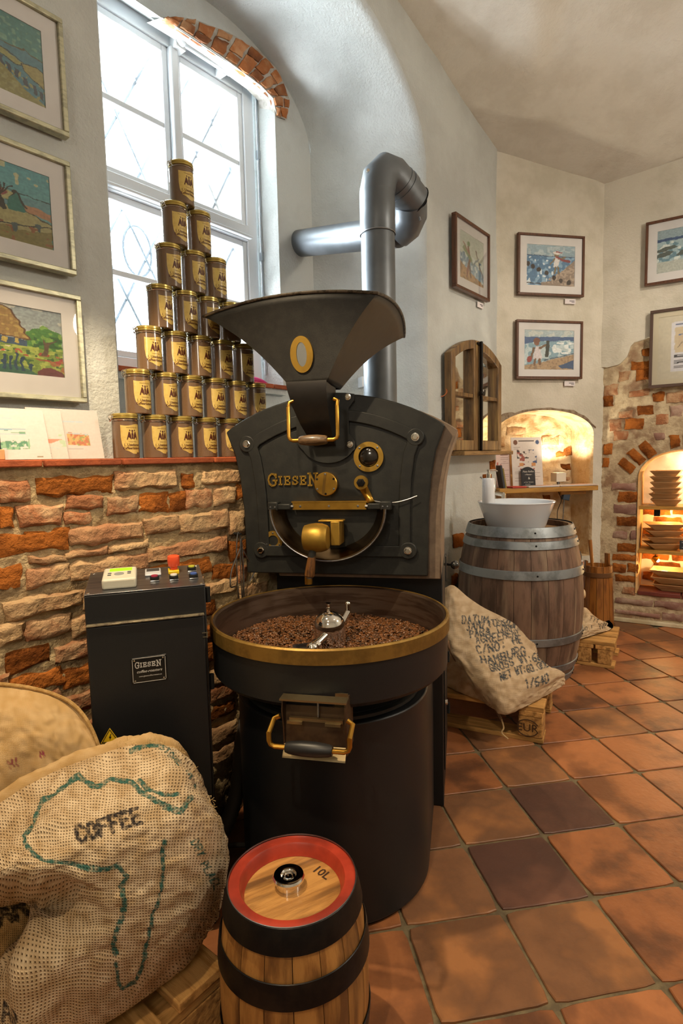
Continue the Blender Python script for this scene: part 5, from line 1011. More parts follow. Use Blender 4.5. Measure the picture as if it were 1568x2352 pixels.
# ---- bean outlet under the tray with steel flap and black grip
ol = MB(); x0, x1, yf = .0, 0, 0
def OW(x, y, z):  # world -> roaster space
    v = Matrix.Rotation(-RZ, 4, 'Z') @ (Vector((x, y, z)) - Vector((-.015, 1.72, 0))); return v
a0 = OW(-.139, 1.165, 0); b0 = OW(.001, 1.165, 0); xc2 = (a0.x + b0.x) / 2; yc2 = (a0.y + b0.y) / 2
SO = mk('stained_outlet_steel', '5f4c38', '48382a', rough=.45, metal=.7, nscale=12, bump=.15)
SB = mk('bright_sheet_edge', 'a59470', '8a7a5c', rough=.3, metal=.9)
yb = yc2 + .07
for s in (-1, 1):
    P = [(yb, .640), (yc2, .640), (yc2 - .006, .615), (yc2 + .002, .575), (yc2 + .004, .520), (yb, .520)]; xx = xc2 + s * .069
    ol.add([(xx - .0015, y, z) for y, z in P] + [(xx + .0015, y, z) for y, z in P], [tuple(range(6)), tuple(range(6, 12))] + [(i, (i + 1) % 6, (i + 1) % 6 + 6, i + 6) for i in range(6)])
ol.box((xc2, yb + .002, .580), (.141, .004, .12)); out_ = rp('bean_outlet', ol, SO)
rp('outlet_hood', MB().box((xc2, yc2 + .006, .641), (.146, .03, .004)).box((xc2, yc2 + .035, .62), (.136, .004, .05)), SB, out_)
rp('outlet_flap', MB().box((xc2, yc2 + .014, .572), (.134, .005, .095), M=Matrix.Rotation(R(-8), 4, 'X')), SO, out_)
rp('flap_hinge', MB().box((xc2 + .004, yc2 + .004, .596), (.118, .008, .007)).box((xc2 - .042, yc2 - .002, .590), (.034, .006, .006)).box((xc2 + .042, yc2 - .002, .590), (.034, .006, .006)), SB, out_)
rp('hinge_spring', MB().cyl((xc2 + .008, yc2 + .01, .635), (xc2 + .008, yc2 + .006, .602), .0025, 8), STEEL, out_)
rp('outlet_lip', MB().box((xc2, yc2 - .004, .526), (.138, .03, .003), M=Matrix.Rotation(R(52), 4, 'X')), SB, out_)
u_handle(xc2 - .086, xc2 + .086, .604, .556, yc2 - .045, yc2 - .006, mk('black_rubber_grip', '1c1c1d', rough=.4), 'black_grip')
# ---- side details on the right
xs = .3125
m = MB().box((xs + .002, .30, .30), (.004, .26, .40)); dr = rp('service_door', m, BLACK_T, bevel=.003)
for z in (.20, .40): rp('hinge', MB().cyl((xs + .008, .435, z - .02), (xs + .008, .435, z + .02), .006, 10), NEAR_BLACK, dr)
rp('lock', MB().cyl((xs, .19, .33), (xs + .012, .19, .33), .009, 16), CHROME, dr)
xk = .340; rp('damper_knob', MB().ball((xk + .012, .02, .829), .0135, 20).cyl((xk - .02, .03, .829), (xk + .012, .02, .829), .004, 8), mk('black_bakelite', '0c0c0c', rough=.08, coat=1))
rp('side_slot_plate', MB().box((xk - .014, .03, .82), (.004, .05, .075)), BLACK_T, bevel=.001)
rp('gusset', MB().add([(.288, .135, .80), (.288, .30, .80), (.288, .15, .60), (.291, .135, .80), (.291, .30, .80), (.291, .15, .60)], [(0, 1, 2), (3, 4, 5), (0, 1, 4, 3), (1, 2, 5, 4), (0, 2, 5, 3)]), mk('pale_gusset_steel', '8a7d68', rough=.4, metal=.6))
# ================================================================== STOVE PIPE
PIPE = mk('graphite_pipe', '74797e', '666b70', rough=.42, metal=.5, nscale=3)
pp = thing('flue_pipe', 'grey steel flue pipe rising behind the hopper and turning back into the niche wall', 'pipe', (0, 0, 0))
PX, PY, PR = .165, 2.29, .0655
pipe = MB().lathe([(PR, 1.32), (PR, 2.020)], 40, T(PX, PY, 0), cap=False); pipe.build('vertical_pipe', PIPE, pp)
MB().lathe([(PR + .002, 2.012), (PR + .003, 2.014), (PR + .003, 2.165), (PR + .001, 2.17)], 40, T(PX, PY, 0), cap=False).build('pipe_sleeve', PIPE, pp)
MB().lathe([(PR + .0035, 2.010), (PR + .0045, 2.012), (PR + .0035, 2.015)], 40, T(PX, PY, 0), cap=False).build('bright_joint', STEEL, pp)
e1 = Vector((PX, PY, 2.165)); k1 = Vector((PX + .012, PY + .010, 2.225)); e2 = Vector((PX + .062, PY + .05, 2.262)); e3 = Vector((PX + .135, PY + .115, 2.215))
dirA = Vector((.62, .62, -.42)).normalized()
def sect(mb, pts, r, seg=32): mb.tube(pts, r, seg, cap=False)
m = MB(); sect(m, [e1 + Vector((0, 0, -.02)), e1, k1, Vector((PX + .035, PY + .03, 2.255)), Vector((PX + .065, PY + .055, 2.255)), Vector((PX + .092, PY + .08, 2.238))], PR + .003); m.build('elbow', PIPE, pp)
p_ = Vector((PX + .088, PY + .077, 2.240)); q_ = p_ + dirA * .11
for k, (a, b, r) in enumerate(((0, .022, PR + .006), (.022, .05, PR + .009), (.05, .11, PR + .005))): MB().cyl(p_ + dirA * a, p_ + dirA * b, r, 36).build('collar', PIPE, pp)
MB().tube([q_ + Vector(v) * (PR + .0055) for v in [tuple((dirA.orthogonal().normalized() * math.cos(t) + dirA.cross(dirA.orthogonal().normalized()) * math.sin(t))) for t in [2 * math.pi * k / 32 for k in range(33)]]], .003, 6, cap=False).build('crimped_edge', NEAR_BLACK, pp)
w_end = L(2.302, 2.115, 2.289); bnd = q_ + dirA * .0
h0 = q_ + Vector((-.05, .10, -.075)); hd_ = (w_end - h0).normalized()
m = MB(); sect(m, [p_ + dirA * .09 + Vector((0, .0, -.01)), q_ + Vector((-.005, .035, -.035)), q_ + Vector((-.02, .07, -.062)), h0], PR + .002); m.build('lower_elbow', PIPE, pp)
MB().cyl(h0, w_end, PR, 40).build('horizontal_pipe', PIPE, pp)
bz_ = Vector((.05, .0, 0)); m = MB(); m.tube([q_ + Vector((.02, -.03, -.07)), q_ + Vector((.024, -.032, -.085))], .004, 6); m.build('clamp_screw', STEEL, pp)
MB().cyl((PX - .038, PY - .05, 2.222), (PX - .036, PY - .062, 2.222), .006, 10).build('rivet', CHROME, pp)
BIG = [[(-0.801,1.02,0.393),(-0.763,1.02,0.453),(-0.664,1.03,0.519),(-0.577,1.06,0.558),(-0.49,1.09,0.578),(-0.431,1.11,0.584),(-0.385,1.13,0.572),(-0.349,1.17,0.522),(-0.359,1.3,0.392)],[(-0.74,0.9,0.443),(-0.7,0.9,0.474),(-0.591,0.91,0.538),(-0.522,0.93,0.567),(-0.447,0.96,0.586),(-0.375,1.0,0.59),(-0.323,1.05,0.558),(-0.301,1.13,0.476),(-0.33,1.28,0.338)],[(-0.707,0.84,0.461),(-0.658,0.84,0.475),(-0.546,0.84,0.542),(-0.474,0.85,0.555),(-0.403,0.87,0.554),(-0.339,0.91,0.548),(-0.288,0.99,0.514),(-0.275,1.12,0.41),(-0.315,1.27,0.289)],[(-0.709,0.84,0.439),(-0.66,0.84,0.445),(-0.546,0.83,0.502),(-0.465,0.82,0.519),(-0.411,0.84,0.5),(-0.34,0.88,0.48),(-0.276,0.96,0.442),(-0.266,1.1,0.328),(-0.309,1.25,0.194)],[(-0.671,1.08,0.239),(-0.65,1.06,0.261),(-0.612,1.02,0.3),(-0.527,0.93,0.381),(-0.42,0.85,0.434),(-0.34,0.87,0.419),(-0.281,0.95,0.362),(-0.278,1.08,0.239),(-0.322,1.22,0.111)],[(-0.706,1.0,0.184),(-0.676,0.97,0.217),(-0.604,0.9,0.292),(-0.515,0.83,0.365),(-0.428,0.82,0.369),(-0.359,0.87,0.334),(-0.305,0.94,0.296),(-0.297,1.05,0.195),(-0.339,1.18,0.072)],[(-0.705,0.84,0.187),(-0.662,0.84,0.186),(-0.589,0.84,0.207),(-0.532,0.84,0.21),(-0.479,0.86,0.198),(-0.428,0.9,0.185),(-0.381,0.96,0.171),(-0.337,1.04,0.149),(-0.362,1.14,0.068)]]
BIG_Q = [[[-160,1990],[-120,1920],[0,1835],[120,1768],[235,1725],[310,1706],[370,1706],[425,1735],[455,1790]],[[-200,2040],[-150,2000],[0,1905],[105,1850],[220,1800],[330,1765],[415,1768],[468,1805],[480,1850]],[[-220,2080],[-150,2060],[5,1965],[115,1935],[230,1915],[340,1885],[440,1860],[497,1880],[495,1900]],[[-220,2110],[-150,2100],[0,2030],[110,2015],[205,2018],[330,2000],[450,1970],[506,1980],[500,2000]],[[50,2100],[60,2095],[75,2088],[115,2080],[205,2095],[330,2090],[445,2075],[492,2090],[485,2100]],[[-40,2240],[-30,2235],[0,2225],[60,2215],[180,2220],[310,2200],[415,2165],[465,2165],[460,2170]],[[-180,2440],[-120,2440],[-20,2410],[60,2405],[150,2390],[245,2350],[335,2290],[418,2225],[425,2210]]]
SEC = [[(-0.822,1.09,0.722),(-0.776,1.15,0.702),(-0.709,1.19,0.678),(-0.65,1.2,0.658),(-0.599,1.2,0.632),(-0.559,1.19,0.591),(-0.531,1.18,0.526),(-0.557,1.24,0.463)],[(-0.805,1.06,0.677),(-0.748,1.1,0.657),(-0.681,1.12,0.646),(-0.63,1.13,0.626),(-0.596,1.14,0.597),(-0.567,1.15,0.558),(-0.537,1.16,0.493),(-0.565,1.24,0.422)],[(-0.797,1.04,0.599),(-0.735,1.07,0.581),(-0.67,1.09,0.569),(-0.624,1.1,0.553),(-0.591,1.11,0.523),(-0.562,1.12,0.489),(-0.543,1.15,0.426),(-0.572,1.23,0.354)],[(-0.802,1.03,0.465),(-0.733,1.05,0.45),(-0.675,1.08,0.428),(-0.634,1.1,0.413),(-0.594,1.1,0.412),(-0.558,1.1,0.411),(-0.524,1.1,0.382),(-0.563,1.2,0.291)],[(-0.821,1.04,0.332),(-0.75,1.06,0.314),(-0.685,1.08,0.297),(-0.649,1.11,0.272),(-0.608,1.11,0.271),(-0.572,1.11,0.27),(-0.536,1.11,0.269),(-0.56,1.18,0.203)]]
SEC_Q = [[[-160,1575],[-60,1568],[40,1575],[110,1590],[165,1615],[205,1660],[235,1730],[238,1760]],[[-160,1640],[-60,1640],[30,1640],[95,1655],[140,1680],[180,1715],[222,1775],[232,1800]],[[-160,1740],[-60,1740],[30,1740],[90,1750],[135,1775],[175,1805],[215,1850],[225,1870]],[[-160,1900],[-60,1900],[30,1900],[90,1900],[135,1900],[175,1900],[215,1930],[225,1950]],[[-160,2040],[-60,2040],[30,2040],[90,2040],[135,2040],[175,2040],[215,2040],[225,2050]]]
THI = [[(-0.906,1.04,0.334),(-0.768,1.04,0.349),(-0.666,1.04,0.356),(-0.622,1.05,0.329),(-0.607,1.08,0.276)],[(-0.852,0.97,0.321),(-0.723,0.97,0.326),(-0.63,0.97,0.341),(-0.595,0.99,0.315),(-0.592,1.04,0.253)],[(-0.835,0.94,0.246),(-0.71,0.94,0.243),(-0.634,0.95,0.248),(-0.609,0.98,0.219),(-0.6,1.02,0.18)],[(-0.841,0.93,0.102),(-0.716,0.93,0.099),(-0.636,0.93,0.114),(-0.601,0.95,0.1),(-0.587,0.98,0.066)]]
THI_Q = [[[-260,2040],[-100,2020],[20,2010],[80,2030],[120,2060]],[[-260,2120],[-100,2110],[15,2090],[75,2100],[115,2120]],[[-260,2240],[-100,2240],[5,2220],[60,2220],[100,2220]],[[-260,2420],[-100,2420],[0,2400],[60,2390],[100,2390]]]
RSK = [[(0.45,2.66,0.504),(0.478,2.62,0.538),(0.515,2.6,0.552),(0.582,2.6,0.495),(0.653,2.6,0.445),(0.74,2.62,0.396),(0.815,2.64,0.348),(0.848,2.7,0.295)],[(0.438,2.56,0.41),(0.452,2.48,0.472),(0.498,2.44,0.497),(0.575,2.44,0.47),(0.662,2.48,0.419),(0.768,2.52,0.367),(0.861,2.56,0.293),(0.916,2.66,0.22)],[(0.42,2.46,0.32),(0.433,2.36,0.41),(0.492,2.32,0.421),(0.56,2.3,0.403),(0.662,2.34,0.364),(0.773,2.4,0.32),(0.857,2.5,0.252),(0.92,2.6,0.188)],[(0.417,2.42,0.215),(0.429,2.28,0.348),(0.491,2.22,0.348),(0.57,2.2,0.335),(0.669,2.24,0.307),(0.774,2.3,0.279),(0.899,2.42,0.22),(0.963,2.52,0.154)],[(0.445,2.42,0.106),(0.478,2.24,0.268),(0.517,2.16,0.268),(0.583,2.12,0.271),(0.68,2.16,0.252),(0.806,2.25,0.231),(0.937,2.38,0.209),(0.973,2.46,0.155)],[(0.537,2.36,0.041),(0.561,2.22,0.164),(0.572,2.14,0.175),(0.611,2.1,0.183),(0.696,2.14,0.184),(0.812,2.24,0.179),(0.934,2.36,0.176),(0.954,2.42,0.133)],[(0.604,2.26,0.045),(0.623,2.18,0.092),(0.62,2.14,0.092),(0.641,2.13,0.107),(0.716,2.18,0.121),(0.823,2.27,0.133),(0.927,2.36,0.145),(0.931,2.38,0.133)]]
RSK_Q = [[[1005,1362],[1022,1350],[1042,1345],[1075,1372],[1110,1395],[1150,1415],[1183,1434],[1190,1450]],[[1008,1420],[1022,1400],[1050,1392],[1090,1405],[1130,1424],[1178,1443],[1218,1472],[1228,1490]],[[1008,1480],[1024,1450],[1060,1450],[1100,1462],[1150,1475],[1200,1486],[1226,1502],[1240,1515]],[[1010,1540],[1030,1497],[1072,1508],[1120,1518],[1170,1524],[1218,1526],[1262,1532],[1275,1545]],[[1025,1595],[1062,1548],[1095,1565],[1140,1572],[1190,1572],[1245,1562],[1290,1545],[1292,1556]],[[1080,1640],[1112,1608],[1130,1622],[1160,1627],[1203,1615],[1250,1592],[1292,1566],[1290,1575]],[[1130,1662],[1153,1657],[1158,1668],[1172,1662],[1207,1640],[1250,1610],[1288,1582],[1286,1584]]]
SMK = [[(1.346,3.25,0.231),(1.377,3.25,0.248),(1.415,3.25,0.253),(1.472,3.28,0.201),(1.529,3.3,0.16),(1.595,3.34,0.133)],[(1.293,3.12,0.218),(1.319,3.1,0.235),(1.368,3.1,0.234),(1.435,3.14,0.201),(1.508,3.2,0.166),(1.582,3.27,0.128)],[(1.265,3.05,0.177),(1.291,3.02,0.191),(1.338,3.03,0.191),(1.408,3.08,0.177),(1.48,3.14,0.157),(1.563,3.22,0.133)],[(1.245,3.0,0.14),(1.269,2.99,0.152),(1.325,3.01,0.159),(1.399,3.07,0.153),(1.476,3.13,0.147),(1.556,3.21,0.129)]]
SMK_Q = [[[1318,1405],[1330,1398],[1345,1396],[1362,1412],[1380,1425],[1398,1430]],[[1318,1425],[1332,1420],[1352,1420],[1372,1428],[1390,1434],[1406,1440]],[[1318,1450],[1334,1448],[1352,1446],[1372,1445],[1390,1445],[1408,1444]],[[1318,1472],[1330,1468],[1350,1462],[1370,1456],[1390,1450],[1407,1447]]]
# ================================================================== SACKS
def cr(Nt, A, B):
    """Catmull-Rom surface over a control net [row][col]; A along columns, B along rows"""
    Nt = np.array(Nt, float); nr, nc = Nt.shape[:2]
    def w_(t, n):
        x = np.clip(t, 0, 1) * (n - 1); i = np.minimum(x.astype(int), n - 2); f = x - i
        I = [np.clip(i + k, 0, n - 1) for k in (-1, 0, 1, 2)]
        Wt = [-.5 * f + f * f - .5 * f ** 3, 1 - 2.5 * f * f + 1.5 * f ** 3, .5 * f + 2 * f * f - 1.5 * f ** 3, -.5 * f * f + .5 * f ** 3]; return I, Wt
    Ia, Wa = w_(A, nc); Ib, Wb = w_(B, nr); out = 0
    for p in range(4):
        for q_ in range(4): out = out + Nt[Ib[p], Ia[q_]] * (Wb[p] * Wa[q_])[..., None]
    return out
FNT = {k: [[tuple(map(float, c.split(','))) for c in pl.split()] for pl in v.split(';')] for k, v in {
 'A': '0,0 2,6 4,0;1,2 3,2', 'B': '0,0 0,6 3,6 4,5 3,3 0,3;3,3 4,1.5 3,0 0,0', 'C': '4,5 3,6 1,6 0,4 0,2 1,0 3,0 4,1', 'D': '0,0 0,6 2.5,6 4,4 4,2 2.5,0 0,0', 'E': '4,0 0,0 0,6 4,6;0,3 3,3', 'F': '0,0 0,6 4,6;0,3 3,3',
 'G': '4,5 3,6 1,6 0,4 0,2 1,0 3,0 4,1 4,3 2.5,3', 'H': '0,0 0,6;4,0 4,6;0,3 4,3', 'I': '2,0 2,6', 'J': '0,1 1,0 2.5,0 3,1 3,6', 'L': '0,6 0,0 4,0', 'M': '0,0 0,6 2,3 4,6 4,0', 'N': '0,0 0,6 4,0 4,6', 'O': '0,2 0,4 1,6 3,6 4,4 4,2 3,0 1,0 0,2',
 'P': '0,0 0,6 3,6 4,5 4,4 3,3 0,3', 'R': '0,0 0,6 3,6 4,5 4,4 3,3 0,3;2,3 4,0', 'S': '4,5 3,6 1,6 0,4.5 1,3 3,3 4,1.5 3,0 1,0 0,1', 'T': '2,0 2,6;0,6 4,6', 'U': '0,6 0,1 1,0 3,0 4,1 4,6', 'W': '0,6 1,0 2,4 3,0 4,6', 'Y': '0,6 2,3 4,6;2,3 2,0',
 '0': '0,1 0,5 1,6 3,6 4,5 4,1 3,0 1,0 0,1', '1': '1,5 2,6 2,0', '2': '0,5 1,6 3,6 4,5 4,4 0,0 4,0', '3': '0,6 4,6 2,3.5 4,2 3,0 0,0', '4': '3,0 3,6 0,2 4,2', '6': '4,6 1,5 0,2 1,0 3,0 4,1.5 3,3 0,3', '/': '0,0 4,6', ':': '2,1 2,1.6;2,4 2,4.6', '.': '2,0 2,.5', '-': '1,3 3,3'}.items()}
def ink_text(X, Y, s, x, y, ang, h, w, gap, lw):
    """mask of lettering drawn in print coordinates (y downwards)"""
    ca, sa = math.cos(R(ang)), math.sin(R(ang)); U = (X - x) * ca + (Y - y) * sa; V = (X - x) * sa - (Y - y) * ca; m = np.zeros(X.shape, bool); u0 = 0
    for c in s:
        if c in FNT:
            sel = (U > u0 - lw * 2) & (U < u0 + w + lw * 2) & (V > -lw * 2) & (V < h + lw * 2)
            if sel.any():
                for pl in FNT[c]: d = dseg(U[sel], V[sel], [(u0 + a * w / 4, b * h / 6) for a, b in pl]); mm = m[sel]; mm |= d < lw; m[sel] = mm
        u0 += w + gap
    return m
def sack(name, label, group, Nt, Q, thick, away, zmin, mat, nu, nv, inkfn=None, scale=.00066, fold=.006, fs=9, seed=0, extra=None, seam=True):
    t = thing(name, label, 'sack', tuple(np.array(Nt).reshape(-1, 3).min(0)[:2]) + (zmin,), 0, group)
    org = np.array(t.location); away = np.array(away)
    def front(A, B):
        P = cr(Nt, A, B)
        gu = np.stack([np.gradient(P[..., k], axis=0) for k in range(3)], -1); gv = np.stack([np.gradient(P[..., k], axis=1) for k in range(3)], -1)
        nn = np.cross(gu, gv); nn /= np.linalg.norm(nn, axis=-1, keepdims=True) + 1e-9
        d = fold * (vn(A, B * .7, fs, seed) + .5 * vn(A + B * .5, B, fs * 2.3, seed + 1) + .25 * vn(A, B, fs * 6, seed + 2)); d *= np.minimum(1, np.minimum(A, 1 - A) * 12) * np.minimum(1, np.minimum(B, 1 - B) * 12)
        if extra: d = d + extra(A, B)
        return P + nn * d[..., None]
    def fn(A, B):
        h = (A.shape[0] - 1) // 2; Af = A[:h + 1] * 2; F = front(Af, B[:h + 1]); ab = 2 - A[h + 1:] * 2; idx = h - np.arange(1, h + 1)
        prof = (np.sin(np.pi * ab) ** .6 * np.sin(np.pi * np.clip(B[h + 1:], 0, 1)) ** .5) * thick
        K = F[idx] + away * prof[..., None]; P = np.concatenate([F, K], 0); P[..., 2] = np.maximum(P[..., 2], zmin + .002); P -= org; return np.moveaxis(P, -1, 0)
    def cf(A, B):
        h = (A.shape[0] - 1) // 2; C = np.zeros(A.shape + (4,)); C[..., 3] = 1; I = np.zeros(A.shape)
        if inkfn:
            q_ = cr([[list(p) + [0] for p in r] for r in Q], A[:h + 1] * 2, B[:h + 1])
            for m, col in inkfn(q_[..., 0] + vn(A[:h + 1], B[:h + 1], 60, 5) * .8e-3 / scale, q_[..., 1] + vn(A[:h + 1], B[:h + 1], 60, 6) * .8e-3 / scale):
                I[:h + 1][m] = 1; C[:h + 1][m, :3] = srgb(col)
        return C, I
    def uv(A, B):
        q_ = cr([[list(p) + [0] for p in r] for r in Q], 1 - np.abs(1 - A * 2), B); return q_[..., 0] * scale + np.where(A > .5, .37, 0), q_[..., 1] * scale
    grid_mesh('burlap', fn, nu * 2, nv, mat, t, uv=uv, colfn=cf)
    return t, front, org
BUR1 = weave_mat('coarse_burlap', 'a88f6c', 'c6b192', '4a3822', 225, 1.0, .30)
BUR2 = weave_mat('fine_tan_burlap', 'b59463', 'c4a578', '8a6a3a', 520, .5, .25)
BUR3 = weave_mat('grey_brown_burlap', 'b39a7a', 'c9b294', '745a3e', 330, .8, .28)
AF = [(455, 360), (400, 395), (320, 455), (240, 485), (215, 540), (190, 620), (130, 680), (140, 740), (190, 800), (250, 830), (340, 860), (430, 880), (510, 900), (590, 905), (690, 880), (720, 930), (745, 940), (700, 1000), (720, 1080), (710, 1180), (670, 1270), (660, 1350), (675, 1400)]
AF2 = [(675, 1460), (690, 1560), (720, 1610), (790, 1570), (830, 1500), (850, 1400), (880, 1250), (890, 1160), (930, 1080), (955, 960), (940, 880), (950, 740)]
AF3 = [(1090, 500), (1040, 575), (960, 540), (880, 490), (800, 430), (760, 370), (700, 375), (640, 370), (560, 425), (500, 390), (455, 360)]
AF4 = [(810, 370), (860, 430), (950, 480), (1025, 470)]
zz = lambda P: [(x / 2.529, 1640 + y / 2.529) for x, y in P]
def ink_big(X, Y):
    wob = 1 + vn(X, Y, .06, 8) * .45; g = np.zeros(X.shape, bool)
    for P, w_ in ((AF, 6.2), (AF2, 4.8), (AF3, 6.0), (AF4, 4.6)): g |= dseg(X, Y, zz(P)) < w_ * wob
    g |= ink_text(X, Y, 'STORE IN A', 366, 1722, 47, 15, 8, 4.5, 1.7) | ink_text(X, Y, 'DRY PLACE', 437, 1935, 63, 17, 9, 5, 1.9)
    g |= dseg(X, Y, [(300, 1722), (330, 1712), (372, 1712)]) < 5
    k = ink_text(X, Y, 'COFFEE', 182, 1934, -17, 36, 17, 9.5, 4.9) | ink_text(X, Y, 'AR', 5, 2345, -14, 40, 26, 10, 4)
    return [(g, '27574f'), (k, '232226')]
def ext_big(A, B): return -.022 * np.exp(-((A - .30 - .1 * B) / .05) ** 2) * np.clip((B - .45) * 4, 0, 1) + .012 * np.exp(-((B - .47 + .1 * A) / .05) ** 2) * np.clip(1.2 - A * 2.4, 0, 1)
ob = 'burlap coffee sacks on the left'
big, ffront, forg = sack('coffee_sack', 'large coarse burlap sack printed with a green Africa outline and black COFFEE, bottom left', ob, BIG, BIG_Q, .10, (.0, .75, -.65), .146, BUR1, 330, 330, ink_big, .00066, .009, 7, 11, ext_big)
# rolled hem at the sack mouth
aa = np.linspace(.0, .93, 90); F0 = cr(BIG, aa[None, :], np.zeros((1, 90)))[0]
m = MB(); hv = []
for k in range(90):
    p = F0[k]; w_ = min(1, (89.5 - k) / 14) ** .6
    for dy, dz in ((-.012, -.022), (-.013, -.004), (-.006, .010), (.006, .014), (.018, .008), (.022, -.006), (.020, -.03)): hv.append((p[0] - forg[0], p[1] + dy * w_ - forg[1], p[2] + dz * w_ * (1 + .15 * math.sin(k * .5)) - forg[2] + NS(p[0], k * .1, dy, 8) * .003))
hm = MB().add(hv, [(7 * k + j, 7 * k + 7 + j, 7 * k + 8 + j, 7 * k + 1 + j) for k in range(89) for j in range(6)]).build('hem', BUR2, big, 60)
l = hm.data.uv_layers.new(name='UVMap'); [setattr(l.data[i], 'uv', (hm.data.vertices[lp.vertex_index].co.x * 1.0, hm.data.vertices[lp.vertex_index].co.z + hm.data.vertices[lp.vertex_index].co.y)) for i, lp in enumerate(hm.data.loops)]
# frayed threads
m = MB(); rr = random.Random(5)
for k in range(60):
    a = rr.choice((rr.uniform(.55, .86), .86)); b = rr.uniform(0, .03) if a < .86 else rr.uniform(.05, .8)
    p = Vector(cr(BIG, np.array([[a]]), np.array([[b]]))[0, 0]) - Vector(forg); d = Vector((rr.uniform(-.3, .8), -.3, rr.uniform(.1, 1))).normalized() * rr.uniform(.008, .022); e = Vector((rr.uniform(-1, 1), 0, rr.uniform(-1, 1))) * .006
    m.tube([p, p + d * .5 + e, p + d], .00035, 4)
tag(m.build('frayed_thread', mk('jute_thread', 'd3b67e', rough=.9), big), kind='stuff')
def ink_sec(X, Y):
    k = ink_text(X, Y, 'HI', 22, 1762, -12, 16, 9, 5, 2.2) | ink_text(X, Y, 'R', 94, 1738, -12, 12, 8, 5, 2); return [(k, '8a2a4a')]
sec, sf, so = sack('coffee_sack', 'smooth tan burlap sack with a stitched seam, slumped beside the black control cabinet', ob, SEC, SEC_Q, .05, (0, .8, -.6), .146, BUR2, 120, 120, ink_sec, .0008, .008, 5, 23)
sp = [tuple(Vector(sf(np.array([[a, a + .01], [a, a + .01]]), np.array([[b, b], [b + .01, b + .01]]))[0, 0]) - Vector(so) + Vector((0, -.004, .003))) for a, b in [(.0 + .88 * k / 30, .012) for k in range(31)] + [(.88, .012 + .5 * k / 12) for k in range(1, 13)]]
MB().tube(sp, .0045, 8).build('seam', mk('tan_seam', '9d7a45', 'b3905a', rough=.9, nscale=80, bump=.8, bscale=300), sec)
def ink_thi(X, Y): return [(ink_text(X, Y, 'NAR', -30, 2130, -18, 46, 26, 10, 6) | ink_text(X, Y, 'ES', -20, 2330, -14, 50, 30, 12, 6), '17140f')]
sack('coffee_sack', 'dim burlap sack with bold black lettering under the large sack, at the left edge', ob, THI, THI_Q, .07, (0, .8, -.6), .146, weave_mat('brown_burlap', 'a07e4c', 'b5935e', '4a3519', 300, .8, .3), 90, 90, ink_thi, .0008, .006, 5, 31)
z3 = lambda x, y: (980 + x / 2.667, 1120 + y / 2.667)
def ink_rs(X, Y):
    k = np.zeros(X.shape, bool); Yw = Y + 2.5 * np.sin(X * .07) + vn(X, Y, .03, 9) * 2
    for s_, x, y, a, h, w_, g_, lw in (('DATUM-INT', 215, 825, 4, 16, 8.2, 4.4, 1.5), ('JAN/10:2013', 245, 870, -4, 16, 7.6, 4, 1.5), ('PARA CORPOR', 268, 918, -8, 16, 7.6, 4, 1.6), ('AGREEMENT A', 305, 958, -9, 16, 7.6, 4, 1.6), ('C/NO: HE', 312, 1025, -14, 18, 9, 4.6, 1.8),
                                       ('HAMBURG', 335, 1090, -13, 18, 10.5, 5, 1.9), ('GROSS WT:60', 390, 1135, -15, 18, 7.6, 3.8, 1.8), ('NET WT:60.000', 450, 1187, -17, 17, 6.3, 2.9, 1.7), ('1/640', 608, 1228, -15, 18, 7.5, 3.6, 1.8)):
        q_ = z3(x, y); k |= ink_text(X, Yw, s_, q_[0], q_[1], a, h, w_, g_, lw)
    return [(k, '2c3c48')]
ors = 'burlap sacks on pallets at the far side'
rs_, rf, ro = sack('coffee_sack', 'slumped burlap sack stencilled HAMBURG GROSS and NET WT, on the pallet before the big barrel', ors, RSK, RSK_Q, .06, (.1, .85, -.5), .152, BUR3, 200, 200, ink_rs, .0017, .012, 5, 41)
sp = [tuple(Vector(rf(np.array([[a, a + .01], [a, a + .01]]), np.array([[b, b], [b + .01, b + .01]]))[0, 0]) - Vector(ro) + Vector((0, -.003, 0))) for a, b in [(.16, .35 + .62 * k / 26) for k in range(27)]]
MB().tube(sp, .006, 8).build('seam', mk('brown_seam', '6b4c36', '8a6a4a', rough=.9, nscale=60, bump=.8, bscale=200), rs_)
e_ = Vector(sp[-1]); MB().tube(curve([e_, e_ + Vector((.006, -.01, -.03)), e_ + Vector((-.002, -.012, -.05)), e_ + Vector((.022, -.014, -.075))], 5), .0032, 6).build('tie_thread', mk('jute_cord', 'b59a70', rough=.9), rs_)
def ink_sm(X, Y): return [(ink_text(X, Y, 'NO 15 MONT', 1338, 1449, -14, 7, 4.5, 2, .8) | ink_text(X, Y, 'TAE NO', 1376, 1446, -12, 8, 4, 2, .9) | ink_text(X, Y, 'TTT', 1352, 1424, 20, 9, 5, 3, 1), '3a3a38')]
sack('coffee_sack', 'small folded burlap sack lying on the low pallet beside the butter churn', ors, SMK, SMK_Q, .06, (.1, .85, -.5), .146, BUR3, 90, 90, ink_sm, .0023, .008, 4, 47)
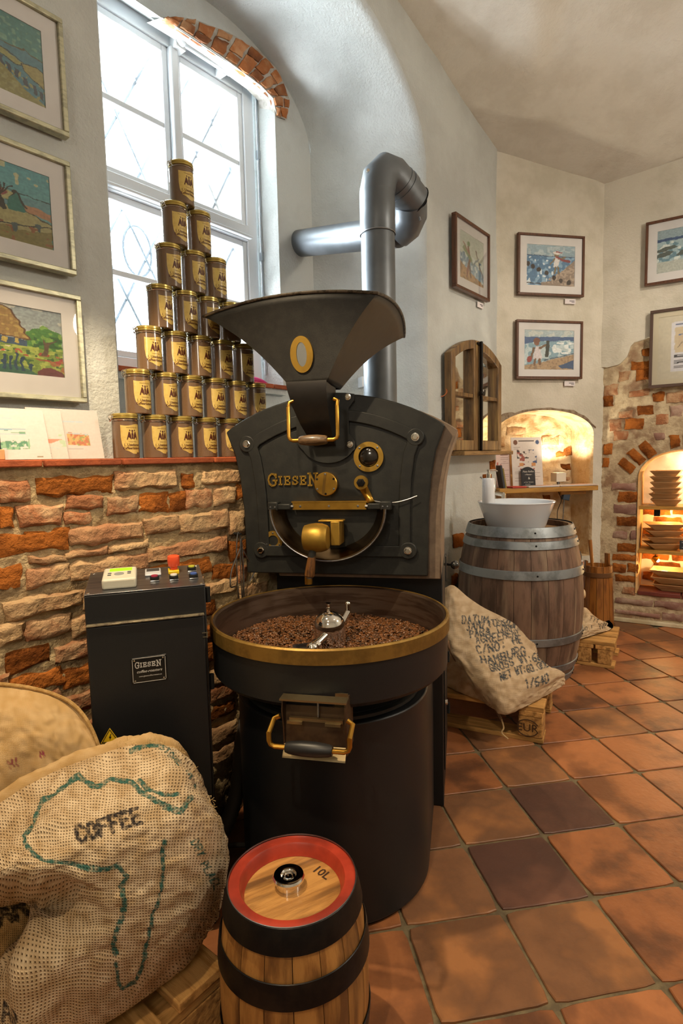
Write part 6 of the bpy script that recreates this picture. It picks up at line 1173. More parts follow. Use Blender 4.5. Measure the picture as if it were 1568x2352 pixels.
# ================================================================== PALLETS
PW = mk('pallet_pine', 'c8995c', 'a97a42', rough=.75, nscale=5, ndet=7, stretch=(14, 1.5, 14), bump=.5, bscale=60, bdist=.002, rnd=.10, c3='8f6a3c', big=2.5, spec=.2)
PW2 = mk('pallet_pine_cross', 'b98c52', '95703f', rough=.8, nscale=5, ndet=7, stretch=(1.5, 14, 14), bump=.5, bscale=60, bdist=.002, rnd=.10, spec=.2)
PB = mk('pressed_chip_block', 'b88a4e', '8a6234', rough=.9, nscale=45, bump=1, bscale=110, bdist=.003)
def pallet(label, loc, rz, w_, d_, slats, along_x, H=.144, mark=None):
    """origin front right corner on the floor; extends -x by w_, +y by d_"""
    t = thing('pallet', label, 'pallet', loc, rz, 'wooden pallets'); bh = .022
    if along_x:   # slats run along x, stacked in y
        for a, b in slats: MB().box((-w_ / 2 + random.uniform(-.002, .002), (a + b) / 2, H - bh / 2), (w_, b - a, bh), rz=random.uniform(-.006, .006)).build('slat', PW2, t, bevel=.003)
        for x in (-.05, -w_ + .05): MB().box((x, d_ / 2, H - bh * 1.5), (.09, d_, bh)).build('cross_board', PW, t, bevel=.002)
        for x in (-.05, -w_ + .05):
            for y in (.05, d_ - .05): MB().box((x, y, (H - 2 * bh + .018) / 2), (.095 if w_ > .3 else .070, .098, H - 2 * bh - .018)).build('block', PB, t, bevel=.005)
        for y in (.05, d_ - .05): MB().box((-w_ / 2, y, .009), (w_, .096, .018)).build('bottom_board', PW2, t, bevel=.002)
    else:
        for a, b in slats: MB().box((-(a + b) / 2, d_ / 2 + random.uniform(-.002, .002), H - bh / 2), (b - a, d_, bh), rz=random.uniform(-.006, .006)).build('slat', PW, t, bevel=.003)
        for y in (.055, d_ - .055): MB().box((-w_ / 2, y, H - bh * 1.5), (w_, .10, bh)).build('cross_board', PW2, t, bevel=.002)
        for x in (-.058, -w_ / 2, -w_ + .058):
            for y in (.055, d_ - .055): MB().box((x, y, (H - 2 * bh + .018) / 2), (.112, .100, H - 2 * bh - .018)).build('block', PB, t, bevel=.005)
        for x in (-.058, -w_ + .058): MB().box((x, d_ / 2, .009), (.112, d_, .018)).build('bottom_board', PW, t, bevel=.002)
    return t
pl1 = pallet('light pine pallet under the large burlap sacks at lower left', L(.662, .862), ROTL, .85, .35, [(0, .112), (.150, .262), (.30, .412), (.45, .562), (.60, .712), (.74, .85)], False)
for x, y in ((-.03, .10), (-.085, .30), (-.18, .09), (-.24, .08)): MB().cyl((x, y, .144), (x, y, .1446), .004, 10).build('nail', NEAR_BLACK, pl1)
pl2 = pallet('pine pallet stamped EUR under the stencilled sack, before the big barrel', (.782, 2.165, 0), R(-25.6), .72, .40, [(0, .10), (.145, .245), (.30, .40)], True, .150)
m = MB(); add_text(m, 'EUR', .046, T(-.060, -.0035, .058)); cx_, cz_ = -.060, .058
m.tube([(cx_ + .042 * math.cos(a), -.0015, cz_ + .034 * math.sin(a)) for a in [R(25 + 130 * k / 14) for k in range(15)]], .0018, 5); m.tube([(cx_ + .042 * math.cos(a), -.0015, cz_ + .034 * math.sin(a)) for a in [R(205 + 130 * k / 14) for k in range(15)]], .0018, 5)
m.build('branded_mark', mk('burnt_mark', '3a2412', rough=.9), pl2, smooth=0)
pl3 = pallet('low short pallet with three slats between the big barrel and the churn', (1.434, 2.933, 0), R(-23.4), .20, .33, [(0, .10), (.125, .215), (.24, .33)], True)
pl3.rotation_euler = (0, 0, R(-23.4) - R(7))
# ================================================================== CONTROL CABINET
cb = thing('control_cabinet', 'tall narrow black steel cabinet with buttons and display on its sloping top', 'control cabinet', (-.573, 1.232, 0), R(18.5)); CW, CD = .262, .172
MB().add([(x, y, z) for x, y, z in [(0, 0, .02), (CW, 0, .02), (CW, CD, .02), (0, CD, .02), (0, 0, .861), (CW, 0, .861), (CW, CD, .880), (0, CD, .880)]], [(0, 1, 5, 4), (1, 2, 6, 5), (2, 3, 7, 6), (3, 0, 4, 7), (0, 1, 2, 3), (4, 5, 6, 7)]).build('cabinet_body', BLACK_T, cb, bevel=.0025)
MB().box((CW / 2, CD / 2, .01), (CW - .02, CD - .02, .02)).build('plinth', NEAR_BLACK, cb)
MB().box((CW / 2 - .002, -.006, .407), (CW - .008, .010, .77)).build('cabinet_door', BLACK_T, cb, bevel=.003)
MB().box((CW / 2 - .002, -.008, .7955), (CW - .008, .014, .004)).build('door_drip_edge', mk('worn_edge_paint', '8f846c', '5c5346', rough=.4, metal=.5, nscale=70), cb, bevel=.001)
sl = math.atan2(.019, CD); TP = lambda x, y, z=0: Matrix.Translation((x, 0, .861)) @ Matrix.Rotation(sl, 4, 'X') @ Matrix.Translation((0, y, z + .003))
def onp(mb, name, mat, parent=cb, **k): return mb.build(name, mat, parent, **k)
PSt = mk('brushed_panel_steel', '8b8b8e', '76777c', rough=.28, metal=.9, nscale=5, stretch=(1, 20, 1))
def tbox(mb, x0, x1, y0, y1, z0, z1): return mb.add([(x, y, z) for z in (z0, z1) for x, y in ((x0, y0), (x1, y0), (x1, y1), (x0, y1))], [(0, 1, 2, 3), (4, 5, 6, 7), (0, 1, 5, 4), (1, 2, 6, 5), (2, 3, 7, 6), (3, 0, 4, 7)], TP(0, 0))
tp = onp(tbox(MB(), 0, CW, 0, CD, -.002, 0), 'top_panel', PSt, bevel=.001)
for x, y in ((.008, .010), (CW - .008, .010), (.008, CD - .012), (CW - .008, CD - .012)): onp(MB().lathe([(.004, 0), (.003, .0015), (0, .002)], 12, TP(x, y)), 'screw', CHROME, tp)
dsp = onp(tbox(MB(), .036, .110, .022, .118, 0, .024), 'display_unit', mk('beige_plastic', 'c8c5b4', rough=.4), bevel=.005, bseg=3)
onp(tbox(MB(), .050, .100, .085, .108, .024, .0246), 'screen', mk('lit_green_screen', '8fd021', rough=.3, emis=.55), dsp)
m = MB(); [tbox(m, x, x + .008, y, y + .006, .024, .0252) for x, y in ((.047, .066), (.047, .052), (.090, .070), (.090, .058))]; onp(m, 'small_keys', mk('grey_keys', '4b4d50', rough=.5), dsp, bevel=.001)
onp(MB().lathe([(.011, 0), (.0105, .0012), (0, .0014)], 20, TP(.072, .062, .024)), 'round_key', mk('grey_pad', '8a8c8a', rough=.5), dsp)
t2 = onp(tbox(MB(), .128, .166, .098, .150, 0, .006), 'timer_unit', mk('silver_plastic', 'b8bcc2', rough=.35), bevel=.003); onp(tbox(MB(), .132, .162, .122, .144, .006, .0066), 'timer_screen', mk('grey_lcd', '3c4044', rough=.25), t2)
def button(x, y, col, label):
    b = onp(tbox(MB(), x - .011, x + .011, y - .013, y + .013, 0, .003), 'button_bezel', STEEL, bevel=.002); onp(MB().lathe([(.0105, 0), (.0105, .007), (.0095, .0085), (0, .0088)], 24, TP(x, y - .002, .002)), 'button_collar', NEAR_BLACK, b)
    onp(MB().lathe([(.0082, .008), (.0078, .0112), (0, .0122)], 24, TP(x, y - .002, .002)), 'button_cap', mk(label, col, rough=.3, coat=.4), b)
button(.150, .066, '8e2a45', 'red_cap'); button(.194, .062, 'c9c8c0', 'white_cap'); button(.240, .122, 'a7a838', 'yellow_cap'); button(.240, .060, '35559a', 'blue_cap')
es = onp(tbox(MB(), .183, .209, .100, .130, 0, .009), 'emergency_stop_base', mk('yellow_plastic', 'e0b91c', rough=.4), bevel=.002)
onp(MB().lathe([(.009, .008), (.009, .016), (.0135, .018), (.0145, .024), (.0150, .038), (.0140, .0425), (.008, .0435), (0, .0432)], 28, TP(.197, .118)), 'emergency_stop_button', mk('orange_red_plastic', 'e2532e', rough=.35, coat=.3), es)
npl = MB().box((.128, -.0122, .682), (.078, .0016, .060)).build('name_plate', mk('gloss_black_plate', '0e0e10', rough=.25), cb, bevel=.004)
m = MB(); W_ = mk('silver_print', 'c6c3bf', rough=.4, metal=.3)
for a, b, c, d in ((.128, .710, .070, .0011), (.128, .654, .070, .0011), (.0925, .682, .0011, .052), (.1635, .682, .0011, .052)): m.box((a, -.0133, b), (c, .0006, d))
x = .098
for ch, w2, h2 in (('G', .0085, .0135), ('I', .0045, .0095), ('E', .0075, .0095), ('S', .0070, .0095), ('E', .0075, .0095), ('N', .0100, .0135)):
    strokes(m, ch, x, .6875 if h2 > .01 else .6892, w2, h2, .0018, -.0130, -.0136); x += w2 + .0022
add_text(m, 'coffee-roasters', .0090, T(.128, -.0134, .6785), shear=.35, bold=.0001); add_text(m, 'www.giesencoffeeroasters.eu', .0042, T(.130, -.0134, .6675), bold=.00006)
m.build('plate_print', W_, npl, smooth=0)
for a, b in ((.097, .706), (.159, .706), (.097, .658), (.159, .658)): MB().lathe([(.0022, 0), (.0018, .001), (0, .0013)], 10, T(a, -.0130, b, rx=R(90))).build('screw', CHROME, npl)
tri = MB().prism([(.016, .5245), (.056, .5225), (.037, .5575)], -.0112, -.0120).build('warning_sign', mk('warning_yellow', 'e3b920', rough=.4), cb)
m = MB()
TRI = [Vector((.0195, 0, .5262)), Vector((.0525, 0, .5246)), Vector((.0368, 0, .5538))]
for a, b in zip(TRI, TRI[1:] + TRI[:1]): d = b - a; m.box(((a + b) / 2 + Vector((0, -.0123, 0)))[:], (d.length + .001, .0005, .0013), M=Matrix.Rotation(-math.atan2(d.z, d.x), 4, 'Y'))
m.add([(x, -.0124, z) for x, z in ((.0385, .544), (.0335, .5345), (.0362, .5350), (.0350, .5285), (.0400, .5372), (.0372, .5370), (.0400, .5440))], [(0, 1, 2, 5, 6), (2, 3, 4, 5)]); m.build('lightning_symbol', NEAR_BLACK, tri, smooth=0)
m = MB(); m.box((CW - .006, -.012, .752), (.014, .003, .002)).box((CW - .006, -.012, .742), (.012, .003, .002)).box((CW - .002, -.013, .747), (.003, .003, .014)); m.build('latch', CHROME, cb)
for z in (.835, .62): MB().cyl((CW + .006, .02, z - .018), (CW + .006, .02, z + .018), .007, 12).box((CW + .003, .02, z), (.006, .012, .03)).build('hinge', NEAR_BLACK, cb)
# ================================================================== SMALL KEG IN FRONT
kg = thing('beer_keg', 'small oak keg with red rim, black hoops and chrome bung before the roaster', 'keg', (-.108, .998, 0), R(20)); KH = .372
OAK = mk('light_oak_staves', 'a8783f', '8a5c2c', rough=.5, nscale=4, ndet=8, stretch=(9, 9, 1), bump=.4, bscale=50, bdist=.002, c3='5f3f20', big=2, coat=.15, rnd=.08)
def kr(z, H=KH, rt=.118, rb=.141): t = (z - H / 2) / (H / 2); return rb - (rb - rt) * abs(t) ** 2.1
NSV = 17
def staves(parent, n, H, rt, rb, mat, inset=.0, k=.005, z0=0):
    for i in range(n):
        a0, a1 = 2 * math.pi * i / n + k, 2 * math.pi * (i + 1) / n - k; vs = []; nz, na = 10, 3
        for j in range(nz + 1):
            z = H * j / nz
            for q_ in range(na + 1): a = a0 + (a1 - a0) * q_ / na; r = kr(z, H, rt, rb) - .0012 * (q_ in (0, na)); vs.append((r * math.cos(a), r * math.sin(a), z + z0))
            for q_ in (na, 0): a = a0 + (a1 - a0) * q_ / na; r = kr(z, H, rt, rb) - .018; vs.append((r * math.cos(a), r * math.sin(a), z + z0))
        c_ = na + 3; MB().add(vs, [(j * c_ + q_, j * c_ + (q_ + 1) % c_, (j + 1) * c_ + (q_ + 1) % c_, (j + 1) * c_ + q_) for j in range(nz) for q_ in range(c_)] + [tuple(range(c_))[::-1], tuple(range(nz * c_, nz * c_ + c_))]).build('stave', mat, parent, 40)
staves(kg, NSV, KH - .004, .118, .141, OAK)
HB = mk('black_iron_hoop', '18181a', '262320', rough=.38, metal=.6, nscale=15, bump=.15)
for z0, z1 in ((.330, .3735), (.243, .288), (.088, .133), (.0, .042)):
    P = [(kr(z0) + .001, z0), (kr(z0) + .0035, z0 + .001)] + [(kr(z0 + (z1 - z0) * k / 4) + .0038, z0 + (z1 - z0) * k / 4) for k in range(1, 4)] + [(kr(z1) + .0035, z1 - .001), (kr(z1) + .0022, z1), (kr(z1) + .0008, z1 - .001)]
    MB().lathe(P, 72, cap=False).build('hoop', HB, kg)
MB().lathe([(kr(KH) + .0020, .3725), (kr(KH) + .0025, .3745), (kr(KH) + .0010, .3748), (kr(KH) + .0005, .3725)], 72, cap=False).build('bright_hoop_edge', STEEL, kg)
RED = mk('red_rim_paint', 'a83a26', '9a3321', rough=.4, nscale=12, bump=.3, bscale=50, bdist=.001, c3='7f2a1c', big=9)
MB().lathe([(.121, .366), (.1195, .3705), (.116, .3718), (.099, .3700), (.096, .366), (.0925, .352), (.090, .346)], 72, cap=False).build('red_rim', RED, kg)
OAKH = mk('oak_head_board', 'bb8a4c', '9a6c38', rough=.42, nscale=5, ndet=8, stretch=(1, 10, 1), bump=.3, bscale=60, coat=.3, c3='6b4a28', big=3)
hd2 = MB().lathe([(.0925, .338), (.0925, .3455), (0, .3455)], 64).build('head_board', OAKH, kg); hd2.rotation_euler = (0, 0, R(10))
bg = MB().lathe([(.024, .3455), (.024, .356), (.0265, .358), (.0295, .361), (.0300, .366), (.0280, .3695), (.0245, .3700), (.0150, .3690), (.0140, .3680), (.0125, .3650), (.0100, .3645), (.0095, .3665), (.0078, .3670), (.0065, .3655), (0, .365)], 48, T(-.004, .012, 0)).build('bung_valve', CHROME, kg)
m = MB(); v, f = text_verts('10L', .027, bold=.0006); m.add([(a, b, 0) for a, b, _ in v], f, Matrix.Translation((.064, .022, .3459)) @ Matrix.Rotation(R(-62), 4, 'Z')); m.build('burnt_lettering', mk('scorched_ink', '3b2410', rough=.8), kg, smooth=0)
# ================================================================== BIG BARREL WITH WASH BASIN
br = thing('oak_barrel', 'large weathered oak barrel with grey galvanised hoops carrying the wash basin', 'barrel', (.945, 3.0, 0), R(8))
WOAK = mk('weathered_oak', '6f5647', '4e3b30', rough=.6, nscale=3.5, ndet=8, stretch=(6, 6, 1), bump=.4, bscale=40, bdist=.003, c3='85705c', big=2, rnd=.16)
BH = .79; staves(br, 24, BH, .262, .322, WOAK, k=.003)
GALV = mk('galvanised_hoop', '8e9498', '6d7275', rough=.45, metal=.65, nscale=8, ndet=7, bump=.2, bscale=70)
krb = lambda z: kr(z, BH, .262, .322)
for z0, z1 in ((.745, .797), (.690, .730), (.545, .590), (.215, .255), (.065, .105), (.0, .04)):
    P = [(krb(z0) + .002, z0), (krb(z0) + .006, z0 + .002), (krb((z0 + z1) / 2) + .0065, (z0 + z1) / 2), (krb(z1) + .006, z1 - .002), (krb(z1) + .001, z1)]
    h_ = MB().lathe(P, 80, cap=False).build('hoop', GALV, br)
    for a in (-100, -40, -30): q_ = krb((z0 + z1) / 2) + .006; MB().ball((q_ * math.cos(R(a)), q_ * math.sin(R(a)), (z0 + z1) / 2), .005, 8, (1, 1, 1)).build('rivet', NEAR_BLACK, h_)
MB().lathe([(.245, .735), (.245, .760), (0, .760)], 48).build('barrel_head', mk('barrel_head_oak', '8a6a48', '6b4f34', rough=.6, nscale=4, stretch=(1, 9, 1)), br)
MB().cyl((.318, -.05, .40), (.345, -.055, .40), .028, 20, .024).build('wooden_bung', mk('pale_bung', 'c3a880', rough=.6), br, bevel=.004)
bs = thing('wash_basin', 'white ceramic bowl basin standing on the big barrel', 'basin', (.910, 2.95, .760))
MB().lathe([(.0, .0), (.128, .0), (.136, .004), (.150, .03), (.190, .142), (.1955, .149), (.1945, .153), (.186, .151), (.178, .144), (.135, .035), (.12, .022), (0, .018)], 72, cap=False).build('bowl', mk('white_ceramic', 'ccd2da', rough=.12, coat=.6), bs)
MB().lathe([(.02, .019), (.018, .022), (0, .022)], 24).build('drain', CHROME, bs)
sd_ = thing('soap_dispenser', 'white ceramic soap dispenser with chrome pump on the basin rim', 'soap dispenser', (.750, 2.885, .9125))
MB().lathe([(0, 0), (.0305, 0), (.0315, .003), (.0315, .118), (.029, .124), (.012, .126)], 32, cap=False).build('bottle', mk('white_glaze', 'd9dbe0', rough=.2, coat=.5), sd_)
MB().lathe([(.011, .124), (.011, .146), (.006, .148), (.006, .160), (.010, .161), (.010, .168), (0, .168)], 20).tube([(0, 0, .164), (.03, .0, .166), (.045, 0, .158)], .004, 8).build('pump', CHROME, sd_)
tap = thing('tap', 'chrome lever tap behind the white soap dispenser', 'tap', (.800, 3.085, .760))
MB().cyl((0, 0, .0), (0, 0, .215), .017, 20).cyl((0, 0, .195), (.055, -.10, .185), .011, 14).cyl((.055, -.10, .19), (.056, -.102, .165), .012, 14).build('tap_body', CHROME, tap); MB().cyl((0, 0, .215), (0, 0, .235), .018, 20).tube([(0, 0, .232), (-.02, .02, .26), (-.035, .03, .275)], .006, 8).build('tap_lever', CHROME, tap)
# ================================================================== HOSES AND CABLES BETWEEN CABINET AND ROASTER
hz = thing('ribbed_hose', 'grey ribbed hose looping down beside the roaster base', 'hose', (-.30, 1.62, 0)); pts = curve([(.01, .12, .42), (-.02, .05, .30), (-.03, 0, .18), (-.06, -.05, .09), (-.12, -.07, .04), (-.2, -.05, .03)], 14)
MB().tube(pts, [.0215 + .0022 * (k % 2) for k in range(len(pts))], 14).build('hose_body', mk('grey_hose_plastic', '55504a', rough=.55), hz)
for i, (P, lb) in enumerate(([[(-.03, .05, .12), (-.09, 0, .10), (-.10, -.05, .055), (-.03, -.06, .02), (.06, -.05, .012)], 'upper black power cable looping from behind the cabinet'], [[(.06, 0, .03), (-.03, -.03, .012), (-.12, .0, .012), (-.2, .05, .02)], 'black power cable lying flat toward the roaster base'], [[(.07, .04, .07), (0, .02, .085), (-.08, .03, .06), (-.13, .06, .012)], 'middle black power cable bowed between cabinet and roaster'])):
    o = MB().tube(curve(P, 8), .0062, 8).build('power_cable', mk('black_cable', '1b1a19', rough=.5), None); o.location = (-.33, 1.47, .0); tag(o, lb, 'cable', 'black power cables')
# wire whisks hanging on the brick wall
hk = thing('wire_whisk', 'steel wire whisks and scoops hanging on the bricks beside the roaster', 'whisk', L(1.165, 1.36, .93), ROTL)
def loop_wire(cx, w_, z0, z1, y): return [(cx + w_ * math.sin(a), y, (z0 + z1) / 2 + (z1 - z0) / 2 * math.cos(a)) for a in [2 * math.pi * k / 24 for k in range(25)]]
MB().tube(loop_wire(0, .012, -.24, .0, 0), .0022, 6, cap=False).build('wire_loop', STEEL, hk); MB().tube(loop_wire(.001, .006, -.24, -.02, -.01), .0018, 6, cap=False).build('wire_loop', STEEL, hk)
MB().tube(curve([(-.004, -.01, -.05), (-.04, -.01, -.11), (-.05, -.012, -.16), (-.03, -.01, -.165)], 5), .0022, 6).build('wire_hook', STEEL, hk); MB().tube(curve([(.004, -.01, -.05), (.035, -.01, -.10), (.05, -.012, -.13), (.03, -.01, -.16)], 5), .0022, 6).build('wire_hook', STEEL, hk)
MB().cyl((0, .02, -.005), (0, -.012, -.005), .004, 8).build('nail', NEAR_BLACK, hk)
cp = thing('copper_water_pipe', 'thin copper water pipe with a chrome valve on the brick wall behind the roaster', 'pipe', L(1.36, 1.36, .55), ROTL)
MB().cyl((0, 0, 0), (0, 0, .35), .008, 12).build('copper_tube', mk('copper', 'a5603a', rough=.35, metal=1), cp); MB().ball((0, 0, .26), .016, 12).cyl((0, 0, .26), (.03, -.02, .27), .005, 8).build('valve', CHROME, cp)
# ================================================================== FAR CORNER
def in2(u, y, z): return P2 + Vector((math.cos(ROT2), math.sin(ROT2), 0)) * u + Vector((-math.sin(ROT2), math.cos(ROT2), 0)) * y + Vector((0, 0, z))
def in3(u, y, z): return P2 + Vector((math.cos(ROT3), math.sin(ROT3), 0)) * u + Vector((-math.sin(ROT3), math.cos(ROT3), 0)) * y + Vector((0, 0, z))
SHW = mk('oiled_pine_shelf', 'b98a3f', '9a6e2e', rough=.5, nscale=5, stretch=(1, 12, 12), bump=.2, coat=.2)
sh = thing('wall_shelf', 'pine shelf board across the lit wall niche behind the basin', 'shelf', in2(-.43, 0, .902), ROT2)
MB().box((0, .07, .017), (.722, .26, .032)).build('board', SHW, sh, bevel=.003)
MB().box((.22, .02, -.012), (.19, .03, .026)).build('bracket_batten', SHW, sh, bevel=.002)
SZ = .9365
P_MENU = painter([('g', 'd9cfc8', 'd3c8c2'), ('l', [(.25, .93), (.75, .93)], '5a4a44', .010), ('e', (.14, .90, .07, .05), '7a4a2c'), ('e', (.86, .90, .06, .045), '3a4f7a'), ('s', [(.18, .4), (.42, .4), (.42, .75), (.18, .75)], 'a04a3a', .1, 20), ('s', [(.58, .4), (.82, .4), (.82, .75), (.58, .75)], '4a5f8a', .2, 20), ('s', [(.18, .4), (.82, .4), (.82, .75), (.18, .75)], '3c3430', .55, 24), ('p', [(.24, .42), (.38, .42), (.38, .48), (.24, .48)], 'd08a3c'), ('p', [(.64, .42), (.78, .42), (.78, .48), (.64, .48)], 'd08a3c'), ('e', (.28, .36, .03, .015), 'a02a2c'), ('e', (.72, .36, .03, .015), 'a02a2c')] +
    [('l', [(.08, y), (.08 + w_, y)], 'a8968e', .004) for y, w_ in ((.8, .2), (.77, .15), (.3, .3), (.27, .26), (.18, .3), (.12, .22))] + [('l', [(.6, y), (.6 + w_, y)], 'a8968e', .004) for y, w_ in ((.28, .3), (.24, .26), (.2, .3), (.14, .22))], .002, .03, 30, 61, .7)
P_MENU2 = painter([('g', 'd6bdb8', 'cfb5b0'), ('l', [(.55, .95), (.9, .95)], '7a4a44', .010), ('l', [(.32, .45), (.40, .72)], 'c0503c', .022), ('l', [(.48, .42), (.55, .66)], 'c0503c', .022)] + [('l', [(.55, y), (.92, y)], '9a7a76', .004) for y in (.88, .82, .76, .70, .5, .44, .38, .32, .26, .2)] + [('l', [(.1, y), (.3, y)], '9a7a76', .004) for y in (.9, .84, .3, .24, .18)], .002, .03, 30, 63, .7)
def leaf_print(name, label, u0, u1, z0, z1, y, art, lean, cat, grp=None, rzz=0):
    t = thing(name, label, cat, in2((u0 + u1) / 2, y, z0), ROT2, grp); t.rotation_euler = (Matrix.Rotation(ROT2 + rzz, 4, 'Z') @ Matrix.Rotation(-lean, 4, 'X')).to_euler(); w_, h = u1 - u0, z1 - z0
    MB().box((0, .0015, h / 2), (w_, .003, h)).build('card_back', CARDM, t); grid_mesh('printed_sheet', lambda A, B: np.stack([-w_ / 2 + w_ * A, 0 * A - .0008, h * B]), 60, 90, PAINT, t, colfn=art); return t
leaf_print('menu_card', 'tall cream menu card with fruit pictures leaning in the lit niche', -.630, -.405, SZ, 1.270, .06, P_MENU, R(6), 'menu', 'menu cards in the niche')
leaf_print('menu_card', 'pinkish menu card with red drawings, left of the tall cream one', -.785, -.628, SZ, 1.165, .085, P_MENU2, R(5), 'menu', 'menu cards in the niche', R(4))
ck = thing('chalk_sign', 'small black chalk sign with white script in front of the menu card', 'sign', in2(-.53, .03, SZ), ROT2); ck.rotation_euler = (Matrix.Rotation(ROT2, 4, 'Z') @ Matrix.Rotation(R(-7), 4, 'X')).to_euler()
MB().prism([(-.051, 0), (.051, 0), (.051, .112)] + [(.051 - .102 * k / 10, .112 + .020 * math.sin(math.pi * k / 10) + .006 * k / 10) for k in range(1, 10)] + [(-.051, .118)], 0, .004).build('slate_board', MATS['slate'], ck, bevel=.001)
m = MB()
add_text(m, 'Pizza Reflex', .017, T(0, -.0008, .103), shear=.3); add_text(m, '~Heute~', .015, T(0, -.0008, .083), shear=.3); add_text(m, '&', .024, T(.004, -.0008, .058)); add_text(m, 'auf der Terrasse', .0105, T(0, -.0008, .032), shear=.2); add_text(m, 'draussen', .0105, T(-.008, -.0008, .018), shear=.2)
m.build('chalk_writing', mk('chalk', 'd8d4cc', rough=.9), ck, smooth=0)
lp = thing('cube_lamp', 'small white cube lamp lighting the niche from the shelf', 'lamp', in2(-.292, .06, SZ), ROT2)
MB().prism([(-.036, .028), (.036, .028), (.036, .088), (-.036, .088)], -.035, -.031).prism([(-.036, .028), (.036, .028), (.036, .088), (-.036, .088)], .031, .035).box((-.0345, 0, .058), (.003, .062, .06)).box((.0345, 0, .058), (.003, .062, .06)).build('lamp_shade', mk('white_lamp_shade', 'd6cdbd', rough=.6), lp)
MB().box((0, 0, .004), (.05, .05, .008)).cyl((0, 0, .008), (0, 0, .03), .010, 12).box((0, 0, .030), (.066, .062, .004)).build('lamp_base', STEEL, lp)
MB().ball((0, 0, .062), .014, 16).build('bulb', mk('lit_bulb', 'ffe2b0', rough=.5, emis=30), lp)
for (u0, u1, z_, c_, lb) in ((-.70, -.60, 0, 'b5423a', 'red flyer lying at the left of the niche shelf'), (-.585, -.36, 0, 'c9c2c2', 'pale booklet lying open in front of the menu card'), (-.355, -.075, 0, 'c8bcb4', 'pale magazine under the cube lamp, at the right end of the shelf')):
    t = thing('booklet', lb, 'booklet', in2((u0 + u1) / 2, -.02, SZ - .0005), ROT2, 'printed matter on the niche shelf'); w_ = u1 - u0
    MB().box((0, 0, .005), (w_, .085, .010)).build('pages', mk('paper_' + c_, c_, rough=.7), t, bevel=.002); MB().box((w_ * .1, -.001, .0105), (w_ * .5, .07, .001)).build('cover', mk('cover_' + c_, 'd0a898' if c_ != 'b5423a' else 'c9553f', rough=.6), t)
bx_ = thing('brochure_holder', 'dark slim brochure stand at the left end of the niche shelf', 'brochure stand', in2(-.735, .0, SZ), ROT2)
MB().box((-.01, .02, .075), (.014, .07, .15), M=Matrix.Rotation(R(-10), 4, 'Y')).build('side', mk('dark_leaflet', '3a3d44', rough=.4), bx_); MB().box((.006, .02, .065), (.010, .06, .13), M=Matrix.Rotation(R(-10), 4, 'Y')).build('leaflet', mk('olive_leaflet', '8a7a3a', rough=.6), bx_)
cl = thing('clip_light', 'blue-grey clip light with thin stand and cord hanging under the niche shelf', 'lamp', in2(-.255, .03, .80), ROT2)
MB().box((0, 0, .06), (.05, .03, .045), M=Matrix.Rotation(R(12), 4, 'Y')).build('lamp_head', mk('blue_grey_metal', '4c5c72', rough=.35, metal=.5), cl, bevel=.003); MB().cyl((-.01, 0, .04), (-.018, 0, -.10), .004, 8).build('stand', STEEL, cl); MB().tube(curve([(-.055, 0, .098), (-.045, -.02, .04), (-.065, -.01, -.03), (-.06, 0, -.10)], 6), .0022, 6).build('cord', NEAR_BLACK, cl)
# old window with mirror panes on the left wall's far part
mw = thing('mirror_window', 'old arched wooden casement window used as a mirror, above the basin', 'mirror', L(3.135, 1.535, 1.182), ROTL)
OW_ = mk('old_brown_window_wood', '7a5c36', '4f3920', rough=.5, nscale=5, ndet=7, stretch=(8, 8, 1), bump=.4, bscale=40, bdist=.002, c3='8f7347', big=3, coat=.1)
MIR = mk('old_mirror', 'd9dad5', rough=.03, metal=1); MW2, MHs, MHc = .330, .53, .635
tz = lambda x: MHs + (MHc - MHs) * (1 - (abs(x) / MW2) ** 2)
def arch_bar(x0, x1, drop, y0, y1, mb):
    n = 10; P = [(x0 + (x1 - x0) * k / n, tz(x0 + (x1 - x0) * k / n)) for k in range(n + 1)]; Q_ = [(x, z - drop) for x, z in reversed(P)]; return mb.prism(P + Q_, y0, y1)
for s in (-1, 1):
    xa, xb = (-MW2, -.006) if s < 0 else (.006, MW2); m = MB(); f = .050
    for x0, x1 in ((xa, xa + f), (xb - f, xb)): m.prism([(x0, 0), (x1, 0), (x1, tz(x1)), (x0, tz(x0))], -.048, -.004)
    arch_bar(xa + f, xb - f, .050, -.048, -.004, m); m.box(((xa + xb) / 2, -.026, .030), (xb - xa - 2 * f, .044, .06)); lf = m.build('leaf_frame', OW_, mw, bevel=.004)
    MB().box(((xa + xb) / 2, -.026, .315), (xb - xa - 2 * f, .030, .022)).build('glazing_bar', OW_, lf, bevel=.002)
    for z0, z1 in ((.06, .304), (.326, None)):
        x0, x1 = xa + f, xb - f
        P = [(x0, z0), (x1, z0)] + ([(x1, z1), (x0, z1)] if z1 else [(x1 + (x0 - x1) * k / 8, tz(x1 + (x0 - x1) * k / 8) - .05) for k in range(9)])
        MB().prism(P, -.012, -.008).build('mirror_pane', MIR, lf)
MB().box((.012, -.060, .31), (.016, .016, .64)).box((.012, -.064, .33), (.05, .018, .026)).ball((-.012, -.074, .33), .012, 10).build('espagnolette', mk('blackened_iron', '1d1a18', rough=.4, metal=.6), mw, bevel=.002)
MB().box((0, -.05, .616), (.05, .012, .012)).build('top_catch', MATS['blackened_iron'], mw)
ms = thing('mirror_shelf', 'narrow worn wooden ledge under the mirror window', 'shelf', L(3.17, 1.535, 1.155), ROTL); MB().box((0, -.055, .012), (.67, .11, .024)).build('board', mk('worn_ledge_wood', '8f6e42', '6b4e2c', rough=.6, nscale=5, stretch=(1, 9, 9)), ms, bevel=.003)
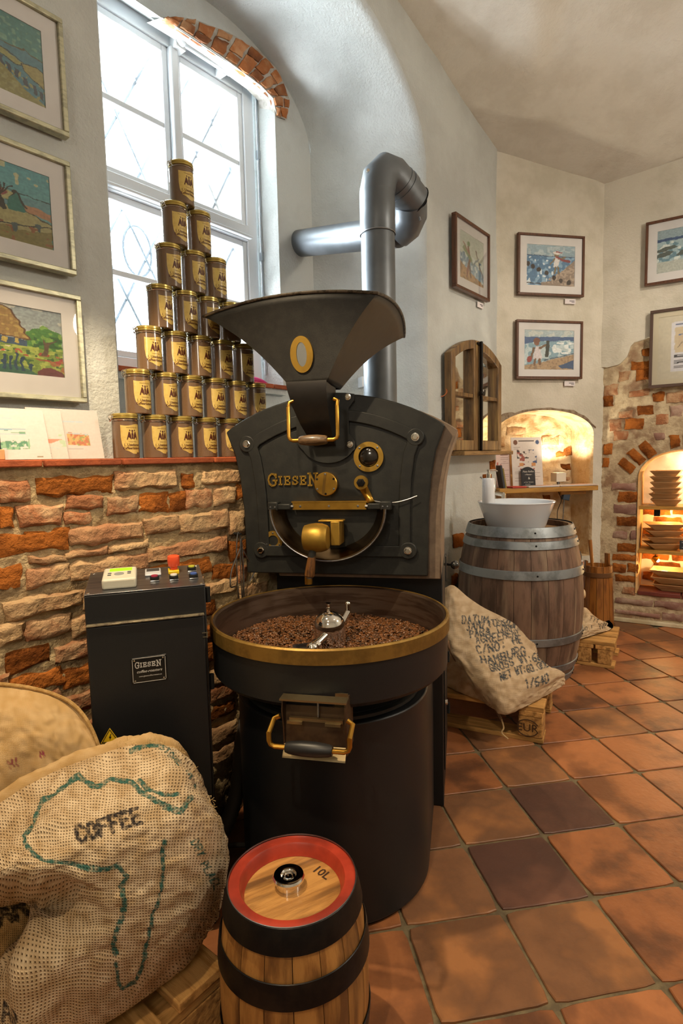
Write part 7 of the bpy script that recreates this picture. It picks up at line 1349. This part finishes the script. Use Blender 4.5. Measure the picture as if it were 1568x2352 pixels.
wt_ = MB().tube(curve([(0, 0, 0), (-.02, -.02, -.03), (-.035, -.01, -.05), (-.05, 0, -.055)], 4), .002, 6).build('orange_string', mk('orange_string', 'c0622c', rough=.8), None); place(wt_, L(2.815, 1.53, 1.53), ROTL); tag(wt_, 'short orange string hanging left of the mirror window', 'string')
# butter churn
chn = thing('butter_churn', 'tall brown wooden butter churn standing in the far corner', 'churn', (1.655, 3.63, 0), R(10)); CHW = mk('honey_churn_wood', '8f5a24', '6b3f17', rough=.4, nscale=4, stretch=(8, 8, 1), coat=.3, rnd=.1)
for k in range(14):
    a0, a1 = 2 * math.pi * k / 14 + .012, 2 * math.pi * (k + 1) / 14 - .012; top = .43 if k not in (0, 6) else (.50 if k == 0 else .46); vs = []
    for z, r in ((0, .104), (top, .084)):
        for a in (a0, (a0 + a1) / 2, a1): vs.append((r * math.cos(a), r * math.sin(a), z))
        for a in (a1, (a0 + a1) / 2, a0): vs.append(((r - .012) * math.cos(a), (r - .012) * math.sin(a), z))
    MB().add(vs, [(i, (i + 1) % 6, (i + 1) % 6 + 6, i + 6) for i in range(6)] + [tuple(range(6)), tuple(range(6, 12))]).build('stave', CHW, chn, 40)
for z in (.02, .36): r = .104 - .02 * z / .43; MB().lathe([(r + .001, z), (r + .005, z + .002), (r + .004, z + .028), (r, z + .03)], 40, cap=False).build('hoop', mk('dark_churn_hoop', '5a3a1c', rough=.5), chn)
MB().lathe([(.074, .37), (.074, .39), (0, .392)], 32).build('lid', CHW, chn)
dash = MB().cyl((-.055, -.03, .38), (-.075, -.02, .60), .009, 12, .012).build('plunger_handle', CHW, chn)
st_ = thing('stool', 'small reddish round stool mostly hidden behind the big barrel', 'stool', (1.44, 3.60, 0)); STW = mk('cherry_stool', 'a5603a', '8a4a2c', rough=.4)
MB().lathe([(.095, .44), (.10, .445), (.10, .465), (0, .467)], 32).build('seat', STW, st_)
for k in range(3): a = R(90 + 120 * k); MB().cyl((.085 * math.cos(a), .085 * math.sin(a), 0), (.06 * math.cos(a), .06 * math.sin(a), .445), .013, 10).build('leg', STW, st_)
gd = thing('glass_dome', 'clear glass cake dome standing on the small stool', 'glass dome', (1.44, 3.60, .467))
MB().lathe([(.088, 0), (.088, .04), (.080, .066), (.055, .086), (.02, .094), (0, .095)], 40, cap=False).build('dome', thin_glass('clear_glass', .1), gd); MB().ball((0, 0, .104), .010, 12).build('knob', MATS['clear_glass'], gd); MB().lathe([(.094, 0), (.094, .005), (0, .006)], 32).build('plate', CARDM, gd)
dp = thing('drain_pipe', 'grey plastic drain pipe with elbow on the wall left of the barrel', 'pipe', (.675, 3.28, 0)); GP = mk('grey_drain_plastic', '5a5855', rough=.5)
MB().tube([(0, 0, .0), (0, 0, .40), (.004, -.001, .425), (.02, -.005, .447), (.045, -.012, .452), (.10, -.05, .452)], .024, 20).build('pipe_body', GP, dp); MB().cyl((0, 0, .36), (0, 0, .40), .029, 20).build('collar', GP, dp)
jb = thing('junction_box', 'small white junction box with cable on the niche side wall behind the hopper', 'junction box', L(2.50, 1.88, 1.56), ROTL + R(62)); MB().box((0, -.008, 0), (.09, .026, .055)).build('box', WHITE, jb, bevel=.003); MB().tube(curve([(.045, -.01, .01), (.07, -.02, .05), (.085, -.015, .0), (.08, -.01, -.12)], 5), .003, 6).build('cable', mk('white_cable', '8d9296', rough=.5), jb)
# arched shelf niche on the right
for z, nm in ((.772, 'upper'), (.478, 'lower')):
    t = thing('niche_shelf', '%s pine shelf in the glowing arched wall niche' % nm, 'shelf', in3(.482, 0, z), ROT3); MB().box((0, .133, .011), (.502, .27, .022)).build('board', SHW, t, bevel=.002)
BW = mk('pale_wooden_dish', 'c09a6c', 'a67f52', rough=.5, nscale=5, stretch=(1, 9, 9), rnd=.06)
def dish(w0, w1, d0, d1, h, name='wooden_dish'):
    t = thing(name, 'x', 'dish'); a = [(-w0 / 2, -d0 / 2, 0), (w0 / 2, -d0 / 2, 0), (w0 / 2, d0 / 2, 0), (-w0 / 2, d0 / 2, 0)]; b = [(-w1 / 2, -d1 / 2, h), (w1 / 2, -d1 / 2, h), (w1 / 2, d1 / 2, h), (-w1 / 2, d1 / 2, h)]
    k = .012; b2 = [(x * (1 - 2 * k / w1), y * (1 - 2 * k / d1), h) for x, y, _ in b]; a2 = [(x * .92, y * .92, .006) for x, y, _ in a]; q4 = lambda o, p: [(o + i, o + (i + 1) % 4, p + (i + 1) % 4, p + i) for i in range(4)]
    MB().add(a + b + b2 + a2, [(0, 1, 2, 3)] + q4(0, 4) + q4(4, 8) + q4(8, 12) + [(12, 13, 14, 15)]).build('dish_body', BW, t, bevel=.002); MB().box((0, 0, .004), (w0 * .7, d0 * .7, .003)).build('dish_floor', BW, t); return t
OR2 = ['lowest', 'second', 'third', 'fourth', 'fifth', 'topmost']
d0 = dish(.105, .182, .10, .17, .045); base = (.382, .10, .794)
for k in range(6):
    loc = in3(base[0] + random.uniform(-.003, .003), base[1], base[2] + k * .0375 + .0005); rz = ROT3 + R(random.uniform(-5, 5)) - R(4); lab = '%s square wooden dish in the six-high stack on the upper niche shelf' % OR2[k]
    if k == 0: d0.location = loc; d0.rotation_euler = (0, 0, rz); d0['label'] = lab; d0['group'] = 'square dishes on the upper shelf'
    else: dup(d0, loc, rz, lab, 'square dishes on the upper shelf')
d1 = dish(.125, .225, .12, .19, .042, 'wooden_dish'); OR3 = ['lowest', 'second', 'third', 'topmost']
for k in range(4):
    loc = in3(.372 + random.uniform(-.004, .004), .115, .5005 + k * .0435); rz = ROT3 + R(14 + random.uniform(-3, 3)); lab = '%s broad wooden dish in the four-high stack on the lower niche shelf' % OR3[k]
    if k == 0: d1.location = loc; d1.rotation_euler = (0, 0, rz); d1['label'] = lab; d1['group'] = 'broad dishes on the lower shelf'
    else: dup(d1, loc, rz, lab, 'broad dishes on the lower shelf')
d2_ = dish(.20, .32, .12, .19, .046, 'wooden_tray'); OR4 = ['lowest', 'middle', 'topmost']
for k in range(3):
    loc = in3(.465 + random.uniform(-.004, .004) + .01 * (k == 0), .115, .2225 + k * .0475); rz = ROT3 + R(-3 + random.uniform(-2, 2)); lab = '%s long wooden tray at the foot of the glowing niche' % OR4[k]
    if k == 0: d2_.location = loc; d2_.rotation_euler = (0, 0, rz); d2_['label'] = lab; d2_['group'] = 'long trays at the niche foot'; d2_['category'] = 'tray'
    else: dup(d2_, loc, rz, lab, 'long trays at the niche foot')
cs = thing('price_sign', 'little black price sign in a wooden foot at the lower niche shelf edge', 'sign', in3(.50, .012, .500), ROT3); MB().box((0, 0, .008), (.05, .018, .016)).build('wooden_foot', MATS['pale_beech'], cs); MB().box((0, 0, .045), (.062, .003, .06)).build('slate_board', MATS['slate'], cs)
m = MB(); add_text(m, 'Schalen', .013, T(0, -.002, .063)); add_text(m, '15,- 28,-', .011, T(0, -.002, .030)); m.build('chalk_writing', MATS['chalk'], cs, smooth=0)
nlamp = thing('niche_spotlight', 'golden swivel spotlight under the lower shelf of the niche', 'lamp', in3(.33, .10, .476), ROT3)
MB().cyl((0, 0, 0), (0, 0, -.012), .028, 20).build('mount', mk('dark_lamp_mount', '4a3a2a', rough=.4), nlamp); MB().cyl((.0, 0, -.012), (.0, 0, -.03), .005, 8).lathe([(.010, .03), (.020, .024), (.030, 0), (.031, -.006), (.026, -.004)], 24, T(.006, 0, -.052, ry=R(-55)), cap=False).build('lamp_head', BRASS, nlamp)
MB().ball((.014, 0, -.056), .012, 12).build('bulb', mk('lit_bulb_warm', 'ffd9a0', rough=.5, emis=25), nlamp)
nl2 = thing('niche_lamp_box', 'small black lamp box under the upper shelf of the niche', 'lamp', in3(.335, .05, .770), ROT3); MB().box((0, 0, -.022), (.036, .03, .044)).build('lamp_housing', NEAR_BLACK, nl2, bevel=.002); MB().box((0, .018, -.026), (.022, .004, .02)).build('lens', MATS['lit_bulb_warm'], nl2)
# lamps' own light
light('cube_lamp_light', 'SPOT', in2(-.285, .055, 1.03), 15, (1, .88, .66), .01, in2(-.23, .12, 1.6), spot=130, blend=.6)
light('niche_top_light', 'POINT', in3(.60, .14, 1.04), 4.5, (1, .86, .62), .02)
light('niche_mid_light', 'POINT', in3(.40, .20, .735), 1.6, (1, .62, .22), .012)
light('niche_mid_light', 'POINT', in3(.62, .18, .70), 1.6, (1, .62, .22), .012)
light('niche_low_light', 'POINT', in3(.38, .10, .405), 2.2, (1, .62, .24), .012)
light('niche_low_light', 'POINT', in3(.62, .2, .40), 1.2, (1, .62, .24), .012)
